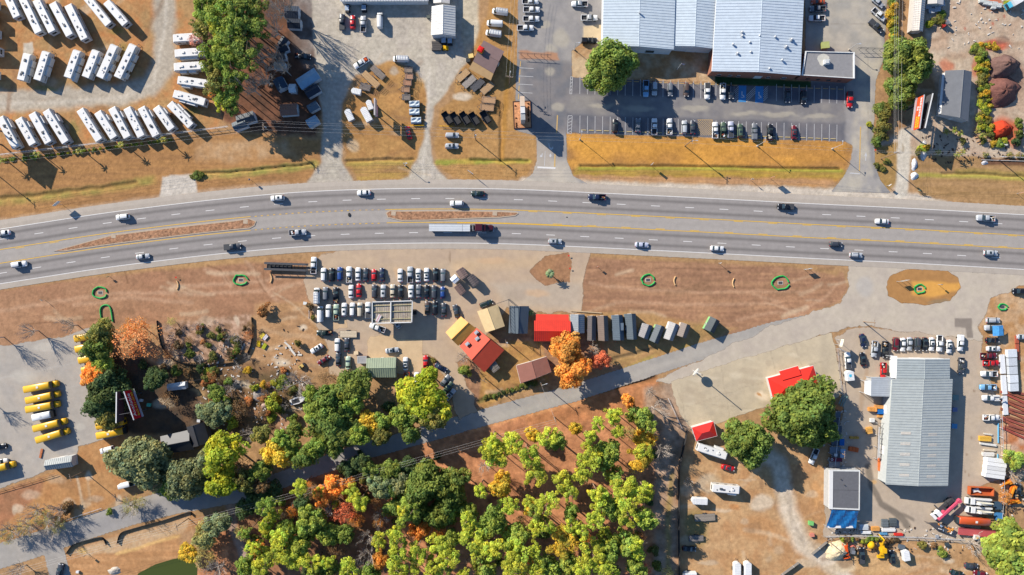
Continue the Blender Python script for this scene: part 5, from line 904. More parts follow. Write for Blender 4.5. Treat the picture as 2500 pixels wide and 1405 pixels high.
SR = [([(1393, 768), (1427, 768), (1427, 814), (1393, 814)], (176, 184, 190), "pale grey roofed portable shed against the red shop", .53), ([(1435, 771.6), (1455.6, 771.6), (1455, 832), (1434, 832)], (116, 108, 106), "taupe roofed narrow portable shed, next after the pale grey one", .45), ([(1458, 771), (1484, 771), (1486, 833), (1461, 832)], (148, 128, 116), "light taupe roofed portable shed in the row", .55), ([(1494.5, 770), (1520, 769), (1524, 831), (1497, 831)], (104, 120, 134), "blue grey shingled portable shed with a dormer", .58), ([(1525, 767), (1552, 766), (1555, 829), (1531, 829)], (108, 120, 128), "slate roofed tall portable shed at the row's bend", .58),
      ([(1569.7, 789), (1593.6, 796), (1581, 830), (1557.6, 820)], (160, 156, 158), "light grey roofed small shed, first of the slanted ones", .55), ([(1601.5, 792), (1624, 798), (1606, 841), (1585, 831)], (84, 98, 110), "slate blue roofed small shed among the slanted ones", .55), ([(1634.6, 785), (1658.5, 794), (1642.5, 833.5), (1619.8, 826)], (196, 194, 192), "whitish roofed small shed among the slanted ones", .55), ([(1663, 787), (1686, 795), (1675, 827), (1651.6, 819)], (150, 136, 126), "taupe roofed small shed at the end of the slanted ones", .55), ([(1734.8, 772.8), (1757.6, 784.6), (1742.7, 815), (1718.4, 803.5)], (70, 82, 88), "dark roofed small shed with green trim standing apart", .55)]
for i, (cs, col, lab, rf) in enumerate(SR):
    t, q = gable("portable_shed", lab, cs, 'v', 2.9 if i < 5 else 2.6, 4.1 if i < 5 else 3.7, tuple(int(v * .86) for v in col), [(206, 206, 204), (150, 140, 132), (196, 176, 160), (120, 132, 144), (120, 130, 130), (226, 224, 220), (150, 190, 130), (230, 228, 224), (210, 196, 180), (140, 196, 130)][i], "shed", rib=.8, rf=rf, over=.1, openings=((0, .5, 1.1, 1.9, 'door'), (3, .4, .7, .8, 'window')))
    if i == 3: p = W(1517, 798, 3.6) - t.location; obj("dormer", MB().rbox(0, 0, 3.4, 1.5, 2.6, .9), OBJS, t, (p.x, p.y, 0), color=RGB(104, 120, 134))
t, q = gable("brown_roofed_house", "faded brown roofed house beside the golden tree", [(1260.5, 892.8), (1333.8, 871), (1346.3, 908.7), (1271, 936)], 'v', 3.2, 4.5, (160, 108, 92), (196, 186, 170), openings=((2, .4, 1.1, 2.1, 'door'),), fascia=(214, 204, 190))
gable("green_roofed_workshop", "pale green metal roofed workshop below the concrete pad", [(895, 875), (967, 873), (967, 922), (896, 922)], 'h', 3.0, 4.2, (158, 170, 142), (190, 188, 176), rib=.8, openings=((0, .3, 3, 2.4, 'door'), (1, .5, 1, 2, 'door')))
t, q = flat_roof("lean_to_shed", "small grey flat roofed lean-to joined to the green workshop", [(872, 870), (895, 870), (895, 888), (872, 888)], 2.6, (170, 168, 168), (150, 120, 110), .04, (180, 178, 176), cat="shed")
# open canopy over the used cars
hC = 5.4; cq = [W(x, y, hC) for x, y in ((908.5, 738), (1006.5, 735), (1005, 787.5), (908.5, 790))]; o = sum(cq, Vector()) / 4; t = thing("open_canopy", "old fuel canopy with white steel rim and bare striped deck over the car lot", "canopy", (o.x, o.y, 0)); cq = [p - o for p in cq]; A, B, C, D = cq
obj("deck", MB().prism([(p.x * .985, p.y * .97) for p in cq][::-1], hC - .75, hC - .65), mat("striped_rusty_deck", RGB(176, 164, 146), .8, ns=.8, na=.3, ns2=3, na2=.25), t)
for k in range(22): a = A.lerp(B, (k + .7) / 22.5); b = D.lerp(C, (k + .7) / 22.5); obj("deck_panel", MB().cyl((a.x, a.y - .4, hC - .62), (b.x, b.y + .4, hC - .62), .05, n=4), OBJM, t, color=random.choice([RGB(190, 176, 150), RGB(170, 140, 120), RGB(150, 160, 140), RGB(196, 190, 180), RGB(170, 150, 160)]))
for a, b in ((A, B), (B, C), (C, D), (D, A)): d = (b - a); m = (a + b) / 2; obj("rim_beam", MB().rbox(0, 0, hC - .45, d.length + .2, .3, .9), WHITEM, t, (m.x, m.y, 0), math.atan2(d.y, d.x))
a = A.lerp(B, .465); b = D.lerp(C, .465); m = (a + b) / 2; obj("centre_beam", MB().rbox(0, 0, hC - .4, (b - a).length, .35, .8), WHITEM, t, (m.x, m.y, 0), math.atan2((b - a).y, (b - a).x))
for f in (.18, .48, .82): a = A.lerp(D, f); b = B.lerp(C, f); m = (a + b) / 2; obj("purlin", MB().rbox(0, 0, hC - .45, (b - a).length, .16, .28), OBJM, t, (m.x, m.y, 0), math.atan2((b - a).y, (b - a).x), color=RGB(206, 196, 150))
for f, g_ in ((.2, .3), (.2, .7), (.8, .3), (.8, .7)): p = A.lerp(B, f).lerp(D.lerp(C, f), g_); obj("column", MB().cyl((p.x, p.y, 0), (p.x, p.y, hC - .7), .14), GALV, t)
p = W(923.5, 777.5, 5.6); s = thing("loose_sign_panel", "white sign panel with faded red lettering lying tilted on the canopy", "sign", (p.x, p.y, hC - .25), 62 * D2R); obj("panel", MB().rbox(0, 0, 0, 2.6, 1.15, .12), WHITEM, s); text_part("lettering", "#5", .8, mat("faded_red_lettering", RGB(206, 110, 130), .8), s, (0, 0, .07), (0, 0, 0), 1.1)
# lumber yard buildings
t, q = gable("long_metal_building", "long grey green ribbed metal building with rows of roof lights", [(2178, 926), (2326, 926), (2314.5, 1187), (2162, 1183)], 'v', 5.6, 6.8, (180, 186, 184), (196, 200, 198), rib=.95, ribh=1.3, rf=.49, openings=((2, .3, 3.5, 3.5, 'door'), (3, .3, 3, 3, 'door'), (3, .7, 3, 3, 'door'))); o = t.location
for k in range(5):
    for x0, y0 in ((2211.5, 1058 + 25.7 * k), (2277, 1061 + 25.7 * k)):
        x = x0 - k * 1; hz = 6.25; p = W(x, y0, hz) - o; s_ = 1 if x < 2245 else -1; tilt = math.atan2(1.2, 10.5) * s_
        r = obj("roof_light", MB().rbox(0, 0, .05, 3.2, .9, .08), mat("fibreglass_roof_light", RGB(206, 198, 186), .6, ns=2, na=.15), t, (p.x, p.y, hz)); r.rotation_euler = (0, -tilt, 0)
gable("metal_front_building", "grey metal front section with white parapet joined to the long building", [(2190, 876), (2319, 877), (2319, 925.5), (2188, 925.5)], 'v', 5.6, 6.6, (172, 180, 180), (214, 214, 210), rib=.95, ribh=1.3, openings=((0, .5, 4, 3, 'door'),), fascia=(240, 240, 238))
def lean(name, label, cs, z0, z1, col, rib=0.0, wall=None, posts=True, cat="canopy"):
    q = [W(x, y, (z0 + z1) / 2) for x, y in cs]; o = sum(q, Vector()) / 4; t = thing(name, label, cat, (o.x, o.y, 0)); q = [p - o for p in q]; zz = (z0, z1, z1, z0)
    obj("roof", MB().add([(p.x, p.y, z) for p, z in zip(q, zz)] + [(p.x, p.y, z - .12) for p, z in zip(q, zz)], [(0, 1, 2, 3), (4, 7, 6, 5), (0, 4, 5, 1), (1, 5, 6, 2), (2, 6, 7, 3), (3, 7, 4, 0)]), OBJS, t, color=RGB(*col))
    if rib:
        b = MB(); n = int((q[3] - q[0]).length / rib)
        for k in range(n): a = q[0].lerp(q[3], (k + .5) / n); c = q[1].lerp(q[2], (k + .5) / n); b.cyl((a.x, a.y, z0 + .03), (c.x, c.y, z1 + .03), .05, n=4)
        obj("roof_ribs", b, OBJS, t, color=RGB(*col), kind="stuff")
    for p, z in zip(q, zz): obj("post", MB().cyl((p.x * .95, p.y * .95, 0), (p.x * .95, p.y * .95, z - .1), .1), GALV, t)
    if wall: obj("wall", MB().prism([(p.x * .9, p.y * .9) for p in q][::-1], 0, min(z0, z1) - .15), OBJM, t, color=RGB(*wall))
    return t
lean("side_annex", "grey ribbed roof annex beside the red pickup", [(2128, 922), (2189, 922), (2188, 969), (2127, 968)], 4.2, 4.6, (178, 184, 190), .7, (190, 190, 188), cat="building"); lean("white_canopy", "white sloping canopy on the end of the ribbed annex", [(2112, 930), (2127, 930), (2126, 967), (2111, 961)], 3.6, 4.1, (240, 240, 238)); lean("white_canopy", "white sloping canopy along the long building's front corner", [(2176, 869), (2189.5, 870), (2188, 924), (2176, 923)], 4.6, 5.2, (240, 240, 238))
t, q = flat_roof("grey_roofed_store", "charcoal flat roofed store with white side strip", [(2026, 1148), (2100, 1149), (2099, 1246), (2025, 1243)], 4.6, (110, 110, 114), (190, 190, 188), .12, (226, 226, 222)); o = t.location
obj("white_fascia", MB().prism([tuple((W(x, y, 4.6) - o).xy) for x, y in ((2024.5, 1147.5), (2034, 1148), (2033, 1244), (2024, 1243))][::-1], 4.2, 4.66), WHITEM, t); obj("seam", MB().prism([tuple((W(x, y, 4.5) - o).xy) for x, y in ((2034, 1196), (2100, 1197.5), (2100, 1198.3), (2034, 1196.8))][::-1], 4.4, 4.5), STEEL, t)
for x, y in ((2061, 1184), (2052, 1170)): p = W(x, y, 4.6) - o; obj("roof_vent", MB().cyl((p.x, p.y, 4.3), (p.x, p.y, 5.0), .16), STEEL, t)
# blue tarpaulin roof
TX, TY = 14, 10; base = [(2028, 1243), (2094, 1247), (2092, 1292), (2020, 1290)]; q = [W(x, y, 3.6) for x, y in base]; o = sum(q, Vector()) / 4; t = thing("tarpaulin_shelter", "blue tarpaulin roof sagging behind the charcoal store", "shelter", (o.x, o.y, 0)); vv = []; rr_ = random.Random(5)
for j in range(TY + 1):
    for i in range(TX + 1): p = q[0].lerp(q[1], i / TX).lerp(q[3].lerp(q[2], i / TX), j / TY) - o; vv.append((p.x, p.y, 4.2 - 1.4 * j / TY + .18 * math.sin(i * 1.1 + j * .5) + rr_.uniform(-.1, .1)))
obj("tarpaulin", MB().add(vv, [(j * (TX + 1) + i, j * (TX + 1) + i + 1, (j + 1) * (TX + 1) + i + 1, (j + 1) * (TX + 1) + i) for j in range(TY) for i in range(TX)]), mat("blue_tarpaulin", RGB(26, 104, 164), .45, ns=1, na=.2, spec=.5), t)
for p in q: obj("post", MB().cyl(tuple((p - o) * .96), tuple((p - o) * .96 + Vector((0, 0, 2.8))), .07), GALV, t)
p = (q[2] + q[3]) / 2 - o; obj("white_edge", MB().rbox(p.x, p.y + .3, 2.85, 9.5, .8, .06), WHITEM, t)
# red hip roofs
def hip(name, label, cs, he, hr, col, wallc, inset=.5):
    q = [W(x, y, he) for x, y in cs]; o = sum(q, Vector()) / 4; t = thing(name, label, "building", (o.x, o.y, 0)); A, B, C, D = [p - o for p in q]; m0 = (A + D) / 2; m1 = (B + C) / 2; hw = (A - D).length / 2; d = (m1 - m0).normalized(); r0 = m0 + d * hw * inset * 2; r1 = m1 - d * hw * inset * 2
    Z = lambda p, z: (p.x, p.y, z)
    for nm, f in (("roof_slope", [Z(A, he), Z(B, he), Z(r1, hr), Z(r0, hr)]), ("roof_slope", [Z(C, he), Z(D, he), Z(r0, hr), Z(r1, hr)]), ("roof_hip", [Z(B, he), Z(C, he), Z(r1, hr)]), ("roof_hip", [Z(D, he), Z(A, he), Z(r0, hr)])): obj(nm, MB().face(f), OBJS, t, color=RGB(*col))
    for a, b in ((A, B), (B, C), (C, D), (D, A)): m = (a + b) / 2; obj("fascia", MB().rbox(0, 0, he - .12, (b - a).length + .1, .12, .26), WHITEM, t, (m.x, m.y, 0), math.atan2((b - a).y, (b - a).x))
    obj("wall", MB().prism([(p.x * .95, p.y * .94) for p in (D, C, B, A)], 0, he - .1), OBJM, t, color=RGB(*wallc)); return t, (A, B, C, D)
t, q = hip("red_hip_roofed_station", "bright red hip roofed station partly under the big oak", [(1874, 924), (1986, 893), (2004, 955), (1890, 985)], 3.4, 5.2, (232, 52, 36), (220, 214, 204)); o = t.location
e = [W(x, y, 3.5) - o for x, y in ((1902, 907), (1948, 893.5), (1953, 915), (1908, 928))]; obj("porch_gable", MB().add([(p.x, p.y, z) for p, z in zip(e, (3.5, 3.5, 4.5, 4.5))] + [(p.x, p.y, z - .15) for p, z in zip(e, (3.5, 3.5, 4.5, 4.5))], [(0, 1, 2, 3), (4, 7, 6, 5), (0, 4, 5, 1), (1, 5, 6, 2), (2, 6, 7, 3), (3, 7, 4, 0)]), OBJS, t, color=RGB(232, 52, 36)); m = (e[0] + e[1]) / 2; d = e[1] - e[0]; obj("fascia", MB().rbox(0, 0, 3.38, d.length, .12, .26), WHITEM, t, (m.x, m.y, 0), math.atan2(d.y, d.x))
hip("red_roofed_kiosk", "small bright red roofed kiosk above the shaded travel trailer", [(1689, 1044.5), (1742, 1029), (1751, 1065), (1700, 1078)], 3.0, 4.2, (222, 50, 40), (214, 208, 200))
# nursery house, greenhouse shed, bus lot shed, black house
t, q = gable("nursery_house", "charcoal roofed nursery house with a pale porch side", [(2308, 173), (2373, 175.5), (2364, 298), (2298, 280)], 'v', 3.4, 5.0, (122, 124, 128), (206, 204, 200), rf=.58, openings=((3, .5, 1.1, 2.1, 'door'), (3, .25, 1.2, 1.2, 'window'), (2, .5, 1.1, 2.1, 'door'))); o = t.location; e = [W(x, y, 3) - o for x, y in ((2301, 180), (2308, 180), (2299, 278), (2292, 278))]
obj("porch_roof", MB().add([(p.x, p.y, z) for p, z in zip(e, (2.9, 3.3, 3.3, 2.9))] + [(p.x, p.y, 2.75) for p in e], [(0, 1, 2, 3), (4, 7, 6, 5), (0, 4, 5, 1), (1, 5, 6, 2), (2, 6, 7, 3), (3, 7, 4, 0)]), WHITEM, t)
t, q = gable("nursery_shed", "long white roofed nursery shed with a worn gable end", [(2237, -60), (2265, -60), (2253, 78), (2226, 76)], 'v', 3.2, 4.2, (214, 206, 196), (206, 200, 192), rib=.8, openings=((2, .5, 1.0, 2, 'door'),))
gable("small_nursery_shed", "pale roofed small shed beside the long nursery shed", [(2266, -30), (2305, -30), (2303, 12), (2265, 10)], 'v', 2.6, 3.4, (210, 206, 200))
t, q = gable("bus_lot_shed", "grey metal shed at the corner of the bus lot", [(110, 1124), (176, 1113), (179, 1140), (112, 1149)], 'h', 3.4, 4.3, (150, 156, 156), (206, 206, 204), rib=.8, openings=((1, .5, 3, 2.6, 'door'),))
gable("black_roofed_house", "black roofed house among dark trees below the billboard", [(455, 1043), (498, 1031), (512, 1080), (470, 1093)], 'v', 4, 6, (58, 58, 62), (110, 104, 100)); gable("black_roofed_wing", "black roofed house wing joining the main roof", [(391, 1066), (462, 1050), (475, 1098), (410, 1108)], 'h', 3.6, 5.6, (52, 54, 60), (110, 104, 100))
gable("backyard_shed", "small white and grey shed by the backyard fence", [(408, 938), (452, 932), (455, 950), (411, 955)], 'h', 2.5, 3.2, (186, 190, 194), (210, 214, 218), "shed", openings=((1, .5, 1, 1.9, 'door'),))
# ---------------------------------------------------------------- trees
LEAFM = bpy.data.materials.new("leaf_mass"); LEAFM.use_nodes = True
def _leafmat():
    N = LEAFM.node_tree.nodes; L = LEAFM.node_tree.links; b = N["Principled BSDF"]; b.inputs["Roughness"].default_value = .7; b.inputs["Specular IOR Level"].default_value = .15
    a = N.new("ShaderNodeAttribute"); a.attribute_name = "Col"; o = N.new("ShaderNodeObjectInfo"); m = N.new("ShaderNodeVectorMath"); m.operation = 'MULTIPLY'
    L.new(a.outputs["Color"], m.inputs[0]); L.new(o.outputs["Color"], m.inputs[1]); L.new(m.outputs[0], b.inputs["Base Color"])
    t = N.new("ShaderNodeBsdfTranslucent"); L.new(m.outputs[0], t.inputs[0]); x = N.new("ShaderNodeMixShader"); x.inputs[0].default_value = .42
    L.new(b.outputs[0], x.inputs[1]); L.new(t.outputs[0], x.inputs[2]); L.new(x.outputs[0], N["Material Output"].inputs[0])
_leafmat()
BARK = mat("tree_bark", RGB(112, 90, 74), .95, ns=4, na=.25); BARKG = mat("grey_bark", RGB(190, 178, 166), .95, ns=4, na=.2, objrand=.15)
def leaf_mesh(name, seed, nc, nl, cr, ls, flat=.75, hole=.35, zlo=-.35, jit=.9, tip=0.0):
    """unit crown: nc clumps of nl leaf faces; clump radius cr, leaf size ls"""
    r = np.random.default_rng(seed); C = []; lob = r.random(7) * 6.28
    while len(C) < nc:
        d = r.normal(size=3); d /= np.linalg.norm(d)
        if d[2] < zlo: continue
        th = math.atan2(d[1], d[0]); R = .86 + .13 * math.sin(2 * th + lob[0]) + .09 * math.sin(3 * th + lob[1]) + .07 * math.sin(5 * th + lob[2])
        rad = R * (hole + (1 - hole) * r.random() ** .5); C.append((d[0] * rad * (1 - cr * .6), d[1] * rad * (1 - cr * .6), d[2] * rad * flat, r.uniform(.72, 1.22), r.uniform(.65, 1.2)))
    C = np.array(C); n = nc * nl; ci = np.repeat(np.arange(nc), nl)
    d = r.normal(size=(n, 3)); d[:, 2] = np.abs(d[:, 2]) * .8 + d[:, 2] * .35; d /= np.linalg.norm(d, axis=1)[:, None]
    rad = cr * C[ci, 4] * (.45 + .55 * r.random(n) ** .5)
    ctr = C[ci, :3] + d * rad[:, None] * np.array([1, 1, .75])
    nn = d + r.normal(size=(n, 3)) * jit * .5 + np.array([0, 0, .25]); nn /= np.linalg.norm(nn, axis=1)[:, None]
    u = np.cross(nn, r.normal(size=(n, 3))); u /= np.linalg.norm(u, axis=1)[:, None]; v = np.cross(nn, u)
    s = ls * r.uniform(.6, 1.3, n)[:, None]; asp = r.uniform(.5, 1, n)[:, None]
    P = np.stack([ctr - u * s - v * s * asp * .3, ctr + u * s * .2 - v * s * asp, ctr + u * s + v * s * asp * .3, ctr - u * s * .2 + v * s * asp], 1).reshape(-1, 3)
    me = bpy.data.meshes.new(name); me.vertices.add(n * 4); me.vertices.foreach_set("co", P.ravel()); me.loops.add(n * 4); me.loops.foreach_set("vertex_index", np.arange(n * 4, dtype=np.int32)); me.polygons.add(n); me.polygons.foreach_set("loop_start", np.arange(n, dtype=np.int32) * 4); me.update(calc_edges=True)
    br = C[ci, 3] * r.uniform(.75, 1.25, n) ; hue = r.normal(0, .07, n) + np.repeat(r.normal(0, .08, nc), nl)
    col = np.stack([br * (1 + hue), br, br * (1 - hue), np.ones(n)], 1); at = me.attributes.new("Col", 'FLOAT_COLOR', 'FACE'); at.data.foreach_set("color", col.ravel().astype(np.float32)); me.materials.append(LEAFM); return me
CR = {'oak': [leaf_mesh("crown", 10 + i, 190, 90, .19, .042, .7, .45, -.25) for i in range(4)], 'mid': [leaf_mesh("crown", 30 + i, 70, 80, .25, .06, .85, .3, -.4) for i in range(5)], 'pine': [leaf_mesh("crown", 50 + i, 34, 78, .235, .055, 1.0, .2, -.5, jit=1.2) for i in range(6)], 'thin': [leaf_mesh("crown", 70 + i, 60, 24, .22, .032, .75, .2, -.5, jit=1.4) for i in range(4)], 'bush': [leaf_mesh("crown", 90 + i, 26, 42, .36, .11, .7, .3, -.1) for i in range(4)]}
def trunk_mesh(name, seed, h, r0, lean_=.04, limbs=5, spread=.5):
    r = random.Random(seed); m = MB(); pts = [(0, 0, 0)]; x = y = 0
    for k in range(1, 6): x += r.uniform(-lean_, lean_) * h; y += r.uniform(-lean_, lean_) * h; pts.append((x, y, h * k / 5))
    for k in range(5): m.cyl(pts[k], pts[k + 1], r0 * (1 - .16 * k), r0 * (1 - .16 * (k + 1)), 6)
    for k in range(limbs):
        p = Vector(pts[3]).lerp(Vector(pts[5]), k / limbs); a = r.uniform(0, 6.28); l = spread * r.uniform(.7, 1.2); q = p + Vector((math.cos(a) * l, math.sin(a) * l, l * .6)); m.cyl(p, q, r0 * .3, r0 * .08, 4)
    return m.mesh(name)
TR = {'tall': [trunk_mesh("trunk", i, 1.0, .012, .01, 7, .12) for i in range(4)], 'short': [trunk_mesh("trunk", 10 + i, 1.0, .045, .03, 6, .4) for i in range(4)]}
def bare_mesh(seed, n1=8, n2=4, n3=4, th=.02):
    r = random.Random(seed); m = MB(); top = Vector((0, 0, .45)); m.cyl((0, 0, 0), top, th * 2.2, th * 1.5, 6)
    for i in range(n1):
        a = i / n1 * 6.28 + r.uniform(-.4, .4); p0 = Vector((0, 0, r.uniform(.25, .45))); l = r.uniform(.45, .75); d = Vector((math.cos(a), math.sin(a), r.uniform(.35, 1.1))).normalized(); p1 = p0 + d * l; m.cyl(p0, p1, th * 1.1, th * .6, 4)
        for j in range(n2):
            q0 = p0.lerp(p1, r.uniform(.3, 1)); dd = (d + Vector((r.uniform(-.9, .9), r.uniform(-.9, .9), r.uniform(-.2, .7)))).normalized(); q1 = q0 + dd * l * r.uniform(.35, .7); m.cyl(q0, q1, th * .5, th * .25, 3, False)
            for k in range(n3):
                s0 = q0.lerp(q1, r.uniform(.2, 1)); ee = (dd + Vector((r.uniform(-1, 1), r.uniform(-1, 1), r.uniform(-.3, .6)))).normalized(); s1 = s0 + ee * l * r.uniform(.15, .4); m.cyl(s0, s1, th * .3, th * .12, 3, False)
                for w in range(2): f = (ee + Vector((r.uniform(-1, 1), r.uniform(-1, 1), r.uniform(-.3, .5)))).normalized(); z0 = s0.lerp(s1, r.uniform(.3, 1)); m.cyl(z0, z0 + f * l * .16, th * .2, th * .08, 3, False)
    me = m.mesh("branches"); me.materials.append(BARKG); return me
BARE = [bare_mesh(i, 9, 5, 5) for i in range(4)]; 
TC = dict(oak=(118, 132, 62), dark=(80, 98, 58), blue=(124, 132, 92), lime=(174, 180, 66), green=(138, 154, 68), gold=(202, 172, 62), orange=(218, 150, 70), rust=(190, 134, 84), red=(214, 122, 84), pink=(196, 140, 120), brown=(134, 108, 76), olive=(128, 126, 66), pale=(170, 160, 96), yg=(160, 164, 50))
tn = [0]
def tree(px, py, r, kind, col, h, label, group=None, name="tree", zs=None, cat="tree", sq=1.0):
    tn[0] += 1; i = tn[0]; rd = random.Random(i * 13); R = r * SC
    form = {'oak': .42, 'mid': .62, 'pine': .8, 'thin': .6, 'bush': .35, 'bare': .55}[kind]; hc = h * form
    p = W(px, py, hc); R *= (HC - hc) / HC
    t = thing(name, label, cat, (p.x, p.y, -.05), rd.uniform(0, 6.28), group)
    if kind == 'bare':
        o = obj("branches", BARE[i % len(BARE)], None, t); o.scale = (R * 1.15, R * 1.15, h * .92); t["kind"] = "thing"; return t
    o = obj("crown", CR[kind][i % len(CR[kind])], None, t, (0, 0, hc)); c = RGB(*TC[col]); v = rd.uniform(.85, 1.18) * (.72 if kind == 'bush' else 1); g = rd.uniform(.93, 1.08)
    o.color = (c[0] * v / g * 1.85, c[1] * v * 1.85, c[2] * v * 1.85, 1); vz = (h - hc) * (1.15 if kind != 'oak' else 1.6) if zs is None else zs
    o.scale = (R * 1.1, R * 1.1 * sq, max(vz, .4)); o.rotation_euler = (0, 0, rd.uniform(0, 6.28))
    tall = kind in ('pine',); tk = obj("trunk", TR['tall' if tall else 'short'][i % 4], BARK if not tall else mat("pine_bark", RGB(168, 140, 120), .95, ns=4, na=.2), t); tk.scale = (h * (1.15 if tall else .6), h * (1.15 if tall else .6), h * (.95 if tall else .75)); return t
# single trees
tree(1487, 166, 66, 'oak', 'oak', 14, "big rounded oak overhanging the retail car bays", name="oak_tree"); tree(2215, 152, 62, 'oak', 'oak', 11, "broad oak between the retail drive and the nursery house", name="oak_tree"); tree(2196, 226, 42, 'oak', 'oak', 8, "lower oak by the nursery sign, joined to the broad oak", name="oak_tree")
tree(1955, 1005, 82, 'oak', 'oak', 14, "huge oak shading the red hip roof", name="oak_tree"); tree(1822, 1078, 60, 'oak', 'oak', 13, "oak beside the small red kiosk, half of a pair", name="oak_tree"); tree(1992, 1050, 48, 'oak', 'oak', 10, "oak at the lumber racks, merging with the huge oak", name="oak_tree")
tree(1386, 858, 46, 'mid', 'orange', 11, "golden orange autumn tree beside the bright red shop", name="autumn_tree"); tree(1396, 908, 44, 'mid', 'orange', 10, "golden orange autumn tree leaning over the side road", name="autumn_tree"); tree(1466, 882, 25, 'mid', 'red', 7, "salmon red autumn tree beside the golden one", name="autumn_tree"); tree(1448, 852, 18, 'bare', 'pink', 6, "leafless grey tree between the golden and red trees", name="bare_tree")
tree(2460, 1345, 72, 'mid', 'green', 12, "large yellow green tree over the scrap yard corner", name="leafy_tree"); tree(2476, 1122, 28, 'mid', 'green', 7, "yellow green tree by the white sheds", name="leafy_tree"); tree(2478, 1160, 24, 'bare', 'pink', 6, "leafless shrub tree by the orange machinery", name="bare_tree"); tree(2378, 1330, 32, 'bare', 'brown', 6, "leafless brown tree below the orange bus", name="bare_tree"); tree(2452, 1212, 20, 'thin', 'orange', 5, "thin orange tree beside the orange machinery", name="autumn_tree")
tree(332, 832, 62, 'thin', 'rust', 12, "sparse rusty orange tree above the silt fence", name="autumn_tree"); tree(330, 800, 36, 'thin', 'orange', 9, "bright orange sparse tree by the green tube fence", name="autumn_tree"); tree(248, 812, 34, 'mid', 'olive', 11, "olive green tree over the hidden school buses", name="leafy_tree"); tree(238, 858, 36, 'mid', 'oak', 11, "dark olive tree over the hidden school buses", name="leafy_tree"); tree(254, 884, 30, 'mid', 'green', 9, "bright green tree over the last hidden school bus", name="leafy_tree"); tree(232, 912, 36, 'mid', 'orange', 9, "orange tree beside the hidden school buses", name="autumn_tree")
tree(268, 962, 64, 'oak', 'dark', 10, "dark green broad tree beside the red billboard", name="leafy_tree"); tree(266, 1022, 30, 'mid', 'olive', 9, "grey green tree at the billboard's foot", name="leafy_tree"); tree(350, 1130, 72, 'oak', 'blue', 12, "big blue green tree over the white vans", name="leafy_tree"); tree(462, 1168, 58, 'oak', 'blue', 12, "blue green tree beside the black roofed house", name="leafy_tree"); tree(378, 925, 30, 'mid', 'dark', 7, "dark shrubby tree in the billboard's shade", name="leafy_tree")
tree(545, 1112, 56, 'mid', 'yg', 17, "tall lime green tree beside the black roofed house", name="leafy_tree"); tree(548, 1178, 40, 'mid', 'yg', 15, "tall lime green tree above the shaded lane", name="leafy_tree"); tree(590, 1150, 36, 'thin', 'brown', 13, "thin brown tree above the shaded lane", name="leafy_tree")
tree(868, 940, 50, 'mid', 'oak', 10, "green broadleaf tree behind the green workshop", name="leafy_tree"); tree(811, 996, 56, 'oak', 'oak', 11, "green broadleaf tree in the thicket by the scrap boat", name="leafy_tree"); tree(804, 1046, 52, 'mid', 'oak', 11, "green broadleaf tree at the thicket's lane side", name="leafy_tree"); tree(852, 1056, 42, 'mid', 'oak', 10, "green tree at the lane, beside the yellow one", name="leafy_tree"); tree(776, 1008, 36, 'mid', 'green', 9, "pale green tree on the thicket's open side", name="leafy_tree"); tree(800, 922, 26, 'thin', 'brown', 7, "thin brown tree by the faded green car", name="leafy_tree")
tree(903, 1036, 32, 'mid', 'gold', 9, "bright yellow tree above the shaded lane", name="autumn_tree"); tree(932, 1030, 26, 'mid', 'green', 9, "green tree close beside the bright yellow one", name="leafy_tree"); tree(1028, 972, 58, 'mid', 'yg', 14, "big yellow green tree above the three slanted cars", name="leafy_tree"); tree(1042, 920, 28, 'mid', 'yg', 12, "lime green tree beside the white sedan", name="leafy_tree"); tree(985, 1018, 34, 'mid', 'green', 12, "green tree between the yellow one and the lane", name="leafy_tree"); tree(1052, 1016, 38, 'mid', 'olive', 13, "olive tree overhanging the lane", name="leafy_tree"); tree(950, 992, 16, 'bush', 'dark', 4, "dark evergreen shrub on the orange leaf litter", name="shrub", cat="shrub")
tree(675, 1106, 38, 'mid', 'gold', 10, "golden tree by the lane, beside the green one", name="autumn_tree"); tree(713, 1094, 28, 'mid', 'green', 9, "green tree by the lane, beside the golden one", name="leafy_tree"); tree(732, 1094, 18, 'bare', 'pink', 7, "leafless grey tree beside the lane's golden tree", name="bare_tree"); tree(529, 1010, 38, 'mid', 'blue', 8, "grey green bushy tree on the overgrown lot", name="leafy_tree"); tree(500, 1003, 24, 'mid', 'blue', 6, "small grey green tree on the overgrown lot", name="leafy_tree"); tree(585, 1000, 30, 'thin', 'brown', 7, "thin brown tree on the overgrown lot", name="leafy_tree"); tree(414, 976, 27, 'thin', 'brown', 6, "rounded brown leafless tree by the backyard shed", name="bare_tree"); tree(530, 958, 24, 'mid', 'oak', 7, "green tree beside the backyard fence", name="leafy_tree")
tree(668, 985, 22, 'bush', 'lime', 5, "lime green bush beside the abandoned boat", name="shrub", cat="shrub"); tree(566, 1036, 16, 'bush', 'lime', 4, "small lime bush on the overgrown lot", name="shrub", cat="shrub"); tree(728, 935, 42, 'bare', 'pink', 7, "fallen looking grey leafless tree above the boat", name="bare_tree"); tree(606, 1062, 24, 'bare', 'pink', 9, "white barked leafless tree on the overgrown lot", name="bare_tree")
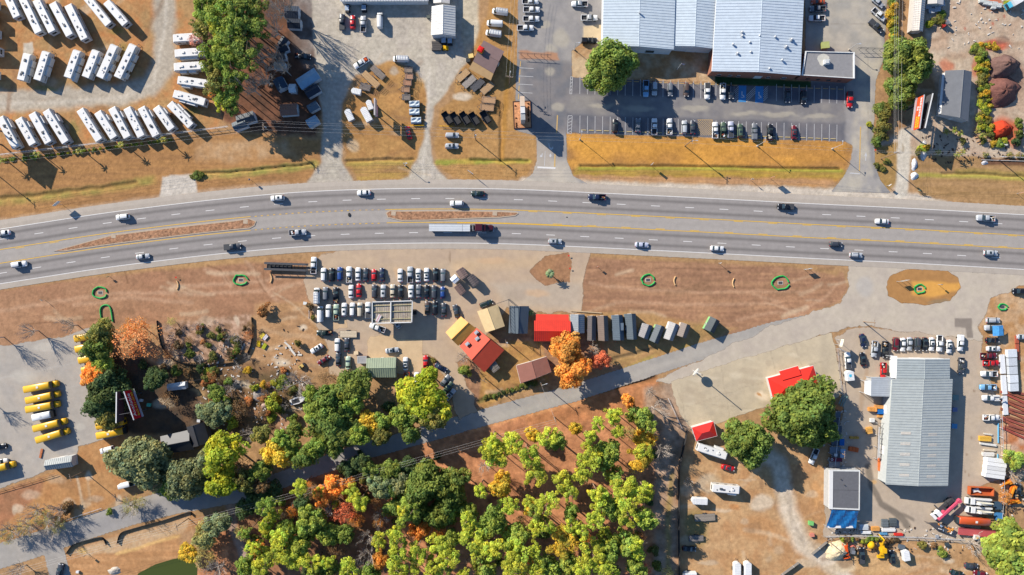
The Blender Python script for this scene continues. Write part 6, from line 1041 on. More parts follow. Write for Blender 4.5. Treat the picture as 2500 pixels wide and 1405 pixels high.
tree(644, 758, 20, 'bush', 'rust', 3.5, "brown and green shrub standing alone at the silt fence tip", name="shrub", cat="shrub", sq=.7); tree(758, 750, 10, 'bush', 'brown', 2.5, "brown shrub beside the white bench", name="shrub", cat="shrub"); tree(764, 776, 7, 'bush', 'olive', 1.5, "small olive shrub under the white bench", name="shrub", cat="shrub"); tree(727, 838, 9, 'bush', 'olive', 3, "small shrub beside the fallen planks", name="shrub", cat="shrub"); tree(1135, 905, 16, 'bush', 'green', 3.5, "green shrub at the orange red house corner", name="shrub", cat="shrub"); tree(1132, 872, 22, 'bare', 'pink', 5, "leafless grey shrub beside the orange red house", name="bare_tree"); tree(1058, 880, 8, 'bush', 'olive', 1.5, "tiny shrub in the round flower bed", name="shrub", cat="shrub")
for i, (x, y, h) in enumerate(((78, 822, 9), (178, 808, 8), (-8, 838, 9), (-30, 1005, 7))): tree(x - (8 if i < 3 else 0), y - 12, 26, 'bare', 'pink', h, "leafless tree casting a branching shadow over the bus lot", "leafless trees along the bus lot", "bare_tree")
for x, y, r in ((105, 1275, 40), (140, 1250, 32), (60, 1290, 36), (20, 1300, 30), (310, 1240, 38), (45, 1390, 28), (85, 1250, 30), (125, 1295, 30)): tree(x, y, r, 'bare', 'pink', 7, "leafless roadside tree along the south west lane", "leafless trees along the south west lane", "bare_tree")
tree(165, 1240, 18, 'bush', 'brown', 3, "brown bush on the bank of the south west lane", name="shrub", cat="shrub"); tree(268, 1250, 9, 'bush', 'green', 2, "small green bush by the lane's white rail", name="shrub", cat="shrub"); tree(460, 1352, 26, 'mid', 'gold', 5, "yellow green bushy tree on the pond bank", name="leafy_tree"); tree(498, 1310, 34, 'mid', 'pale', 7, "pale yellow tree above the pond", name="leafy_tree"); tree(500, 1360, 32, 'thin', 'pale', 6, "sparse pale tree beside the pond", name="leafy_tree"); tree(530, 1278, 34, 'mid', 'blue', 8, "grey green tree under the lane wires", name="leafy_tree"); tree(530, 1388, 38, 'bare', 'pink', 7, "leafless grey tree at the pond's wooded side", name="bare_tree")
tree(1600, 1000, 34, 'bare', 'pink', 11, "white leafless tree at the wood's edge by the concrete forecourt", name="bare_tree"); tree(1618, 1105, 28, 'bare', 'pink', 11, "white leafless tree by the black fence, upper one", name="bare_tree"); tree(1588, 957, 18, 'bare', 'pink', 6, "small leafless tree by the ditch corner", name="bare_tree"); tree(1560, 1326, 20, 'bare', 'pink', 8, "white leafless tree by the black fence, lower one", name="bare_tree"); tree(1578, 1388, 18, 'thin', 'red', 6, "pinkish thin tree at the foot of the wood", name="autumn_tree"); tree(1680, 1175, 16, 'bare', 'brown', 5, "brown leafless shrub by the black fence", name="bare_tree")
for x, y, r in ((60, 1288, 28), (108, 1266, 32), (142, 1288, 22), (18, 1308, 26), (318, 1236, 28), (340, 1226, 20)): tree(x, y, r, 'thin', 'pale', 5, "dry grey tan bush along the south west lane", "dry bushes along the south west lane", "shrub", cat="shrub")
# north west wood
for x, y, r, k, c, h in ((500, 15, 40, 'pine', 'green', 15), (548, 40, 46, 'pine', 'green', 17), (592, 18, 40, 'pine', 'oak', 17), (624, 62, 36, 'pine', 'oak', 16), (560, 96, 46, 'pine', 'green', 17), (520, 128, 36, 'pine', 'green', 15), (604, 128, 42, 'pine', 'oak', 17), (570, 168, 42, 'pine', 'green', 16), (530, 190, 34, 'pine', 'olive', 14), (500, 70, 34, 'pine', 'olive', 14), (540, 68, 30, 'pine', 'lime', 16), (580, 62, 36, 'pine', 'oak', 17), (545, 140, 36, 'pine', 'green', 16), (590, 95, 36, 'pine', 'dark', 16), (555, 10, 36, 'pine', 'green', 16), (522, 214, 28, 'pine', 'olive', 12), (555, 236, 32, 'pine', 'green', 12), (562, 262, 24, 'pine', 'oak', 11), (540, 256, 22, 'pine', 'lime', 11), (520, 160, 30, 'pine', 'green', 14), (575, 205, 30, 'pine', 'oak', 14), (620, 20, 36, 'pine', 'oak', 16), (500, 40, 36, 'pine', 'green', 14)): tree(x, y, r, k, c, h * 1.22, {'green': "tall green pine", 'oak': "tall dark green pine", 'dark': "tall blackish green pine", 'lime': "tall yellow green pine", 'olive': "tall olive pine"}[c] + " in the wood beside the travel trailers", "pines beside the travel trailers", "pine_tree")
for x, y, r in ((680, 25, 38), (668, 70, 30), (660, 130, 32), (640, 190, 46), (612, 215, 34), (690, 165, 26), (700, 10, 26), (630, 140, 30)): tree(x, y, r, 'bare', 'pink', 17, "tall leafless tree in the wood above the portable sheds", "leafless trees above the portable sheds", "bare_tree")
tree(566, 32, 18, 'mid', 'gold', 18, "golden autumn crown rising among the north western pines", name="autumn_tree"); tree(478, 96, 22, 'thin', 'pink', 9, "pinkish bare crown overhanging the first column trailer", name="autumn_tree"); tree(516, 228, 14, 'thin', 'orange', 7, "small orange tree at the wood's lower edge", name="autumn_tree")
# south wood
SWOOD = "852,1145,26,d 880,1130,25,d 905,1150,28,o 954,1147,30,o 930,1186,34,b 960,1195,26,o 820,1188,30,A 786,1212,26,A 806,1225,26,B 839,1250,36,P 713,1250,17,R 690,1250,28,W 762,1263,36,g 877,1224,26,l 855,1205,24,l 752,1290,36,g 685,1314,32,l 647,1281,15,l 672,1347,35,l 711,1365,36,l 639,1386,30,l 762,1375,30,l 623,1335,25,l 730,1330,30,g 800,1300,32,g 820,1340,32,W 800,1385,30,o 850,1390,30,l 840,1300,28,o 900,1352,34,B 895,1311,24,B 928,1368,24,A 975,1347,30,l 967,1388,30,l 985,1250,22,l 967,1306,26,l 634,1219,36,d 660,1200,30,d 600,1240,28,d 760,1200,24,W 740,1225,26,d 1040,1180,58,O 1095,1200,46,O 1080,1250,42,O 1012,1238,42,O 1120,1165,30,o 1218,1104,46,l 1193,1104,26,l 1252,1076,28,l 1287,1109,36,l 1305,1160,36,l 1339,1068,30,l 1358,1080,26,g 1439,1122,40,l 1480,1109,38,g 1372,1178,32,l 1390,1204,26,l 1334,1229,33,l 1295,1245,23,y 1241,1235,27,l 1223,1183,33,Y 1175,1199,20,l 1395,1250,21,g 1395,1281,21,l 1459,1209,30,l 1454,1265,30,l 1492,1237,32,g 1159,1314,50,l 1205,1270,40,g 1257,1306,36,g 1257,1352,42,l 1305,1342,21,l 1375,1322,46,y 1339,1288,20,l 1390,1373,30,g 1446,1352,42,l 1487,1340,32,g 1024,1291,28,A 1070,1304,26,R 1018,1347,33,l 1070,1340,36,l 1092,1360,32,l 1057,1388,32,l 1103,1311,24,g 1257,1392,40,l 1134,1401,22,l 1182,1140,20,B 1459,1036,20,l 1500,1013,26,l 1507,1051,23,l 1561,1018,33,g 1533,979,18,A 1561,1118,36,y 1405,1046,18,Y 1523,1195,46,l 1573,1070,28,Y 1570,1103,26,l 1570,1211,28,l 1575,1265,30,g 1530,1255,36,l 1530,1325,36,g 1480,1392,32,l 1552,1388,30,g 1420,1396,30,l 1345,1390,30,g 1180,1390,34,g 1205,1340,34,l 1310,1392,28,l 980,1180,30,b 1000,1140,26,d 960,1240,26,o 1120,1240,24,o 1310,1290,26,l 1420,1160,26,l 1300,1060,20,Y 1440,1070,22,l 1418,1300,24,l 1000,1400,30,l 930,1260,26,B 700,1290,28,g 870,1270,24,R 905,1395,26,g 1150,1250,20,g 590,1300,22,p 600,1380,26,g 1500,1160,24,g 1540,1060,22,p"
KEY = dict(d=('mid', 'dark', 9, "dark green low tree"), o=('mid', 'oak', 11, "mid green broadleaf tree"), b=('mid', 'blue', 11, "grey green broadleaf tree"), A=('mid', 'orange', 12, "orange autumn tree"), B=('bare', 'pink', 11, "leafless grey tree"), P=('thin', 'red', 12, "pinkish red sparse tree"), R=('thin', 'orange', 10, "rusty orange sparse tree"), W=('thin', 'brown', 10, "brown sparse tree"), g=('mid', 'green', 14, "green broadleaf tree"), l=('pine', 'lime', 16, "tall yellow green pine"), O=('oak', 'oak', 12, "broad dark green evergreen"), y=('pine', 'gold', 14, "tall bright yellow tree"), Y=('mid', 'gold', 9, "small golden autumn tree"), p=('thin', 'pale', 7, "pale sparse tree"))
for s in SWOOD.split():
    x, y, r, c = s.split(','); k, cl, h, lab = KEY[c]; tree(float(x), float(y), float(r) * (.98 if k == 'pine' else .98), k, cl, h * random.uniform(.88, 1.1), lab + " in the wood south of the side road", lab + "s of the southern wood", {'A': "autumn_tree", 'R': "autumn_tree", 'B': "bare_tree", 'l': "pine_tree", 'Y': "autumn_tree", 'y': "pine_tree"}.get(c, "leafy_tree"))
# lane overhang and understory
for i, (x, y, r, c, h) in enumerate(((600, 1172, 30, 'olive', 13), (636, 1150, 28, 'oak', 12), (640, 1186, 22, 'brown', 11), (745, 1118, 30, 'oak', 12), (775, 1090, 30, 'green', 12), (820, 1092, 26, 'oak', 12), (880, 1062, 28, 'green', 12), (930, 1066, 24, 'olive', 11), (1000, 1056, 28, 'oak', 13), (1085, 1008, 22, 'lime', 12), (690, 1070, 24, 'green', 10), (640, 1060, 26, 'olive', 9), (720, 1050, 22, 'oak', 9), (505, 1120, 26, 'blue', 11), (420, 1190, 30, 'oak', 10), (860, 990, 28, 'green', 10), (760, 960, 22, 'green', 8))): tree(x, y, r, 'mid', c, h, "slender tree overhanging the shaded lane beside the thicket", "trees overhanging the shaded lane", "leafy_tree")
rw = random.Random(77)
for k in range(170):
    x = rw.uniform(590, 1640); y = rw.uniform(0, 1) ** .8 * 400 + 1010; yl = 1195 - (x - 600) * .27 + 22
    if y < yl or (x > 1130 and y < 1270 and rw.random() < .75): continue
    k2 = rw.choices(['thin', 'bare', 'bush', 'mid', 'pine'], [3, 3, 3, 4 if x < 1000 else 1, 3])[0]; c = rw.choice(['rust', 'brown', 'orange', 'pale'] if k2 == 'thin' else (['dark', 'oak', 'olive'] if k2 == 'bush' else ['oak', 'green', 'olive', 'lime', 'orange', 'dark']))
    if k2 == 'pine': c = rw.choice(['lime', 'green', 'lime'])
    tree(x, y, rw.uniform(10, 20) if k2 != 'pine' else rw.uniform(16, 26), k2, c, {'thin': 7, 'bare': 8, 'bush': 2.5, 'mid': 8, 'pine': 14}[k2] * rw.uniform(.8, 1.2), {'thin': "small sparse brownish understory tree", 'bare': "small leafless understory tree", 'bush': "low dark understory bush", 'mid': "small leafy understory tree", 'pine': "slim young yellow green pine"}[k2] + " in the southern wood", k2 + " understory of the southern wood", {'bare': "bare_tree", 'bush': "shrub", 'pine': "pine_tree"}.get(k2, "leafy_tree"), cat="shrub" if k2 == 'bush' else "tree")
for k in range(46):
    x, y = (rw.uniform(400, 612), rw.uniform(785, 880)) if k % 2 else (rw.uniform(490, 740), rw.uniform(895, 1050)); tree(x, y, rw.uniform(7, 17), 'bare' if k % 3 else 'thin', rw.choice(['brown', 'pale', 'rust']), rw.uniform(1.5, 4), "tangled leafless brush on the rough plot beside the car lot", "tangled brush", "brush_shrub", cat="shrub")
# scrub: hedges, bed plants
def bushes(spec, lab, grp, cols, hh=(1.2, 2.4)):
    for x, y, r in spec: tree(x, y, r, 'bush', random.choice(cols), random.uniform(*hh), lab, grp, "shrub", cat="shrub")
bushes([(2180 + random.uniform(-6, 6), y, random.uniform(11, 17)) for y in range(-10, 105, 14)], "leafy shrub in the overgrown hedge beside the retail yard", "overgrown hedge shrubs", ['lime', 'green', 'gold'], (2, 4))
bushes([(2148, 265, 18), (2158, 282, 20), (2150, 312, 20), (2148, 335, 18), (2140, 345, 14), (2170, 260, 16)], "shrub in the bank between the retail drive and the nursery", "bank shrubs by the retail drive", ['green', 'olive', 'oak'], (2, 4))
NP = [(2394 + random.uniform(-12, 14) + (y - 120) * .06, y + random.uniform(-4, 4), random.uniform(5, 16)) for y in range(120, 300, 7)] + [(2406 + random.uniform(-18, 18), random.uniform(130, 330), random.uniform(3, 11)) for _ in range(40)]
bushes(NP, "potted looking nursery plant in the long planting strip", "nursery strip plants", ['lime', 'green', 'gold', 'olive'], (1.2, 2.4))
bushes([(2420 + random.uniform(-45, 45), 114 + random.uniform(-5, 5), random.uniform(6, 10)) for _ in range(12)], "low yellow green plant along the nursery's upper bed", "upper bed plants", ['lime', 'gold', 'green'], (.8, 1.4))
bushes([(2252, 365, 13), (2240, 372, 10), (2262, 360, 10), (2350, 345, 9), (2440, 350, 12), (2452, 345, 10), (2425, 352, 10), (2418, 330, 11), (2400, 345, 9), (2395, 310, 12), (2410, 300, 12), (2300, 35, 12), (2285, 48, 13), (2268, 60, 12), (2300, 55, 10), (2460, 10, 10)], "mixed garden shrub in the nursery beds", "nursery bed shrubs", ['lime', 'gold', 'green', 'olive'], (1.2, 2.2))
bushes([(2405, 378, 7.5), (2466, 380, 9), (2486, 381, 7), (2498, 380, 8)], "clipped round bush in the nursery's roadside row", "clipped round bushes", ['pale', 'olive'], (1.2, 1.6)); bushes([(2486, 297, 10), (2488, 310, 8), (2486, 325, 9), (2488, 335, 8), (2480, 348, 11)], "columnar dark shrub by the nursery's white trellis", "columnar shrubs", ['dark', 'oak'], (2, 3))
bushes([(2122, 305, 9), (2165, 395, 9), (2155, 412, 10), (2140, 405, 8)], "weedy shrub on the tongue of grass by the drive mouth", "weedy shrubs", ['lime', 'olive'], (.8, 1.5))
bushes([(82, 383, 11), (60, 386, 8), (30, 389, 8), (10, 391, 7)] + [(115 + k * 13 + random.uniform(-3, 3), 381 - k * 1.7, random.uniform(4, 6.5)) for k in range(24)], "low green shrub in the strip along the caravan fence", "caravan fence shrubs", ['green', 'oak', 'lime'], (.8, 1.4))
bushes([(430 + random.uniform(0, 170), 800 + random.uniform(0, 75), random.uniform(6, 14)) for _ in range(24)], "scrubby bush inside the silt fenced brush plot", "brush plot bushes", ['brown', 'rust', 'oak', 'olive'], (1, 3)); bushes([(random.uniform(500, 720), random.uniform(900, 1030), random.uniform(7, 15)) for _ in range(34)], "wild bush on the overgrown lot", "overgrown lot bushes", ['lime', 'green', 'olive', 'rust', 'gold'], (1, 3))
bushes([(400, 900, 12), (430, 905, 14), (460, 910, 14), (380, 905, 14), (490, 900, 12), (520, 905, 12), (350, 890, 14)], "dark bush below the silt fence", "dark bushes below the silt fence", ['dark', 'brown', 'oak'], (1.5, 3))
bushes([(1185 + k * 11, 972 - k * 3.4 + random.uniform(-2, 2), random.uniform(6, 9)) for k in range(12)], "low dark bush in the hedge along the side road", "side road hedge bushes", ['dark', 'oak', 'olive'], (.8, 1.4)); bushes([(2056 + 12 * k, 1318 + random.uniform(-6, 6), random.uniform(5, 10)) for k in range(10)] + [(2185, 1318, 12), (2250, 1330, 13), (2280, 1332, 8), (2300, 1350, 14)], "weedy bush along the scrap yard fence", "scrap yard fence bushes", ['lime', 'olive', 'brown', 'green'], (1, 2.2)); bushes([(480, 428, 12), (492, 426, 9), (470, 432, 7)], "marsh bush at the ditch head", "ditch head bushes", ['olive', 'oak'], (.8, 1.4)); bushes([(880 + 24 * k, 1106 + random.uniform(-4, 4), random.uniform(8, 12)) for k in range(1)], "roadside bush in deep shade by the lane", None, ['dark'], (1, 2))
# palms
FR = []
for s in range(3):
    r = random.Random(s); m = MB(); pts = [Vector((0, 0, 0)), Vector((.5, 0, .22)), Vector((1.0, 0, .2)), Vector((1.45, 0, -.1)), Vector((1.75, 0, -.5))]; wd = [.05, .2, .26, .18, .02]
    m.loft([[(p.x, -w, p.z - .08 * (w > .1)), (p.x, 0, p.z), (p.x, w, p.z - .08 * (w > .1))] for p, w in zip(pts, wd)], caps=False, closed=False); FR.append(m.mesh("frond"))
FROND = mat("palm_frond", objcol=True, rough=.6, ns=3, na=.2, trans=.25)
def palm(px, py, h, lab, col=(150, 156, 70), grp=None, size=1.0, n=18):
    p = W(px, py, h); t = thing("palm_tree", lab, "palm", (p.x, p.y, 0), random.uniform(0, 6), grp); obj("trunk", MB().cyl((0, 0, 0), (.03, 0, h * .5), .2, .16).cyl((.03, 0, h * .5), (0, 0, h), .16, .17), mat("palm_trunk", RGB(150, 124, 96), .95, ns=5, na=.2), t)
    for k in range(n): o = obj("frond", FR[k % 3], FROND, t, (0, 0, h), color=tuple(c * random.uniform(.75, 1.15) for c in RGB(*col))); o.rotation_euler = (0, random.uniform(-.7, .35), k * 2.4); o.scale = (size, size, size)
palm(1343, 668.5, 3.2, "blue green palm on the small dirt island by the highway", (150, 168, 120), n=22); palm(1297, 765, 2.2, "small palm between the black and red roofed shops", (150, 160, 90), size=.7)
for i, (x, y) in enumerate(((105, 388), (208, 380), (310, 364), (413, 352), (14, 402))): palm(x - 14, y - 10, 4.2, "yellow green palm along the caravan yard fence", (170, 170, 60), "palms along the caravan yard fence", .8, 14)
for i, (x, y) in enumerate(((2312, 322), (2330, 318), (2345, 326), (2388, 320), (2400, 332), (2290, 372), (2338, 378), (2352, 370))): palm(x, y, 2.6, "small palm planted around the nursery house", (160, 160, 70), "small nursery palms", .75, 12)
# ---------------------------------------------------------------- poles, wires, lamps
WIREM = mat("power_wire", RGB(190, 186, 182), .5)
def utility_pole(base, h, ang, label, arms=1, lamp=False, can=False):
    p = W(*base); t = thing("utility_pole", label, "utility pole", (p.x, p.y, 0), ang * D2R); obj("pole", MB().cyl((0, 0, 0), (0, 0, h), .17, .12), POLE, t)
    for k in range(arms): obj("crossarm", MB().rbox(0, 0, h - .4 - .9 * k, .12, 2.6, .14), POLE, t); [obj("insulator", MB().cyl((0, y, h - .33 - .9 * k), (0, y, h - .12 - .9 * k), .06), GALV, t) for y in (-1.2, -.5, .5, 1.2)]
    if can: obj("transformer", MB().cyl((.35, 0, h - 2.6), (.35, 0, h - 1.6), .26, n=10), GALV, t)
    if lamp: obj("lamp_arm", MB().cyl((0, 0, h - 1.5), (1.6, 0, h - 1.0), .05).rbox(1.8, 0, h - 1, .6, .25, .15), GALV, t)
    return Vector((p.x, p.y, h)), ang
def wires(A, B, ys, label, sag=.8, dz=-.15):
    (a, aa), (b, ba) = A, B
    for y in ys:
        pa = a + Vector((-math.sin(aa * D2R) * y, math.cos(aa * D2R) * y, dz)); pb = b + Vector((-math.sin(ba * D2R) * y, math.cos(ba * D2R) * y, dz)); m = (pa + pb) / 2
        pts = []
        for k in range(13): f = k / 12; q = pa.lerp(pb, f); q.z -= sag * 4 * f * (1 - f); pts.append(q - m)
        o = obj("power_wire", MB().tube(pts, .022, 4), WIREM, None, tuple(m)); tag(o, label, "wire", label + " group" if False else "power lines: " + label[:40])
U0 = utility_pole((-24, 413), 11, 7, "utility pole beyond the caravan fence casting its shadow on the verge", can=True); U1 = utility_pole((668, 326), 11, 3, "utility pole beside the slate roofed shed and gravel drive", 2, can=True); U2 = utility_pole((1162, 343), 10, -3, "utility pole on the verge below the black dump trailers", can=True); U3 = utility_pole((1672, 357), 10.5, -2, "utility pole with lamp in the golden verge by the yellow hatched bay", lamp=True, can=True)
U4 = utility_pole((2150, 388), 11.5, 80, "utility pole with long pale arm beside the nursery driveway", 2, can=True); U5 = utility_pole((2437, 390), 11, 0, "utility pole with a green box in the nursery's round bush row", lamp=True); U6 = utility_pole((1244, 206), 9.4, 80, "utility pole with lamp at the corner of the brown shop", 2, lamp=True, can=True); U7 = utility_pole((1236, 834), 9, 10, "weathered utility pole between the cream and black roofed shops", can=True); U8 = utility_pole((1184, 924), 8, 60, "short utility pole behind the orange red house"); U9 = utility_pole((1320, 934), 9, 20, "utility pole behind the faded brown house", lamp=True)
utility_pole((2108, 786), 8, 0, "bare wooden utility pole at the lumber yard entrance"); U10 = utility_pole((1353, 1018), 9, 15, "utility pole on the orange clearing beside the side road"); U11 = utility_pole((850, 1160), 9, 15, "utility pole among the orange autumn trees by the lane"); U12 = utility_pole((460, 1266), 9, 15, "utility pole at the end of the lane's silt fence"); utility_pole((205, 1152), 8, 15, "timber utility pole beside the grey bus lot shed"); utility_pole((2040, 1100), 7, 0, "timber pole rising from the lumber racks"); utility_pole((2006, 1308), 8, 0, "leaning looking timber pole by the sand bin")
wires(U0, U1, (-1.2, 0, 1.2, 1.9), "thin power wires above the caravan fence"); wires(U1, U2, (-1.2, 0, 1.2, 1.9), "thin power wires above the trailer dealer"); wires(U2, U3, (-1.2, 0, 1.2), "thin power wires above the retail driveway"); wires(U3, U4, (-1.2, 1.2), "thin power wires above the golden verge"); wires(U4, U5, (-1.2, 0, 1.2), "thin power wires above the nursery front")
wires(U6, (W(1262, -60) + Vector((0, 0, 9)), 80), (-1.2, 0, 1.2), "thin power wires beside the white vans"); wires(U4, (W(2160, -60) + Vector((0, 0, 10)), 80), (-1.2, 0, .8, 1.4), "thin power wires over the broad oak"); wires(U9, U10, (-.6, .6), "thin power wires over the side road"); wires(U10, U11, (-.8, 0, .8), "thin power wires above the southern wood"); wires(U11, U12, (-.8, 0, .8), "thin power wires above the shaded lane"); wires(U12, (W(-80, 1420) + Vector((0, 0, 9)), 15), (-.8, 0, .8), "thin power wires above the south west lane")
def lamp_post(base, h, ang, label, n=1):
    p = W(*base); t = thing("lot_light", label, "light pole", (p.x, p.y, 0), ang * D2R); obj("pole", MB().cyl((0, 0, 0), (0, 0, h), .11, .08), GALV, t); obj("base", MB().cyl((0, 0, 0), (0, 0, .7), .28, n=10), CONC, t)
    for k in range(n): a = k * 2 * math.pi / n; obj("arm", MB().cyl((0, 0, h - .1), (.8 * math.cos(a), .8 * math.sin(a), h), .05), GALV, t); obj("lamp_head", MB().rbox(1.05 * math.cos(a), 1.05 * math.sin(a), h, .6, .35, .15, a), GALV, t)
for i, (x, y) in enumerate(((1415, 341), (1848, 357), (2031, 364))): lamp_post((x, y), 8, 90, ["parking light pole at the verge corner by the driveway", "parking light pole behind the slate capped pickup", "parking light pole at the far corner of the golden verge"][i])
lamp_post((1402, 122), 7, 0, "parking light pole at the oak's mulch bed"); lamp_post((990, 405), 5, 0, "thin pole standing in the trailer dealer's ditch"); lamp_post((2072, 122), 6, 0, "light pole by the annex's steel gate")
# flag
p = W(1652, 171); t = thing("flagpole", "flagpole with a small flag before the narrow metal building", "flagpole", (p.x, p.y, 0)); obj("pole", MB().cyl((0, 0, 0), (0, 0, 7), .07, .04), WHITEM, t); obj("flag", MB().loft([[(.05 + .3 * k, .12 * math.sin(k * 1.3), 6.9 - .05 * k), (.05 + .3 * k, .12 * math.sin(k * 1.3 + .6), 5.9 - .05 * k)] for k in range(6)], caps=False, closed=False), mat("faded_flag_cloth", RGB(206, 190, 204), .8, ns=3, na=.3), t); obj("finial", MB().ball(0, 0, 7.05, .09, .09, .09), GALV, t)
# ---------------------------------------------------------------- signs
def road_sign(px, py, w, h, z, ang, col, label, post='timber', n=1, txt=None, tc=None):
    p = W(px, py); t = thing("roadside_sign", label, "sign", (p.x, p.y, 0), ang * D2R)
    for k in range(n): obj("post", MB().cyl(((k - (n - 1) / 2) * w * .7, 0, 0), ((k - (n - 1) / 2) * w * .7, 0, z + h), .06), GALV, t)
    pn = obj("panel", MB().rbox(0, -.08, z + h / 2, w, .06, h), OBJM, t, color=RGB(*col)); return t
road_sign(152, 500, 2.6, 1.6, 2.4, 40, (236, 236, 232), "white roadside sign tilted on the caravan verge"); road_sign(1150, 424, 2.4, 1.6, 2.2, -35, (238, 238, 238), "white roadside sign on the trailer dealer's verge"); road_sign(1880, 436, 2.0, 2.0, 2.4, 20, (240, 110, 40), "orange diamond work sign below the golden ditch"); road_sign(2482, 473, 1.9, 1.9, 2.4, 10, (240, 120, 40), "orange work sign on the nursery's brown verge"); road_sign(614, 441, .7, .9, 1.8, 60, (120, 130, 160), "small blue grey route sign on the western verge"); road_sign(1588, 404, .9, 1.8, 2.2, 50, (220, 220, 220), "narrow pale sign standing at the golden ditch"); road_sign(1832, 440, .8, .8, 2.2, -20, (196, 196, 190), "small grey sign at the golden verge's sandy edge"); road_sign(2241, 466, .6, .5, 1.0, 0, (90, 200, 150), "green marker post beside the nursery driveway"); road_sign(2165, 454, .9, .9, 1.6, 40, (244, 244, 244), "white small sign at the tongue of grass"); road_sign(1968, 657, 2.3, 1.4, 1.4, 10, (190, 200, 206), "pale wooden sign with a yellow tag on the dirt field", n=2); road_sign(2199, 686, 2.2, 1.3, 1.6, 10, (200, 206, 200), "pale framed sign on the grass island", n=3); road_sign(2040, 835, 2.6, 2.0, 3.4, 75, (236, 232, 210), "white and yellow sign at the concrete forecourt's corner", n=2); road_sign(1458, 652, .8, .8, 1.4, 30, (214, 110, 60), "orange sign on the dirt field's near corner"); road_sign(2290, 695, .6, .8, 1.8, 40, (70, 60, 56), "dark sign at the far end of the grass island"); road_sign(268, 676, .9, .7, 1.0, 20, (70, 130, 80), "green small sign on the reddish western dirt"); road_sign(1754, 643, .7, .7, 2.2, 30, (220, 220, 220), "thin pole sign above the second straw wattle"); road_sign(110, 733, 1.0, .6, 1.6, -40, (226, 216, 190), "tan and white sign on the western dirt"); road_sign(215, 1352, .8, .8, 1.8, 40, (60, 56, 56), "dark sign at the pond lane's sandy corner")
road_sign(756, 768, 3.2, .8, .45, 90, (226, 226, 226), "white bench board beside the third car row", n=2)
for x, y, l in ((1386, 625, "red flag stake at the small dirt island, by the highway"), (1389, 656, "red flag stake at the small dirt island, by the lot"), (430, 678, "red flag stake on the reddish western dirt"), (2132, 368, "red and white marker beside the nursery bank")): p = W(x, y); t = thing("flag_stake", l, "marker", (p.x, p.y, 0)); obj("stake", MB().cyl((0, 0, 0), (0, 0, 1), .03), GALV, t); obj("flag", MB().rbox(.3, 0, .8, .6, .5, .04), OBJM, t, color=RGB(226, 60, 40))
# pylon sign with planter
p = W(1275, 281); t = thing("pylon_sign", "tall beige and white pylon sign rising from a mulched planter", "sign", (p.x, p.y, 0), 2.5 * D2R)
pl = obj("planter_rim", MB().box(-3.2, 3.2, -4.9, -4.65, 0, .4).box(-3.2, 3.2, 4.65, 4.9, 0, .4).box(-3.2, -2.95, -4.65, 4.65, 0, .4).box(2.95, 3.2, -4.65, 4.65, 0, .4), mat("dark_planter", RGB(60, 40, 42), .8), t); obj("mulch", MB().box(-2.95, 2.95, -4.65, 4.65, 0, .3), mat("orange_mulch", RGB(214, 152, 108), .95, ns=.9, na=.45, ns2=4, na2=.3), pl)
for k in range(14): obj("dry_plant", CR['bush'][k % 4], None, t, (random.choice([-2.3, -1.6, 2.2]), -4.2 + k * .62, .35), color=tuple(1.4 * c for c in RGB(120, 80, 50))).scale = (.35, .35, .35)
for y in (-2.6, 0, 2.6): obj("sign_leg", MB().rbox(0, y, 2.1, 1.3, 1.5, 4.2), OBJM, t, color=RGB(190, 178, 164))
obj("sign_body", MB().rbox(0, 0, 6.6, 1.5, 8.0, 5.0), OBJM, t, color=RGB(176, 178, 178)); obj("sign_crown", MB().rbox(0, 2.3, 9.3, 1.55, 3.4, .5), OBJM, t, color=RGB(232, 204, 176)); obj("sign_cap", MB().rbox(0, -.6, 9.22, 1.52, 2.3, .3), WHITEM, t)
# tall road sign of the trailer dealer
p = W(926, 276); t = thing("pole_sign", "tall two panel pole sign edge on beside the enclosed trailers", "sign", (p.x, p.y, 0), 0)
for y in (-1.6, 1.6): obj("post", MB().cyl((0, y, 0), (0, y, 8.2), .2), STEEL, t)
obj("upper_panel", MB().rbox(0, 0, 7.0, .5, 5.8, 3.0), OBJM, t, color=RGB(196, 186, 184)); obj("lower_panel", MB().rbox(0, -.6, 4.2, .4, 3.4, 1.4), OBJM, t, color=RGB(190, 140, 160))
# oval sign on the forecourt
p = W(1693, 906); t = thing("oval_pole_sign", "tall white pole with an oval sign standing on the concrete forecourt", "sign", (p.x, p.y, 0), 51 * D2R); obj("pole", MB().cyl((0, 0, 0), (0, 0, 11.5), .2, .14), GALV, t); obj("lamp_cluster", MB().rbox(0, 0, 11.4, .4, .3, .3).rbox(0, 0, 10.6, .3, .4, .3), OBJM, t, color=RGB(120, 110, 96))
obj("oval_board", MB().loft([[(1.6 * math.cos(a), y, 3.3 + 1.1 * math.sin(a)) for a in np.arange(0, 6.28, .35)] for y in (-.2, .2)]), OBJM, t, color=RGB(206, 202, 192))
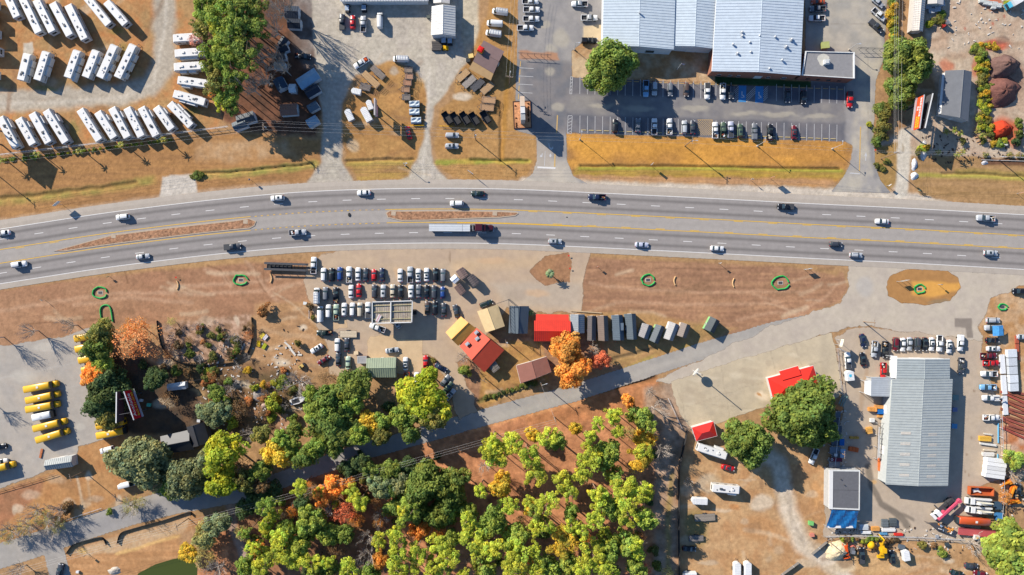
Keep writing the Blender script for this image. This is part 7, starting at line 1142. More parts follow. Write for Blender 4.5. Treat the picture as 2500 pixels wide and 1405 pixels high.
# billboards
def text_mesh(name, body, size, material, parent, loc, rot, sx=1.0): return text_part(name, body, size, material, parent, loc, rot, sx)
def billboard(base, ends, h0, h1, col, label, lines, face, back=None):
    """ends: panel foot line in photo pixels at height (h0+h1)/2"""
    hm = (h0 + h1) / 2; a = W(*ends[0], hm); b = W(*ends[1], hm); m = (a + b) / 2; d = b - a; L = d.length; t = thing("billboard", label, "billboard", (m.x, m.y, 0), math.atan2(d.y, d.x))
    obj("panel", MB().box(-L / 2, L / 2, -.12, .12, h0, h1), OBJM, t, color=RGB(*col)); obj("trim", MB().box(-L / 2 - .1, L / 2 + .1, -.16, .16, h1, h1 + .18), GALV, t); obj("catwalk", MB().box(-L / 2, L / 2, face * .2, face * .9, h0 - .15, h0 - .05) if face > 0 else MB().box(-L / 2, L / 2, -.9, -.2, h0 - .15, h0 - .05), GALV, t)
    s = face
    for body, sz, zc, mt, sx, xo in lines: text_mesh("lettering", body, sz, mt, t, (xo, s * .16, zc), (math.pi / 2, 0, 0 if s < 0 else math.pi), sx)
    if back:
        q0 = W(*back[0], hm) - m; q1 = W(*back[1], hm) - m; R = Matrix.Rotation(-math.atan2(d.y, d.x), 3, 'Z'); q0 = R @ q0; q1 = R @ q1; mm = (q0 + q1) / 2; dd = q1 - q0
        bk = obj("rear_panel", MB().box(-dd.length / 2, dd.length / 2, -.1, .1, h0, h1), STEEL, t, (mm.x, mm.y, 0), math.atan2(dd.y, dd.x)); obj("frame_trim", MB().box(-dd.length / 2, dd.length / 2, -.18, .18, h1, h1 + .12), WHITEM, bk)
        for k in range(2): f = (k + .5) / 2; p0 = Vector((-L / 2 + L * f, 0, 0)); p1 = q0.lerp(q1, f) if (q0 - Vector((-L / 2, 0, 0))).length < (q1 - Vector((-L / 2, 0, 0))).length else q1.lerp(q0, f); obj("brace", MB().cyl((p0.x, p0.y, h1 - .4), (p1.x, p1.y, h1 - .4), .08).cyl((p0.x, p0.y, h0 + .3), (p1.x, p1.y, h0 + .3), .08), STEEL, t)
    for k in (-.3, .3): obj("post", MB().cyl((k * L, -s * .5, 0), (k * L, -s * .5, h1 - .3), .28, n=10), STEEL, t)
    return t
TW = mat("sign_white", RGB(240, 240, 240), .6); TY_ = mat("sign_yellow", RGB(240, 206, 40), .6)
billboard(None, ((336, 1022), (312, 954)), 5.8, 10.4, (196, 20, 40), "red billboard reading Available with a yellow phone number, seen from above", (("Available", 2.3, 8.9, TW, 1.0, 0), ("843-421-0700", 1.5, 6.8, TY_, 1.0, 0)), -1, ((294, 955), (293, 1030)))
billboard(None, ((2238, 316), (2249, 236)), 7.0, 10.4, (230, 84, 40), "orange red billboard with white and yellow lettering beside the nursery house", (("#7", 1.4, 9.4, TW, 1.1, 1.8), ("#4", 1.3, 9.2, TY_, 1.2, -3.4), ("#5", 1.1, 8.0, TY_, 1.2, -3.2), ("#2", 1.3, 7.9, TW, 1, 1.6)), 1, ((2270, 232), (2251, 316)))
billboard(None, ((-45, 352), (-28, 300)), 7.5, 11.5, (190, 190, 190), "billboard beyond the caravan yard that throws a dark shadow on the verge", (), -1, ((-62, 300), (-58, 352)))
# ---------------------------------------------------------------- fences, tubes, wattles
def fence(pts, h, label, mt, post=3.0, rail=True, col=None, name="fence", solid=True, cat="fence"):
    o = W(*pts[0]); t = thing(name, label, cat, (o.x, o.y, 0)); q = [W(*p) - o for p in pts]
    for a, b in zip(q[:-1], q[1:]):
        d = b - a; n = max(1, int(d.length / post)); m = (a + b) / 2; an = math.atan2(d.y, d.x)
        if solid: obj("fence_panel", MB().rbox(0, 0, h / 2, d.length, .05, h), mt, t, (m.x, m.y, 0), an, color=col)
        if rail: obj("rail", MB().rbox(0, 0, h, d.length, .12, .1), mt, t, (m.x, m.y, 0), an, color=col); obj("rail", MB().rbox(0, 0, h * .5, d.length, .06, .06), mt, t, (m.x, m.y, 0), an, color=col)
        for k in range(n): p = a.lerp(b, (k + .5) / n); obj("post", PROTO.setdefault(('post', h), MB().cyl((0, 0, 0), (0, 0, h + .08), .07).mesh("post")), mt if col is None else POLE, t, (p.x, p.y, 0))
    return t
SILT = mat("black_silt_cloth", (.016, .017, .02), .8)
def smooth(pts, n=4):
    out = []; P = [pts[0]] + list(pts) + [pts[-1]]
    for i in range(1, len(P) - 2):
        for k in range(n):
            t_ = k / n; p0, p1, p2, p3 = (np.array(P[j], float) for j in (i - 1, i, i + 1, i + 2)); out.append(tuple(.5 * (2 * p1 + (p2 - p0) * t_ + (2 * p0 - 5 * p1 + 4 * p2 - p3) * t_ ** 2 + (3 * p1 - p0 - 3 * p2 + p3) * t_ ** 3)))
    return out + [tuple(pts[-1])]
fence(smooth([(385, 783), (390, 820), (400, 850), (425, 878), (470, 890), (530, 889), (580, 882), (606, 860), (617, 825), (616, 775)]), .95, "curved black silt fence around the brush plot", SILT, 2.5, False, name="silt_fence"); fence(smooth([(163, 1352), (180, 1330), (215, 1318), (250, 1312), (262, 1330)]), .9, "short black silt fence along the south west lane", SILT, 2.5, False, name="silt_fence"); fence(smooth([(288, 1327), (296, 1302), (320, 1292), (400, 1270), (462, 1250), (468, 1258)]), .9, "long black silt fence along the shaded lane", SILT, 2.5, False, name="silt_fence")
fence([(1676, 1048), (1656, 1140), (1655, 1270), (1657, 1420)], 2.3, "tall black privacy fence between the wood and the yards", mat("black_fence_board", (.02, .021, .024), .8), 2.5, False, name="privacy_fence"); fence([(-60, 387), (184, 359), (333, 340), (560, 311)], 1.5, "white railed wire fence along the caravan yard", GALV, 3, True, name="wire_fence", solid=False); fence([(-20, 1203), (60, 1180), (138, 1156)], .9, "low timber rail fence on the bus lot's edge", WOODM, 3, True, RGB(140, 108, 88), solid=False, name="rail_fence"); fence([(410, 940), (520, 921), (530, 930)], 1.6, "dark panel fence behind the backyard shed", BLACK, 2.5, True, name="panel_fence", solid=False); fence([(985, 309), (1036, 308)], .9, "yellow pipe rail below the small trailers", OBJM, 2, True, CC['yellow'], solid=False, name="pipe_rail"); fence([(1073, 309), (1105, 310)], .9, "yellow pipe rail below the dump trailers", OBJM, 2, True, CC['yellow'], solid=False, name="pipe_rail")
fence([(1264, 134), (1345, 139)], 2.2, "steel mesh fence across the retail drive's planted strip", STEEL, 2, True, solid=False, name="mesh_fence"); fence([(2088, 122), (2155, 124)], 2.2, "steel yard gate beside the flat roofed annex", STEEL, 2, True, solid=False, name="yard_gate"); fence([(2440, 384), (2560, 388)], 1.0, "white rail along the nursery's round bush row", WHITEM, 2.5, True, solid=False, name="white_rail"); fence([(2395, 391), (2560, 396)], .3, "low white edging of the nursery verge", WHITEM, 4, True, solid=False, name="white_rail"); fence([(2496, 300), (2492, 345)], 1.8, "white trellis frame beside the columnar shrubs", WHITEM, 1.5, True, solid=False, name="trellis"); fence([(2012, 1308), (2100, 1306), (2240, 1310), (2350, 1316)], 1.4, "wire fence along the lumber yard's scrap side", GALV, 3, True, solid=False, name="wire_fence"); fence([(2066, 860), (2040, 850), (2052, 960)], 1.6, "thin wire fence beside the concrete forecourt", GALV, 3, True, solid=False, name="wire_fence"); fence([(2438, 1010), (2444, 1190), (2436, 1300)], 1.8, "wire fence behind the white sheds of the lumber yard", GALV, 3, True, solid=False, name="wire_fence"); fence([(1630, 972), (1664, 1046)], .7, "white pipe barrier beside the concrete forecourt", WHITEM, 4, True, solid=False, name="pipe_barrier"); fence([(166, 1268), (250, 1240)], .7, "pale rail at the south west lane", GALV, 3, True, solid=False, name="rail_fence")
TUBE = mat("green_filter_tube", RGB(40, 176, 84), .7, ns=2, na=.2); STRAW = mat("straw_wattle", RGB(226, 184, 132), .9, ns=3, na=.2)
for x, y, rx, ry, lab in ((588, 684, 17, 13, "green filter tube ring with a gap on the western dirt"), (245, 715, 18, 13, "green filter tube ring beside the green tube arch"), (1582, 684, 16, 13, "green filter tube ring in the dirt field, nearer the shops"), (1905, 691, 22, 16, "large green filter tube ring at the dirt field's far end"), (2245, 706, 14, 11, "green filter tube ring on the grass island"), (2447, 750, 11, 7, "small green filter tube ring on the sandy verge")):
    c = W(x, y); t = thing("inlet_protection", lab, "filter tube", (c.x, c.y, 0)); rs = random.Random(x); pts = [Vector((rx * SC * (1 + rs.uniform(-.12, .12)) * math.cos(a), ry * SC * (1 + rs.uniform(-.14, .14)) * math.sin(a), .22)) for a in np.arange(.1, 6.1, .42)]; obj("filter_tube", MB().tube(pts, .26, 7), TUBE, t); obj("inlet_grate", MB().rbox(0, 0, .06, 1.4, .9, .1), STEEL, t); obj("grate_collar", MB().rbox(0, 0, .03, 1.9, 1.3, .06), CONC, t)
c = W(262, 770); t = thing("inlet_protection", "green filter tube arch open towards the rusty tree", "filter tube", (c.x, c.y, 0)); obj("filter_tube", MB().tube([Vector(((x - 262) * SC, (770 - y) * SC, .22)) for x, y in smooth([(252, 796), (246, 765), (248, 750), (260, 745), (270, 752), (276, 786)])], .26, 7), TUBE, t)
for x, y, f, lab in ((660, 680, 1, "curved straw wattle on the western dirt near the car hauler"), (432, 697, 1, "curved straw wattle on the western dirt near the red stake"), (1649, 686, -1, "curved straw wattle in the dirt field, nearer the shops"), (1792, 691, -1, "curved straw wattle in the dirt field, below the thin pole sign")): c = W(x, y); tag(obj("straw_wattle", MB().tube([Vector((f * .55 * math.sin(k * .5), 1.6 - k * .53, .18)) for k in range(7)], .24, 7), STRAW, None, (c.x, c.y, 0)), lab, "wattle")
# ---------------------------------------------------------------- car hauler, frame structure
p = W(700, 652, 1); t = thing("car_hauler_trailer", "long black open two rail car hauler hitched to the white pickup", "trailer", (p.x, p.y, .05), -2 * D2R)
for z, y in ((1.0, -1.05), (1.0, 1.05)): obj("track", MB().rbox(0, y, z, 15.2, .8, .14), STEEL, t)
for z, y in ((2.2, 1.05), (2.2, -1.05)): obj("upper_track", MB().rbox(-.3, y, z, 14.6, .7, .1), STEEL, t)
b = MB()
for k in range(11): b.rbox(-7 + k * 1.4, 0, 1.0, .12, 2.1, .12)
obj("cross_member", b, STEEL, t); obj("belly_deck", MB().rbox(-2.5, 0, .8, 9, 1.5, .1), BLACK, t); b = MB()
for k in range(6):
    for y in (-1.2, 1.2): b.rbox(-7 + k * 2.8, y, 1.6, .12, .12, 1.3)
obj("upright", b, STEEL, t)
for x in (-2.2, -1.2, -.2):
    for q in (-1, 1): obj("wheel", PROTO['tw'], TYRE, t, (x, q * 1.2, .38))
obj("gooseneck", MB().cyl((7.4, .2, 1.2), (9.6, -1.0, 1.3), .14).cyl((7.4, -.9, 1.2), (9.6, -1.0, 1.3), .14), STEEL, t)
place('pickup', 'white', 766, 648, 88, "white pickup hitched to the black car hauler", sc=1.03)
p = W(1243, 772, 3); t = thing("steel_sign_frame", "rusty lattice steel frame standing against the black roofed shop", "frame", (p.x, p.y, 0), -86 * D2R)
for x in (-5.8, 5.8):
    for y in (0, .5): obj("post", MB().cyl((x, y, 0), (x, y, 7.2), .1), STEEL, t)
for z in (3.8, 5.5, 7.1): obj("beam", MB().rbox(0, .25, z, 11.8, .14, .14), STEEL, t)
b = MB()
for k in range(9): b.cyl((-5.8 + 1.3 * k, .25, 3.8), (-5.1 + 1.3 * k, .25, 5.5), .05)
obj("lattice", b, STEEL, t); obj("ladder_beam", MB().cyl((-5.8, .2, 7), (-4.6, -4.2, 3.6), .08), STEEL, t)
p = W(1431, 762); tag(obj("timber_beam", MB().rbox(0, 0, .2, 11, .35, .35), WOODM, None, (p.x, p.y, 0), -4 * D2R, color=RGB(196, 172, 140)), "long pale timber beam on the ground before the shed row", "beam")
p = W(853, 525); tag(obj("tyre_scrap", MB().loft([[(.5 * math.cos(a) * s, .75 * math.sin(a) * s, z) for a in np.arange(0, 6.28, .6)] for s, z in ((1, .08), (.9, .3), (.4, .34))]), TYRE, None, (p.x, p.y, 0)), "scrap of black tyre in the middle turning lane", "debris"); p = W(1384, 531); tag(obj("tyre_scrap", MB().loft([[(.3 * math.cos(a) * s, .2 * math.sin(a) * s, z) for a in np.arange(0, 6.28, .8)] for s, z in ((1, .08), (.5, .2))]), TYRE, None, (p.x, p.y, 0)), "tiny black scrap in the turning lane past the rounded median", "debris")
# ---------------------------------------------------------------- piles and stacks
def mound(px, py, rx, ry, h, col, label, seed=0, cat="pile"):
    r = random.Random(seed); p = W(px, py); b = MB(); n = 22; secs = []; ph = r.uniform(0, 6)
    for s, z in ((1.15, 0), (1, .06), (.88, .24), (.74, .46), (.58, .66), (.42, .84), (.25, .94), (.06, 1)): secs.append([(rx * SC * s * math.cos(a) * (1 + .12 * math.sin(3 * a + ph) + .1 * math.sin(7 * a + s * 5) + r.uniform(-.09, .09)), ry * SC * s * math.sin(a) * (1 + .14 * math.sin(2 * a) + r.uniform(-.06, .06)) + .3 * (1 - s), h * z * (1 + r.uniform(-.13, .13))) for a in np.arange(n) * 2 * math.pi / n])
    o = obj("material_pile", b.loft(secs), mat("pile_%d_%d_%d" % col, RGB(*col), .95, ns=1.5, na=.25, ns2=5, na2=.2, bump=.8), None, (p.x, p.y, -.02), smooth=True); return tag(o, label, cat)
mound(2447, 164, 34, 26, 4, (120, 92, 84), "dark brown soil pile behind the nursery plants", 1); mound(2440, 225, 42, 34, 3.2, (126, 84, 74), "reddish brown soil pile below the dark one", 2); mound(2441, 318, 26, 20, 2.4, (214, 70, 36), "bright red mulch pile near the nursery's white rail", 3); mound(2044, 1345, 30, 22, 2.2, (226, 206, 168), "pale sand pile beside the orange tractor", 4); mound(280, 1394, 14, 9, .8, (196, 186, 172), "grey gravel heap on the pond bank", 5); mound(2255, 368, 9, 22, .9, (214, 210, 206), "white rock pile beside the nursery driveway", 6); mound(2232, 402, 7, 14, .8, (206, 206, 210), "white boulder heap at the nursery driveway, upper one", 7); mound(2232, 430, 9, 9, .8, (222, 222, 222), "white boulder heap at the nursery driveway, lower one", 8); mound(636, 962, 18, 17, 1.2, (150, 142, 136), "grey rubble heap on the overgrown lot", 9); mound(650, 990, 12, 8, .7, (176, 150, 136), "small brick rubble heap below the grey one", 10); mound(2404, 398, 8, 5, .5, (196, 196, 200), "grey stone heap by the round bushes", 11)
def stack(px, py, L, wd, h, ang, col, label, n=4, name="board_stack", cat="stack", z=0, along=True):
    p = W(px, py, h); t = thing(name, label, cat, (p.x, p.y, z), ang * D2R); r = random.Random(int(px * 3 + py))
    for k in range(n):
        v = r.uniform(.85, 1.12); y = -wd / 2 + (k + .5) * wd / n; obj("board", MB().rbox(0, 0, h / 2, L * r.uniform(.9, 1.0), wd / n * .92, h * r.uniform(.9, 1)), WOODM, t, (r.uniform(-.1, .1), y, 0), color=tuple(c * v for c in RGB(*col)))
    obj("bearer", MB().rbox(-L * .3, 0, .06, .15, wd, .12).rbox(L * .3, 0, .06, .15, wd, .12), WOODM, t, color=RGB(120, 100, 80)); return t
ST = [(2132, 1000, 1.5, 2.8, 1.4, 90, (230, 160, 84), "orange timber stack by the annex, beside the blue one"), (2150, 994, 3.6, 1.2, 1.2, 0, (226, 160, 90), "orange timber stack under the annex edge"), (2155, 1006, 3.3, 1.6, 1.5, 0, (20, 110, 190), "blue wrapped timber stack beside the orange ones"), (2155, 1017, 3.4, .8, 1, 0, (226, 164, 90), "low orange timber stack below the blue one"), (2131, 1027, 1.5, 1.3, 1.1, 0, (236, 236, 232), "white sheeted pallet near the orange stacks"), (2124, 1052, 2.1, 2.3, 1.2, 10, (222, 166, 84), "square orange timber stack standing alone"), (2087, 1070, .8, 3.2, 1, 90, (206, 160, 70), "long yellow boards beside the lumber racks"), (2085, 1098, 1.6, 3.4, 1, 80, (206, 100, 50), "orange and black crate beside the lumber racks"), (2154, 1136, 2.0, 4.6, 1.3, 0, (226, 120, 60), "orange wrapped bundle against the long building"), (2154, 1157, 1.7, 1.6, 1, 0, (226, 160, 50), "yellow crate below the orange bundle"),
      (2407, 1072, 4.2, 1.7, 1, -3, (232, 180, 70), "yellow board stack in the open lot"), (2413, 1061, 3.2, .5, .5, -8, (232, 226, 214), "thin white board above the yellow stack"), (2414, 1086, 6, .7, .7, -8, (238, 236, 230), "long white boards below the yellow stack"), (2417, 1100, 4.4, .6, .6, -5, (230, 214, 190), "cream boards beside the pallet floor"), (2414, 1110, 4.2, 1.4, .9, -2, (232, 228, 222), "white wrapped boards above the white sheds"), (2110, 1288, 3.2, 1.8, 1, 0, (200, 206, 210), "grey and white crate by the tarpaulin shelter"), (2115, 1301, 3.6, 1.0, .8, 0, (236, 236, 234), "white trough by the scrap fence"), (2138, 1292, 2.8, 1.4, .9, 0, (226, 160, 80), "orange boards by the tarpaulin shelter"), (2162, 1278, 2.4, 2.6, 1, 0, (110, 118, 122), "dark framed panel by the wet streak"), (2181, 1276, 2.6, 2.7, 1, 0, (84, 92, 96), "second dark framed panel by the wet streak"), (2170, 1294, 5, 1.4, .7, 0, (234, 232, 228), "white sheets below the dark framed panels"), (2195, 1306, 3, .8, .9, 0, (214, 50, 40), "red box on the scrap fence"), (2158, 1304, 2.6, .8, .6, 0, (90, 150, 190), "blue plastic scrap on the fence"),
      (2452, 940, 1.7, 22, .7, 4, (226, 228, 230), "long pale corrugated sheets lying along the lot"), (2475, 905, 3.2, 15, 1.6, 3, (214, 220, 226), "pale corrugated sheets on a low trailer"), (2433, 1145, 7.4, 7.0, 2.4, -8, (238, 238, 236), "white panel stack by the blue pipe"), (2484, 850, 1.2, 9, .6, 2, (176, 90, 66), "red brown steel beam standing off the sheets"), (2456, 1100, 3.4, 4.4, .2, 0, (232, 200, 160), "pale pallet floor beside the cream boards")]
for s in ST: stack(*s[:7], s[7], n=3 if s[2] < 3 else 5)
for i in range(15):
    y = 962 + i * 7.2; stack(2496 - (i % 4) * 5, y, 10 + (i % 3) * 2, .8, .5, -17 - (i % 3) * 4, (150 + (i % 3) * 12, 84 + (i % 2) * 10, 70), "rusty red steel beam in the slanted heap beside the lot", 2, "steel_beam", "beam"); bpy.context.scene.collection.objects[-1] if False else None
for o_ in [o for o in bpy.data.objects if o.name.startswith("steel_beam")]: o_["group"] = "rusty beams heaped beside the lot"
for x, y, l in ((2438, 1058, 7), (2437, 1140, 9)): p = W(x, y, .5); tag(obj("blue_pipe", MB().cyl((0, -l / 2, .3), (0, l / 2, .3), .2, n=8), mat("blue_pvc", RGB(110, 190, 232), .5), None, (p.x, p.y, 0)), f"bright blue pipe lying {'above the pallet floor' if y < 1100 else 'beside the white panel stack'}", "pipe")
# lumber racks under the oak
p = W(2042, 1080, 2); t = thing("lumber_rack", "long cluttered grey lumber rack along the oak's shade", "rack", (p.x, p.y, 0), 88 * D2R); r = random.Random(4)
for k in range(9): obj("shelf", MB().rbox(0, 0, 1.2 + r.uniform(-.5, .8), 2.4, 3.6 + r.uniform(-.8, .6), .3), OBJS, t, (9.6 - k * 2.5, r.uniform(-.4, .4), 0), color=random.choice([RGB(96, 106, 116), RGB(120, 130, 140), RGB(70, 78, 88), RGB(86, 92, 98)]))
for k in range(8):
    for y in (-1.9, 1.9): obj("upright", MB().rbox(-10 + k * 2.9, y, 1.6, .14, .14, 3.2), GALV, t)
obj("long_pipe", MB().cyl((-8, .6, 3.0), (9, -.5, 2.6), .08), GALV, t); sg = obj("dark_red_sign", MB().rbox(-6, .3, 2.9, 1.3, 4.2, .12), OBJM, t, color=RGB(112, 40, 56)); b = MB(); obj("sign_ring", MB().loft([[(-6 + rr__ * math.cos(a), 1.8 + rr__ * math.sin(a), 2.98) for a in np.arange(0, 6.28, .5)] for rr__ in (.3, .45)], caps=False), WHITEM, sg); obj("blue_box", MB().rbox(.2, -1.6, 2.6, 2.3, 1.6, .6), OBJM, t, color=RGB(30, 100, 170)); obj("pale_panel", MB().rbox(-3.8, -2.2, 2.4, 3.0, 1.7, .2), OBJS, t, color=RGB(150, 180, 206)); obj("scrap", MB().rbox(-4.4, .4, 2.6, .9, 1.0, .5), WHITEM, t)
p = W(2154, 1078, 2); t = thing("steel_rack", "open steel tube rack along the long building", "rack", (p.x, p.y, 0), 88 * D2R); b = MB()
for y in (-1.8, -.9, .9, 1.8): b.rbox(0, y, 2.1, 13, .1, .1)
for k in range(8): b.rbox(-6.4 + 1.83 * k, 0, 2.0, .1, 3.6, .1)
obj("grid", b, STEEL, t); b = MB()
for k in range(4):
    for y in (-1.8, 1.8): b.rbox(-6.3 + 4.2 * k, y, 1, .14, .14, 2)
obj("upright", b, GALV, t); obj("stored_tube", MB().cyl((-6, 1.5, 2.3), (5, 1.4, 2.3), .16).cyl((-5.5, 1.1, 2.3), (2, 1.1, 2.3), .12), GALV, t)
p = W(2061, 975, 2); t = thing("scrap_rack", "green steel frame with orange end beside the big oak", "rack", (p.x, p.y, 0), -25 * D2R); obj("rails", MB().rbox(0, -.8, 1.6, .3, 4, .2).rbox(-.8, -.4, 1.6, .3, 4, .2).rbox(.8, -.6, 1.6, .3, 4, .2), OBJM, t, color=RGB(120, 150, 146)); obj("deck", MB().rbox(0, -3.6, 1.2, 2.6, 1.5, .3), OBJM, t, color=RGB(206, 130, 76)); obj("leg", MB().rbox(1, 1, .8, .1, .1, 1.6).rbox(-1, 1, .8, .1, .1, 1.6).rbox(1, -3.4, .6, .1, .1, 1.2).rbox(-1, -3.4, .6, .1, .1, 1.2), STEEL, t)
# ---------------------------------------------------------------- machines
def wheels(t, xs, y, r=.5): [obj("wheel", PROTO.setdefault(('w', r), MB().cyl((0, -.16, 0), (0, .16, 0), r, n=14).mesh("wheel")), TYRE, t, (x, q * y, r)) for x in xs for q in (1, -1)]
p = W(2310, 1240, 2); t = thing("crane_truck", "white cab truck with a pink crane boom and open deck", "truck", (p.x, p.y, .05), 222 * D2R); obj("cab", MB().loft([[(x, -1.15, .6), (x, -1.1, z), (x, 1.1, z), (x, 1.15, .6)] for x, z in ((2.6, 2.4), (4.2, 2.4), (4.6, 1.5), (5.6, 1.3))]), PAINT, t, color=CC['white']); obj("windshield", MB().face([(4.25, -1, 2.35), (4.25, 1, 2.35), (4.62, 1.05, 1.55), (4.62, -1.05, 1.55)]), GLASS, t); obj("deck", MB().rbox(-.8, 0, 1.1, 6.6, 2.4, .25), STEEL, t); obj("boom", MB().rbox(-.2, 1.0, 2.3, 10.5, .7, .7).rbox(-4.9, 1.0, 2.4, 1.2, 1.2, 1.2), OBJM, t, color=CC['pink']); obj("turret", MB().cyl((1.6, .8, 1.2), (1.6, .8, 2.2), .7, n=12), OBJM, t, color=CC['pink']); obj("outrigger", MB().rbox(2.2, 0, .8, .4, 5.6, .25), STEEL, t); obj("load", MB().rbox(-2.5, -.4, 1.6, 2, 1.2, .8).rbox(-.6, -.5, 1.5, 1.4, .9, .6), LINER, t); wheels(t, (4.2, -1.6, -2.9), 1.1)
school_bus((2420, 1278), (2341, 1272), "orange painted old bus at the lumber yard corner", None, 'flat', 'orange')
p = W(2388, 1301, 1); t = thing("steel_trailer", "faded red flat steel trailer below the orange bus", "trailer", (p.x, p.y, 0), -5 * D2R); obj("deck", MB().rbox(0, 0, .9, 14, 2.4, .25), OBJS, t, color=RGB(196, 92, 96)); obj("rail", MB().rbox(0, 1.2, 1.0, 14, .12, .4).rbox(0, -1.2, 1.0, 14, .12, .4), OBJS, t, color=RGB(176, 80, 84)); wheels(t, (-4, -2.8), 1.1); obj("crate", MB().rbox(-.8, -1.6, 1.4, 1.6, 1.6, 1.2), WHITEM, t); obj("crate_lid", MB().rbox(-.8, -1.6, 2.03, .7, .7, .06), OBJM, t, color=CC['yellow'])
p = W(2396, 1200, 1.4); t = thing("roll_off_dumpster", "rusty orange open dumpster with pale scrap inside", "dumpster", (p.x, p.y, 0), -3 * D2R); obj("shell", MB().box(-4.2, 4.2, -1.4, -1.25, .2, 1.9).box(-4.2, 4.2, 1.25, 1.4, .2, 1.9).box(-4.2, -4.0, -1.25, 1.25, .2, 1.9).box(4.0, 4.2, -1.25, 1.25, .2, 1.9).box(-4, 4, -1.25, 1.25, .2, .35), OBJM, t, color=RGB(196, 100, 56)); obj("scrap", MB().rbox(-1.6, .1, .6, 2.2, 1.2, .5, .3).rbox(-.4, -.3, .7, 1.4, .5, .4, -.4), WHITEM, t); obj("rib", MB().rbox(-2, 0, 1, .12, 2.9, 1.6).rbox(2, 0, 1, .12, 2.9, 1.6) if False else MB().rbox(-2, 1.45, 1, .12, .1, 1.6).rbox(0, 1.45, 1, .12, .1, 1.6).rbox(2, 1.45, 1, .12, .1, 1.6), OBJM, t, color=RGB(176, 84, 46))
for i, (x, y) in enumerate(((2392, 1226), (2393, 1247))):
    p = W(x, y, 2); t = thing("bucket_truck", ["white bucket truck with folded boom below the orange dumpster", "white bucket truck with folded boom above the orange bus"][i], "truck", (p.x, p.y, .05), 176 * D2R); obj("cab", MB().loft([[(q, -1.1, .6), (q, -1.05, z), (q, 1.05, z), (q, 1.1, .6)] for q, z in ((1.8, 2.2), (3.2, 2.2), (3.6, 1.4), (4.6, 1.2))]), PAINT, t, color=CC['white']); obj("windshield", MB().face([(3.22, -1, 2.15), (3.22, 1, 2.15), (3.62, 1, 1.42), (3.62, -1, 1.42)]), GLASS, t); obj("service_body", MB().rbox(-1.4, .85, 1.3, 6, .6, 1.1).rbox(-1.4, -.85, 1.3, 6, .6, 1.1).rbox(-1.4, 0, .95, 6, 1.2, .2), WHITEM, t); obj("boom", MB().cyl((1.2, 0, 2.2), (-4.2, .2, 2.7), .22).cyl((-4.2, .2, 2.9), (.4, .35, 3.1), .18), OBJM, t, color=RGB(226, 220, 200)); obj("bucket", MB().rbox(.8, .4, 3.0, .8, .8, 1.0), WHITEM, t); wheels(t, (3.4, -2), 1.0)
p = W(2297, 1288, 1); t = thing("scrap_boat_trailer", "black boat shaped trailer heaped with orange and white scrap", "trailer", (p.x, p.y, .05), 160 * D2R); obj("hull", MB().loft([[(x, -k, .5), (x, -k * 1.05, 1.3), (x, k * 1.05, 1.3), (x, k, .5)] for x, k in ((-4.3, 1.05), (-1, 1.15), (2, 1.0), (4.2, .2))]), STEEL, t); r = random.Random(9)
for k in range(16): obj("scrap", MB().rbox(0, 0, 0, r.uniform(.5, 1.3), r.uniform(.2, .6), r.uniform(.1, .4)), OBJM, t, (r.uniform(-3.8, 2.2), r.uniform(-.8, .8), 1.4 + r.uniform(0, .3)), r.uniform(0, 3), color=r.choice([RGB(226, 160, 80), RGB(230, 226, 220), RGB(226, 140, 60), RGB(150, 170, 196)]))
wheels(t, (-1.6, -.7), 1.2, .38); obj("tongue", MB().cyl((3.8, 0, .6), (6, 0, .6), .08), STEEL, t)
p = W(2136, 1342, 1.5); t = thing("backhoe_loader", "yellow backhoe loader by the scrap fence", "excavator", (p.x, p.y, 0), 90 * D2R); YL = dict(color=CC['yellow']); obj("chassis", MB().rbox(0, -2.6, 1.1, 4.2, 1.5, .9).rbox(0, -2.6, 2.2, 1.5, 1.5, 1.4), OBJM, t, **YL); obj("cab_roof", MB().rbox(0, -2.6, 3.0, 1.7, 1.7, .15), OBJM, t, **YL); obj("front_bucket", MB().rbox(-2.8, -2.4, .7, .9, 2.3, .8), OBJM, t, **YL); obj("boom", MB().cyl((1.8, -2.6, 1.6), (4.0, -2.4, 3.2), .25).cyl((4.0, -2.4, 3.2), (5.2, -1.6, 1.2), .2), OBJM, t, **YL); wheels(t, (-1.2, 1.3), 3.4, .1); [obj("tyre", MB().cyl((x, y - .25, .7), (x, y + .25, .7), .7, n=14), TYRE, t) for x in (-1.2, 1.4) for y in (-3.5, -1.7)]
p = W(2128, 1332, 1.2); t = thing("yellow_grader", "yellow round bodied machine beside the backhoe", "machine", (p.x, p.y, 0), 1.2); obj("body", MB().ball(0, 0, .8, 1.4, 1.2, 1.2, 12, 6, -.4), OBJM, t, **YL); obj("frame", MB().rbox(-1.2, 0, .6, 2, 1.6, .4), OBJM, t, color=RGB(206, 150, 90)); wheels(t, (-1.6, .6), 1.0, .45)
p = W(2066, 1348, 1); t = thing("orange_tractor", "orange tractor with loader arms beside the sand pile", "tractor", (p.x, p.y, 0), 100 * D2R); OL = dict(color=RGB(236, 90, 30)); obj("hood", MB().rbox(1.2, 0, 1.2, 2.2, 1.0, .8), OBJM, t, **OL); obj("seat_deck", MB().rbox(-.5, 0, 1.0, 1.4, 1.4, .5), OBJM, t, **OL); obj("rear_implement", MB().rbox(-2.2, 0, .5, .7, 2.2, .6), OBJM, t, **OL); obj("loader_arm", MB().rbox(1.6, .8, 1.0, 3, .18, .25).rbox(1.6, -.8, 1.0, 3, .18, .25), OBJM, t, **OL); obj("roll_bar", MB().rbox(-.9, 0, 2.2, .1, 1.3, .1), STEEL, t); [obj("tyre", MB().cyl((x, y - .2, r_), (x, y + .2, r_), r_, n=14), TYRE, t) for x, r_ in ((-.9, .75), (1.7, .45)) for y in (-.9, .9)]
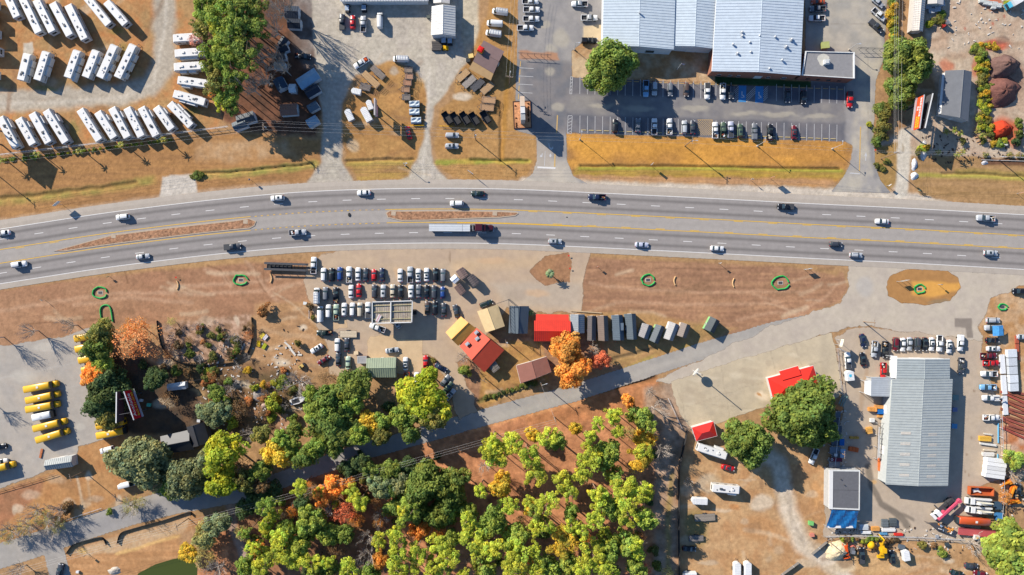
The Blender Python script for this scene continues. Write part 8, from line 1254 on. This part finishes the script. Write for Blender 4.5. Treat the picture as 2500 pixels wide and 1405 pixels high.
p = W(2082, 1346, 1); t = thing("grey_buggy", "small grey buggy with pink bumper beside the orange tractor", "buggy", (p.x, p.y, 0), 80 * D2R); obj("body", MB().rbox(0, 0, .7, 2.2, 1.3, .6), OBJM, t, color=RGB(110, 110, 116)); obj("roof", MB().rbox(-.2, 0, 1.7, 1.2, 1.2, .08), OBJM, t, color=RGB(130, 134, 140)); obj("bumper", MB().tube([Vector((1.4, -.9, .6)), Vector((1.9, 0, .6)), Vector((1.2, .9, .6))], .16), OBJM, t, color=RGB(220, 110, 100)); wheels(t, (-.7, .8), .7, .32)
for i, (x, y, an) in enumerate(((2462, 1180, 20), (2476, 1196, 70), (2482, 1226, 10))):
    p = W(x, y, 1.5); t = thing("orange_lift", ["orange folded lift beside the white panel stack", "orange trencher with yellow arm by the wire fence", "orange loader under the thin orange tree"][i], "machine", (p.x, p.y, 0), an * D2R); obj("chassis", MB().rbox(0, 0, .7, 3, 1.6, .6), OBJM, t, color=RGB(236, 120, 34)); obj("mast", MB().rbox(-.4, .3, 1.6, 2.6, .5, .5).rbox(.9, -.4, 1.3, 1.2, .5, .8), OBJM, t, color=RGB(240, 150, 40)); obj("arm", MB().cyl((-1.2, .2, 1.6), (-2.8, -.6, 1), .16), OBJM, t, color=RGB(240, 140, 30)); wheels(t, (-1, 1), .9, .42)
p = W(2484, 1195, 1.5); place('pickup', 'black', 2483, 1200, 80, "black pickup with white load behind the wire fence", opts="load")
for i, (x, y) in enumerate(((2438, 1235), (2440, 1262))): p = W(x, y, 1.5); t = thing("blue_bin", ["dark blue bin by the wire fence, above the bright one", "bright blue bin by the wire fence"][i], "bin", (p.x, p.y, 0)); obj("shell", MB().loft([[(-1.1 * s, -1.3 * s, z), (1.1 * s, -1.3 * s, z), (1.1 * s, 1.3 * s, z), (-1.1 * s, 1.3 * s, z)] for s, z in ((.85, 0), (1, 1.5))]), OBJM, t, color=[RGB(50, 70, 90), RGB(60, 120, 170)][i]); obj("lid", MB().rbox(0, 0, 1.55, 2.3, 2.7, .08), OBJM, t, color=[RGB(60, 84, 104), RGB(70, 134, 186)][i])
# bins of concrete panels in the yard
for i, (a, b) in enumerate((((1980, 1352), (2016, 1322)), ((1896, 1410), (1948, 1372)))): fence([a, b], 1.5, ["dark concrete bay wall beside the sand pile", "dark concrete bay wall at the yard's end"][i], mat("dark_bay_wall", RGB(120, 116, 112), .9), 4, False, name="bay_wall", cat="wall")
# small bins, crates, vehicles by the buildings
for x, y, c, lab, s in ((1979, 1277, (120, 190, 110), "green lidded bin on the tan yard", 1.4), (1982, 1306, (206, 130, 110), "pinkish bin below the green one", 1.2), (2012, 113, (170, 176, 110), "pale green dumpster behind the annex", 2.2), (1046, 42, (90, 96, 90), "dark bin beside the workshop corner", 1.0), (1150, 138, (226, 200, 130), "cream cabinet beside the brown shop", 1.4), (1143, 148, (60, 64, 66), "dark cabinet beside the brown shop", 1.2), (745, 741, (214, 216, 212), "white round tank lid beside the brown shrub", 1.0), (1010, 762, (50, 46, 44), "twisted dark metal frame beside the canopy", 1.8), (870, 862, (220, 196, 160), "pale cabinet beside the lean-to", 1.2), (2200, 1335, (90, 100, 110), "slate crate among the scrap weeds", 1.6), (2288, 1310, (150, 154, 160), "grey drum at the scrap fence", .9), (2312, 1330, (60, 70, 76), "dark drum in the scrap weeds", 1.1), (2296, 1350, (70, 76, 96), "dark engine block in the scrap weeds", 1.4), (364, 989, (90, 190, 160), "teal tub in the billboard's shade", 1.1), (345, 978, (214, 216, 220), "pale tub in the billboard's shade", .9), (485, 1028, (206, 210, 214), "white vent box behind the black roofed house", .9), (189, 1397, (220, 220, 220), "white post box by the pond lane", .8), (2329, 970, (130, 150, 140), "green grey crate against the shaded long wall", 1.8), (2329, 1000, (120, 126, 160), "slate bin against the shaded long wall", 1.4), (2327, 1040, (90, 150, 190), "blue crate against the shaded long wall", 1.6)):
    p = W(x, y, .6); t = thing("storage_bin", lab, "bin", (p.x, p.y, 0), random.uniform(-.2, .2)); obj("shell", MB().loft([[(-s * k * .6, -s * k * .5, z), (s * k * .6, -s * k * .5, z), (s * k * .6, s * k * .5, z), (-s * k * .6, s * k * .5, z)] for k, z in ((.85, 0), (1, s * .8))]), OBJM, t, color=RGB(*c)); obj("lid", MB().rbox(0, 0, s * .8 + .05, s * 1.25, s * 1.05, .08), OBJM, t, color=tuple(min(.8, v * 1.15) for v in RGB(*c)))
for i, (x, y) in enumerate(((847, 19), (888, 18), (1083, 98), (1098, 99))):
    p = W(x, y, 1.8); t = thing("utility_buggy", ["covered utility buggy before the white office, first", "covered utility buggy before the white office, second", "covered utility buggy under the workshop eave, first", "covered utility buggy under the workshop eave, second"][i], "buggy", (p.x, p.y, 0), 90 * D2R); obj("body", MB().rbox(0, 0, .7, 2.9, 1.4, .6), BLACK, t); obj("roof", MB().rbox(-.1, 0, 1.85, 1.8, 1.5, .07), OBJS, t, color=RGB(176, 190, 206)); obj("roll_cage", MB().rbox(.7, .6, 1.4, .06, .06, .9).rbox(.7, -.6, 1.4, .06, .06, .9).rbox(-.9, .6, 1.4, .06, .06, .9).rbox(-.9, -.6, 1.4, .06, .06, .9), STEEL, t); wheels(t, (-1, 1), .7, .34)
p = W(1086, 118, 1); t = thing("yellow_forklift", "yellow forklift beside the workshop's covered buggies", "forklift", (p.x, p.y, 0), 180 * D2R); obj("body", MB().rbox(-.3, 0, .8, 1.9, 1.2, .9), OBJM, t, **YL); obj("overhead_guard", MB().rbox(0, 0, 2.1, 1.1, 1.1, .08), OBJM, t, **YL); obj("mast", MB().rbox(1, 0, 1.3, .2, 1.0, 2.4), STEEL, t); obj("fork", MB().rbox(1.7, .3, .15, 1.2, .12, .06).rbox(1.7, -.3, .15, 1.2, .12, .06), STEEL, t); wheels(t, (-.8, .6), .55, .3)
stack(1066, 112, 3.4, 3.2, 1.0, 0, (92, 88, 86), "dark machinery pallet beside the yellow forklift", 4)
# nursery pallets and loader
for i, (x, y, w) in enumerate(((2409, 6, 1.8), (2419, 8, 1.4), (2430, 9, 1.8), (2427, 16, 1.6), (2440, 13, 1.8), (2398, 1, 1.5))): stack(x, y, w, 1.5, 1.1, -8, (206, 210, 206), "white wrapped stone pallet on the nursery's red mulch", 3, "stone_pallet", "pallet", .0)["group"] = "stone pallets"
for i, (x, y) in enumerate(((2268, 15), (2280, 10), (2290, 22), (2275, 26), (2300, 8), (2285, 2))): stack(x, y, 2.2, 1.8, .9, 5, (190, 194, 200), "pale nursery bench table beside the white shed", 4, "bench_table", "table")["group"] = "nursery bench tables"
p = W(2306, 60, 1); t = thing("small_loader", "small red skid loader near the nursery shrubs", "loader", (p.x, p.y, 0), 35 * D2R); obj("body", MB().rbox(0, 0, .9, 2.0, 1.4, 1.0), OBJM, t, color=RGB(196, 60, 50)); obj("cab", MB().rbox(.5, 0, 1.7, 1.0, 1.1, .8), OBJM, t, color=RGB(120, 120, 126)); obj("bucket", MB().rbox(2.0, 0, .4, .8, 1.7, .6), OBJM, t, color=RGB(150, 150, 154)); wheels(t, (-.6, .7), .8, .38)
stack(2449, 352, 3.6, 1.1, .8, 3, (236, 234, 230), "white tank by the nursery's lower plants", 2, "white_tank", "tank"); p = W(2482, 3, 2); t = thing("white_box_truck", "white and blue box truck cut off on the pale nursery ground", "truck", (p.x, p.y, .05), 30 * D2R); obj("box", MB().box(-2, 4, -1.2, 1.2, .9, 3.2), OBJS, t, color=RGB(236, 236, 236)); obj("cab", MB().loft([[(x, -1.1, .6), (x, -1, z), (x, 1, z), (x, 1.1, .6)] for x, z in ((-2.1, 2.2), (-3.2, 2.1), (-3.8, 1.2))]), PAINT, t, color=RGB(90, 190, 220)); obj("windshield", MB().face([(-3.22, -.95, 2.05), (-3.22, .95, 2.05), (-3.82, 1, 1.25), (-3.82, -1, 1.25)]), GLASS, t); wheels(t, (-2.9, 2.4), 1.0, .45)
for k in range(9): stack(2393 - (k % 2) * 6 + k * 1.5, 308 + k * 5, 3.2 + (k % 3) * .6, .3, .3, 18, (206, 158, 112), "tan pole laid in the fan beside the red mulch", 1, "fence_post_pole", "pole")["group"] = "tan poles laid in a fan"
# overgrown lot odds and ends
p = W(727, 978, 1); t = thing("abandoned_boat", "white abandoned boat half hidden in the bushes", "boat", (p.x, p.y, .2), 18 * D2R); obj("hull", MB().loft([[(x, -k, .1 + .2 * (x > 2)), (x, -k * 1.1, .9), (x, k * 1.1, .9), (x, k, .1 + .2 * (x > 2))] for x, k in ((-2.8, .9), (0, 1.1), (1.8, .8), (3, .1))]), WHITEM, t); obj("cockpit", MB().prism([(-2.2, -.7), (.6, -.8), (.6, .8), (-2.2, .7)], .91, .95), LINER, t); obj("engine", MB().rbox(-2.9, 0, 1.1, .5, .5, .9), BLACK, t)
for i, (x, y, L, a) in enumerate(((702, 842, 3, -40), (710, 853, 3.6, -52), (716, 862, 2.6, -50), (732, 867, 1.6, 0))): stack(x, y, L, .6, .25, a, (232, 226, 214), "white plank lying on the orange dirt by the parked cars", 2, "loose_plank", "plank")["group"] = "white planks on the dirt"
for x, y, c1, lab, a in ((640, 820, (236, 206, 80), "yellow panel leaning by the silt fence bend", 50), (648, 824, (226, 216, 220), "whitish panel behind the yellow one", 50), (631, 840, (240, 196, 30), "yellow and orange panel by the silt fence bend", 85), (645, 846, (176, 180, 40), "lime cloth bundle by the silt fence bend", 60)): stack(x, y, 2.2, 1.2, .5, a, c1, lab, 2, "scrap_board", "panel")
p = W(735, 895, 1); t = thing("yellow_compactor", "small yellow compactor on the dirt above the leafless tree", "machine", (p.x, p.y, 0), .6); obj("body", MB().rbox(0, 0, .8, 1.8, 1.1, .8), OBJM, t, color=RGB(226, 190, 110)); obj("drum", MB().cyl((1.1, -.6, .4), (1.1, .6, .4), .4, n=12), STEEL, t); obj("seat", MB().rbox(-.3, 0, 1.3, .5, .5, .3), BLACK, t); wheels(t, (-.7,), .6, .35)
p = W(2438, 808, 2.6); t = thing("blue_awning", "blue and white folding awning over the silver pickup", "awning", (p.x, p.y, 0), .05); obj("cloth", MB().loft([[(-1.9, y, z), (0, y, z + .5), (1.9, y, z)] for y, z in ((-1.8, 2.3), (1.8, 2.3))], caps=False, closed=False), mat("blue_awning_cloth", RGB(80, 160, 220), .7, ns=1.5, na=.25), t); [obj("leg", MB().cyl((x, y, 0), (x, y, 2.3), .04), GALV, t) for x in (-1.8, 1.8) for y in (-1.7, 1.7)]
p = W(2076.5, 918, 2.5); tag(obj("blue_mark", MB().prism([(-.45, -.3), (0, -.55), (.45, -.3), (.45, .5), (-.45, .5)], 2.42, 2.44), mat("cyan_mark", RGB(60, 190, 226), .6), None, (p.x, p.y, .05)), "small blue mark on the hexagonal trailer's roof", "mark")
b_ = W(100, 1107); stack(100, 1108, .8, 3.4, .4, -12, (196, 120, 80), "rusty steel plate lying beside the bus row", 2, "steel_plate", "plate")

for nm_, cl, pts_, sd in (("pale_debris", (222, 214, 204), [(490, 740, 830, 1050)] * 3 + [(2020, 2380, 1285, 1345), (2010, 2070, 1000, 1140), (2440, 2500, 1150, 1260), (2260, 2500, 0, 120)], 1), ("dark_debris", (84, 66, 56), [(400, 760, 790, 1050)] * 2 + [(2020, 2400, 1285, 1350), (2240, 2480, 330, 400), (2440, 2500, 1150, 1260)], 2)):
    r = random.Random(sd); b = MB()
    for k in range(420): x0, x1, y0, y1 = r.choice(pts_); q = W(r.uniform(x0, x1), r.uniform(y0, y1)); b.rbox(q.x, q.y, .1, r.uniform(.2, 1.1), r.uniform(.12, .5), r.uniform(.1, .35), r.uniform(0, 3.1))
    o = obj(nm_, b, OBJM, color=RGB(*cl)); o["kind"] = "stuff"; o["label"] = "scattered " + nm_.replace("_", " ") + " over the rough lots"; o["category"] = "debris"
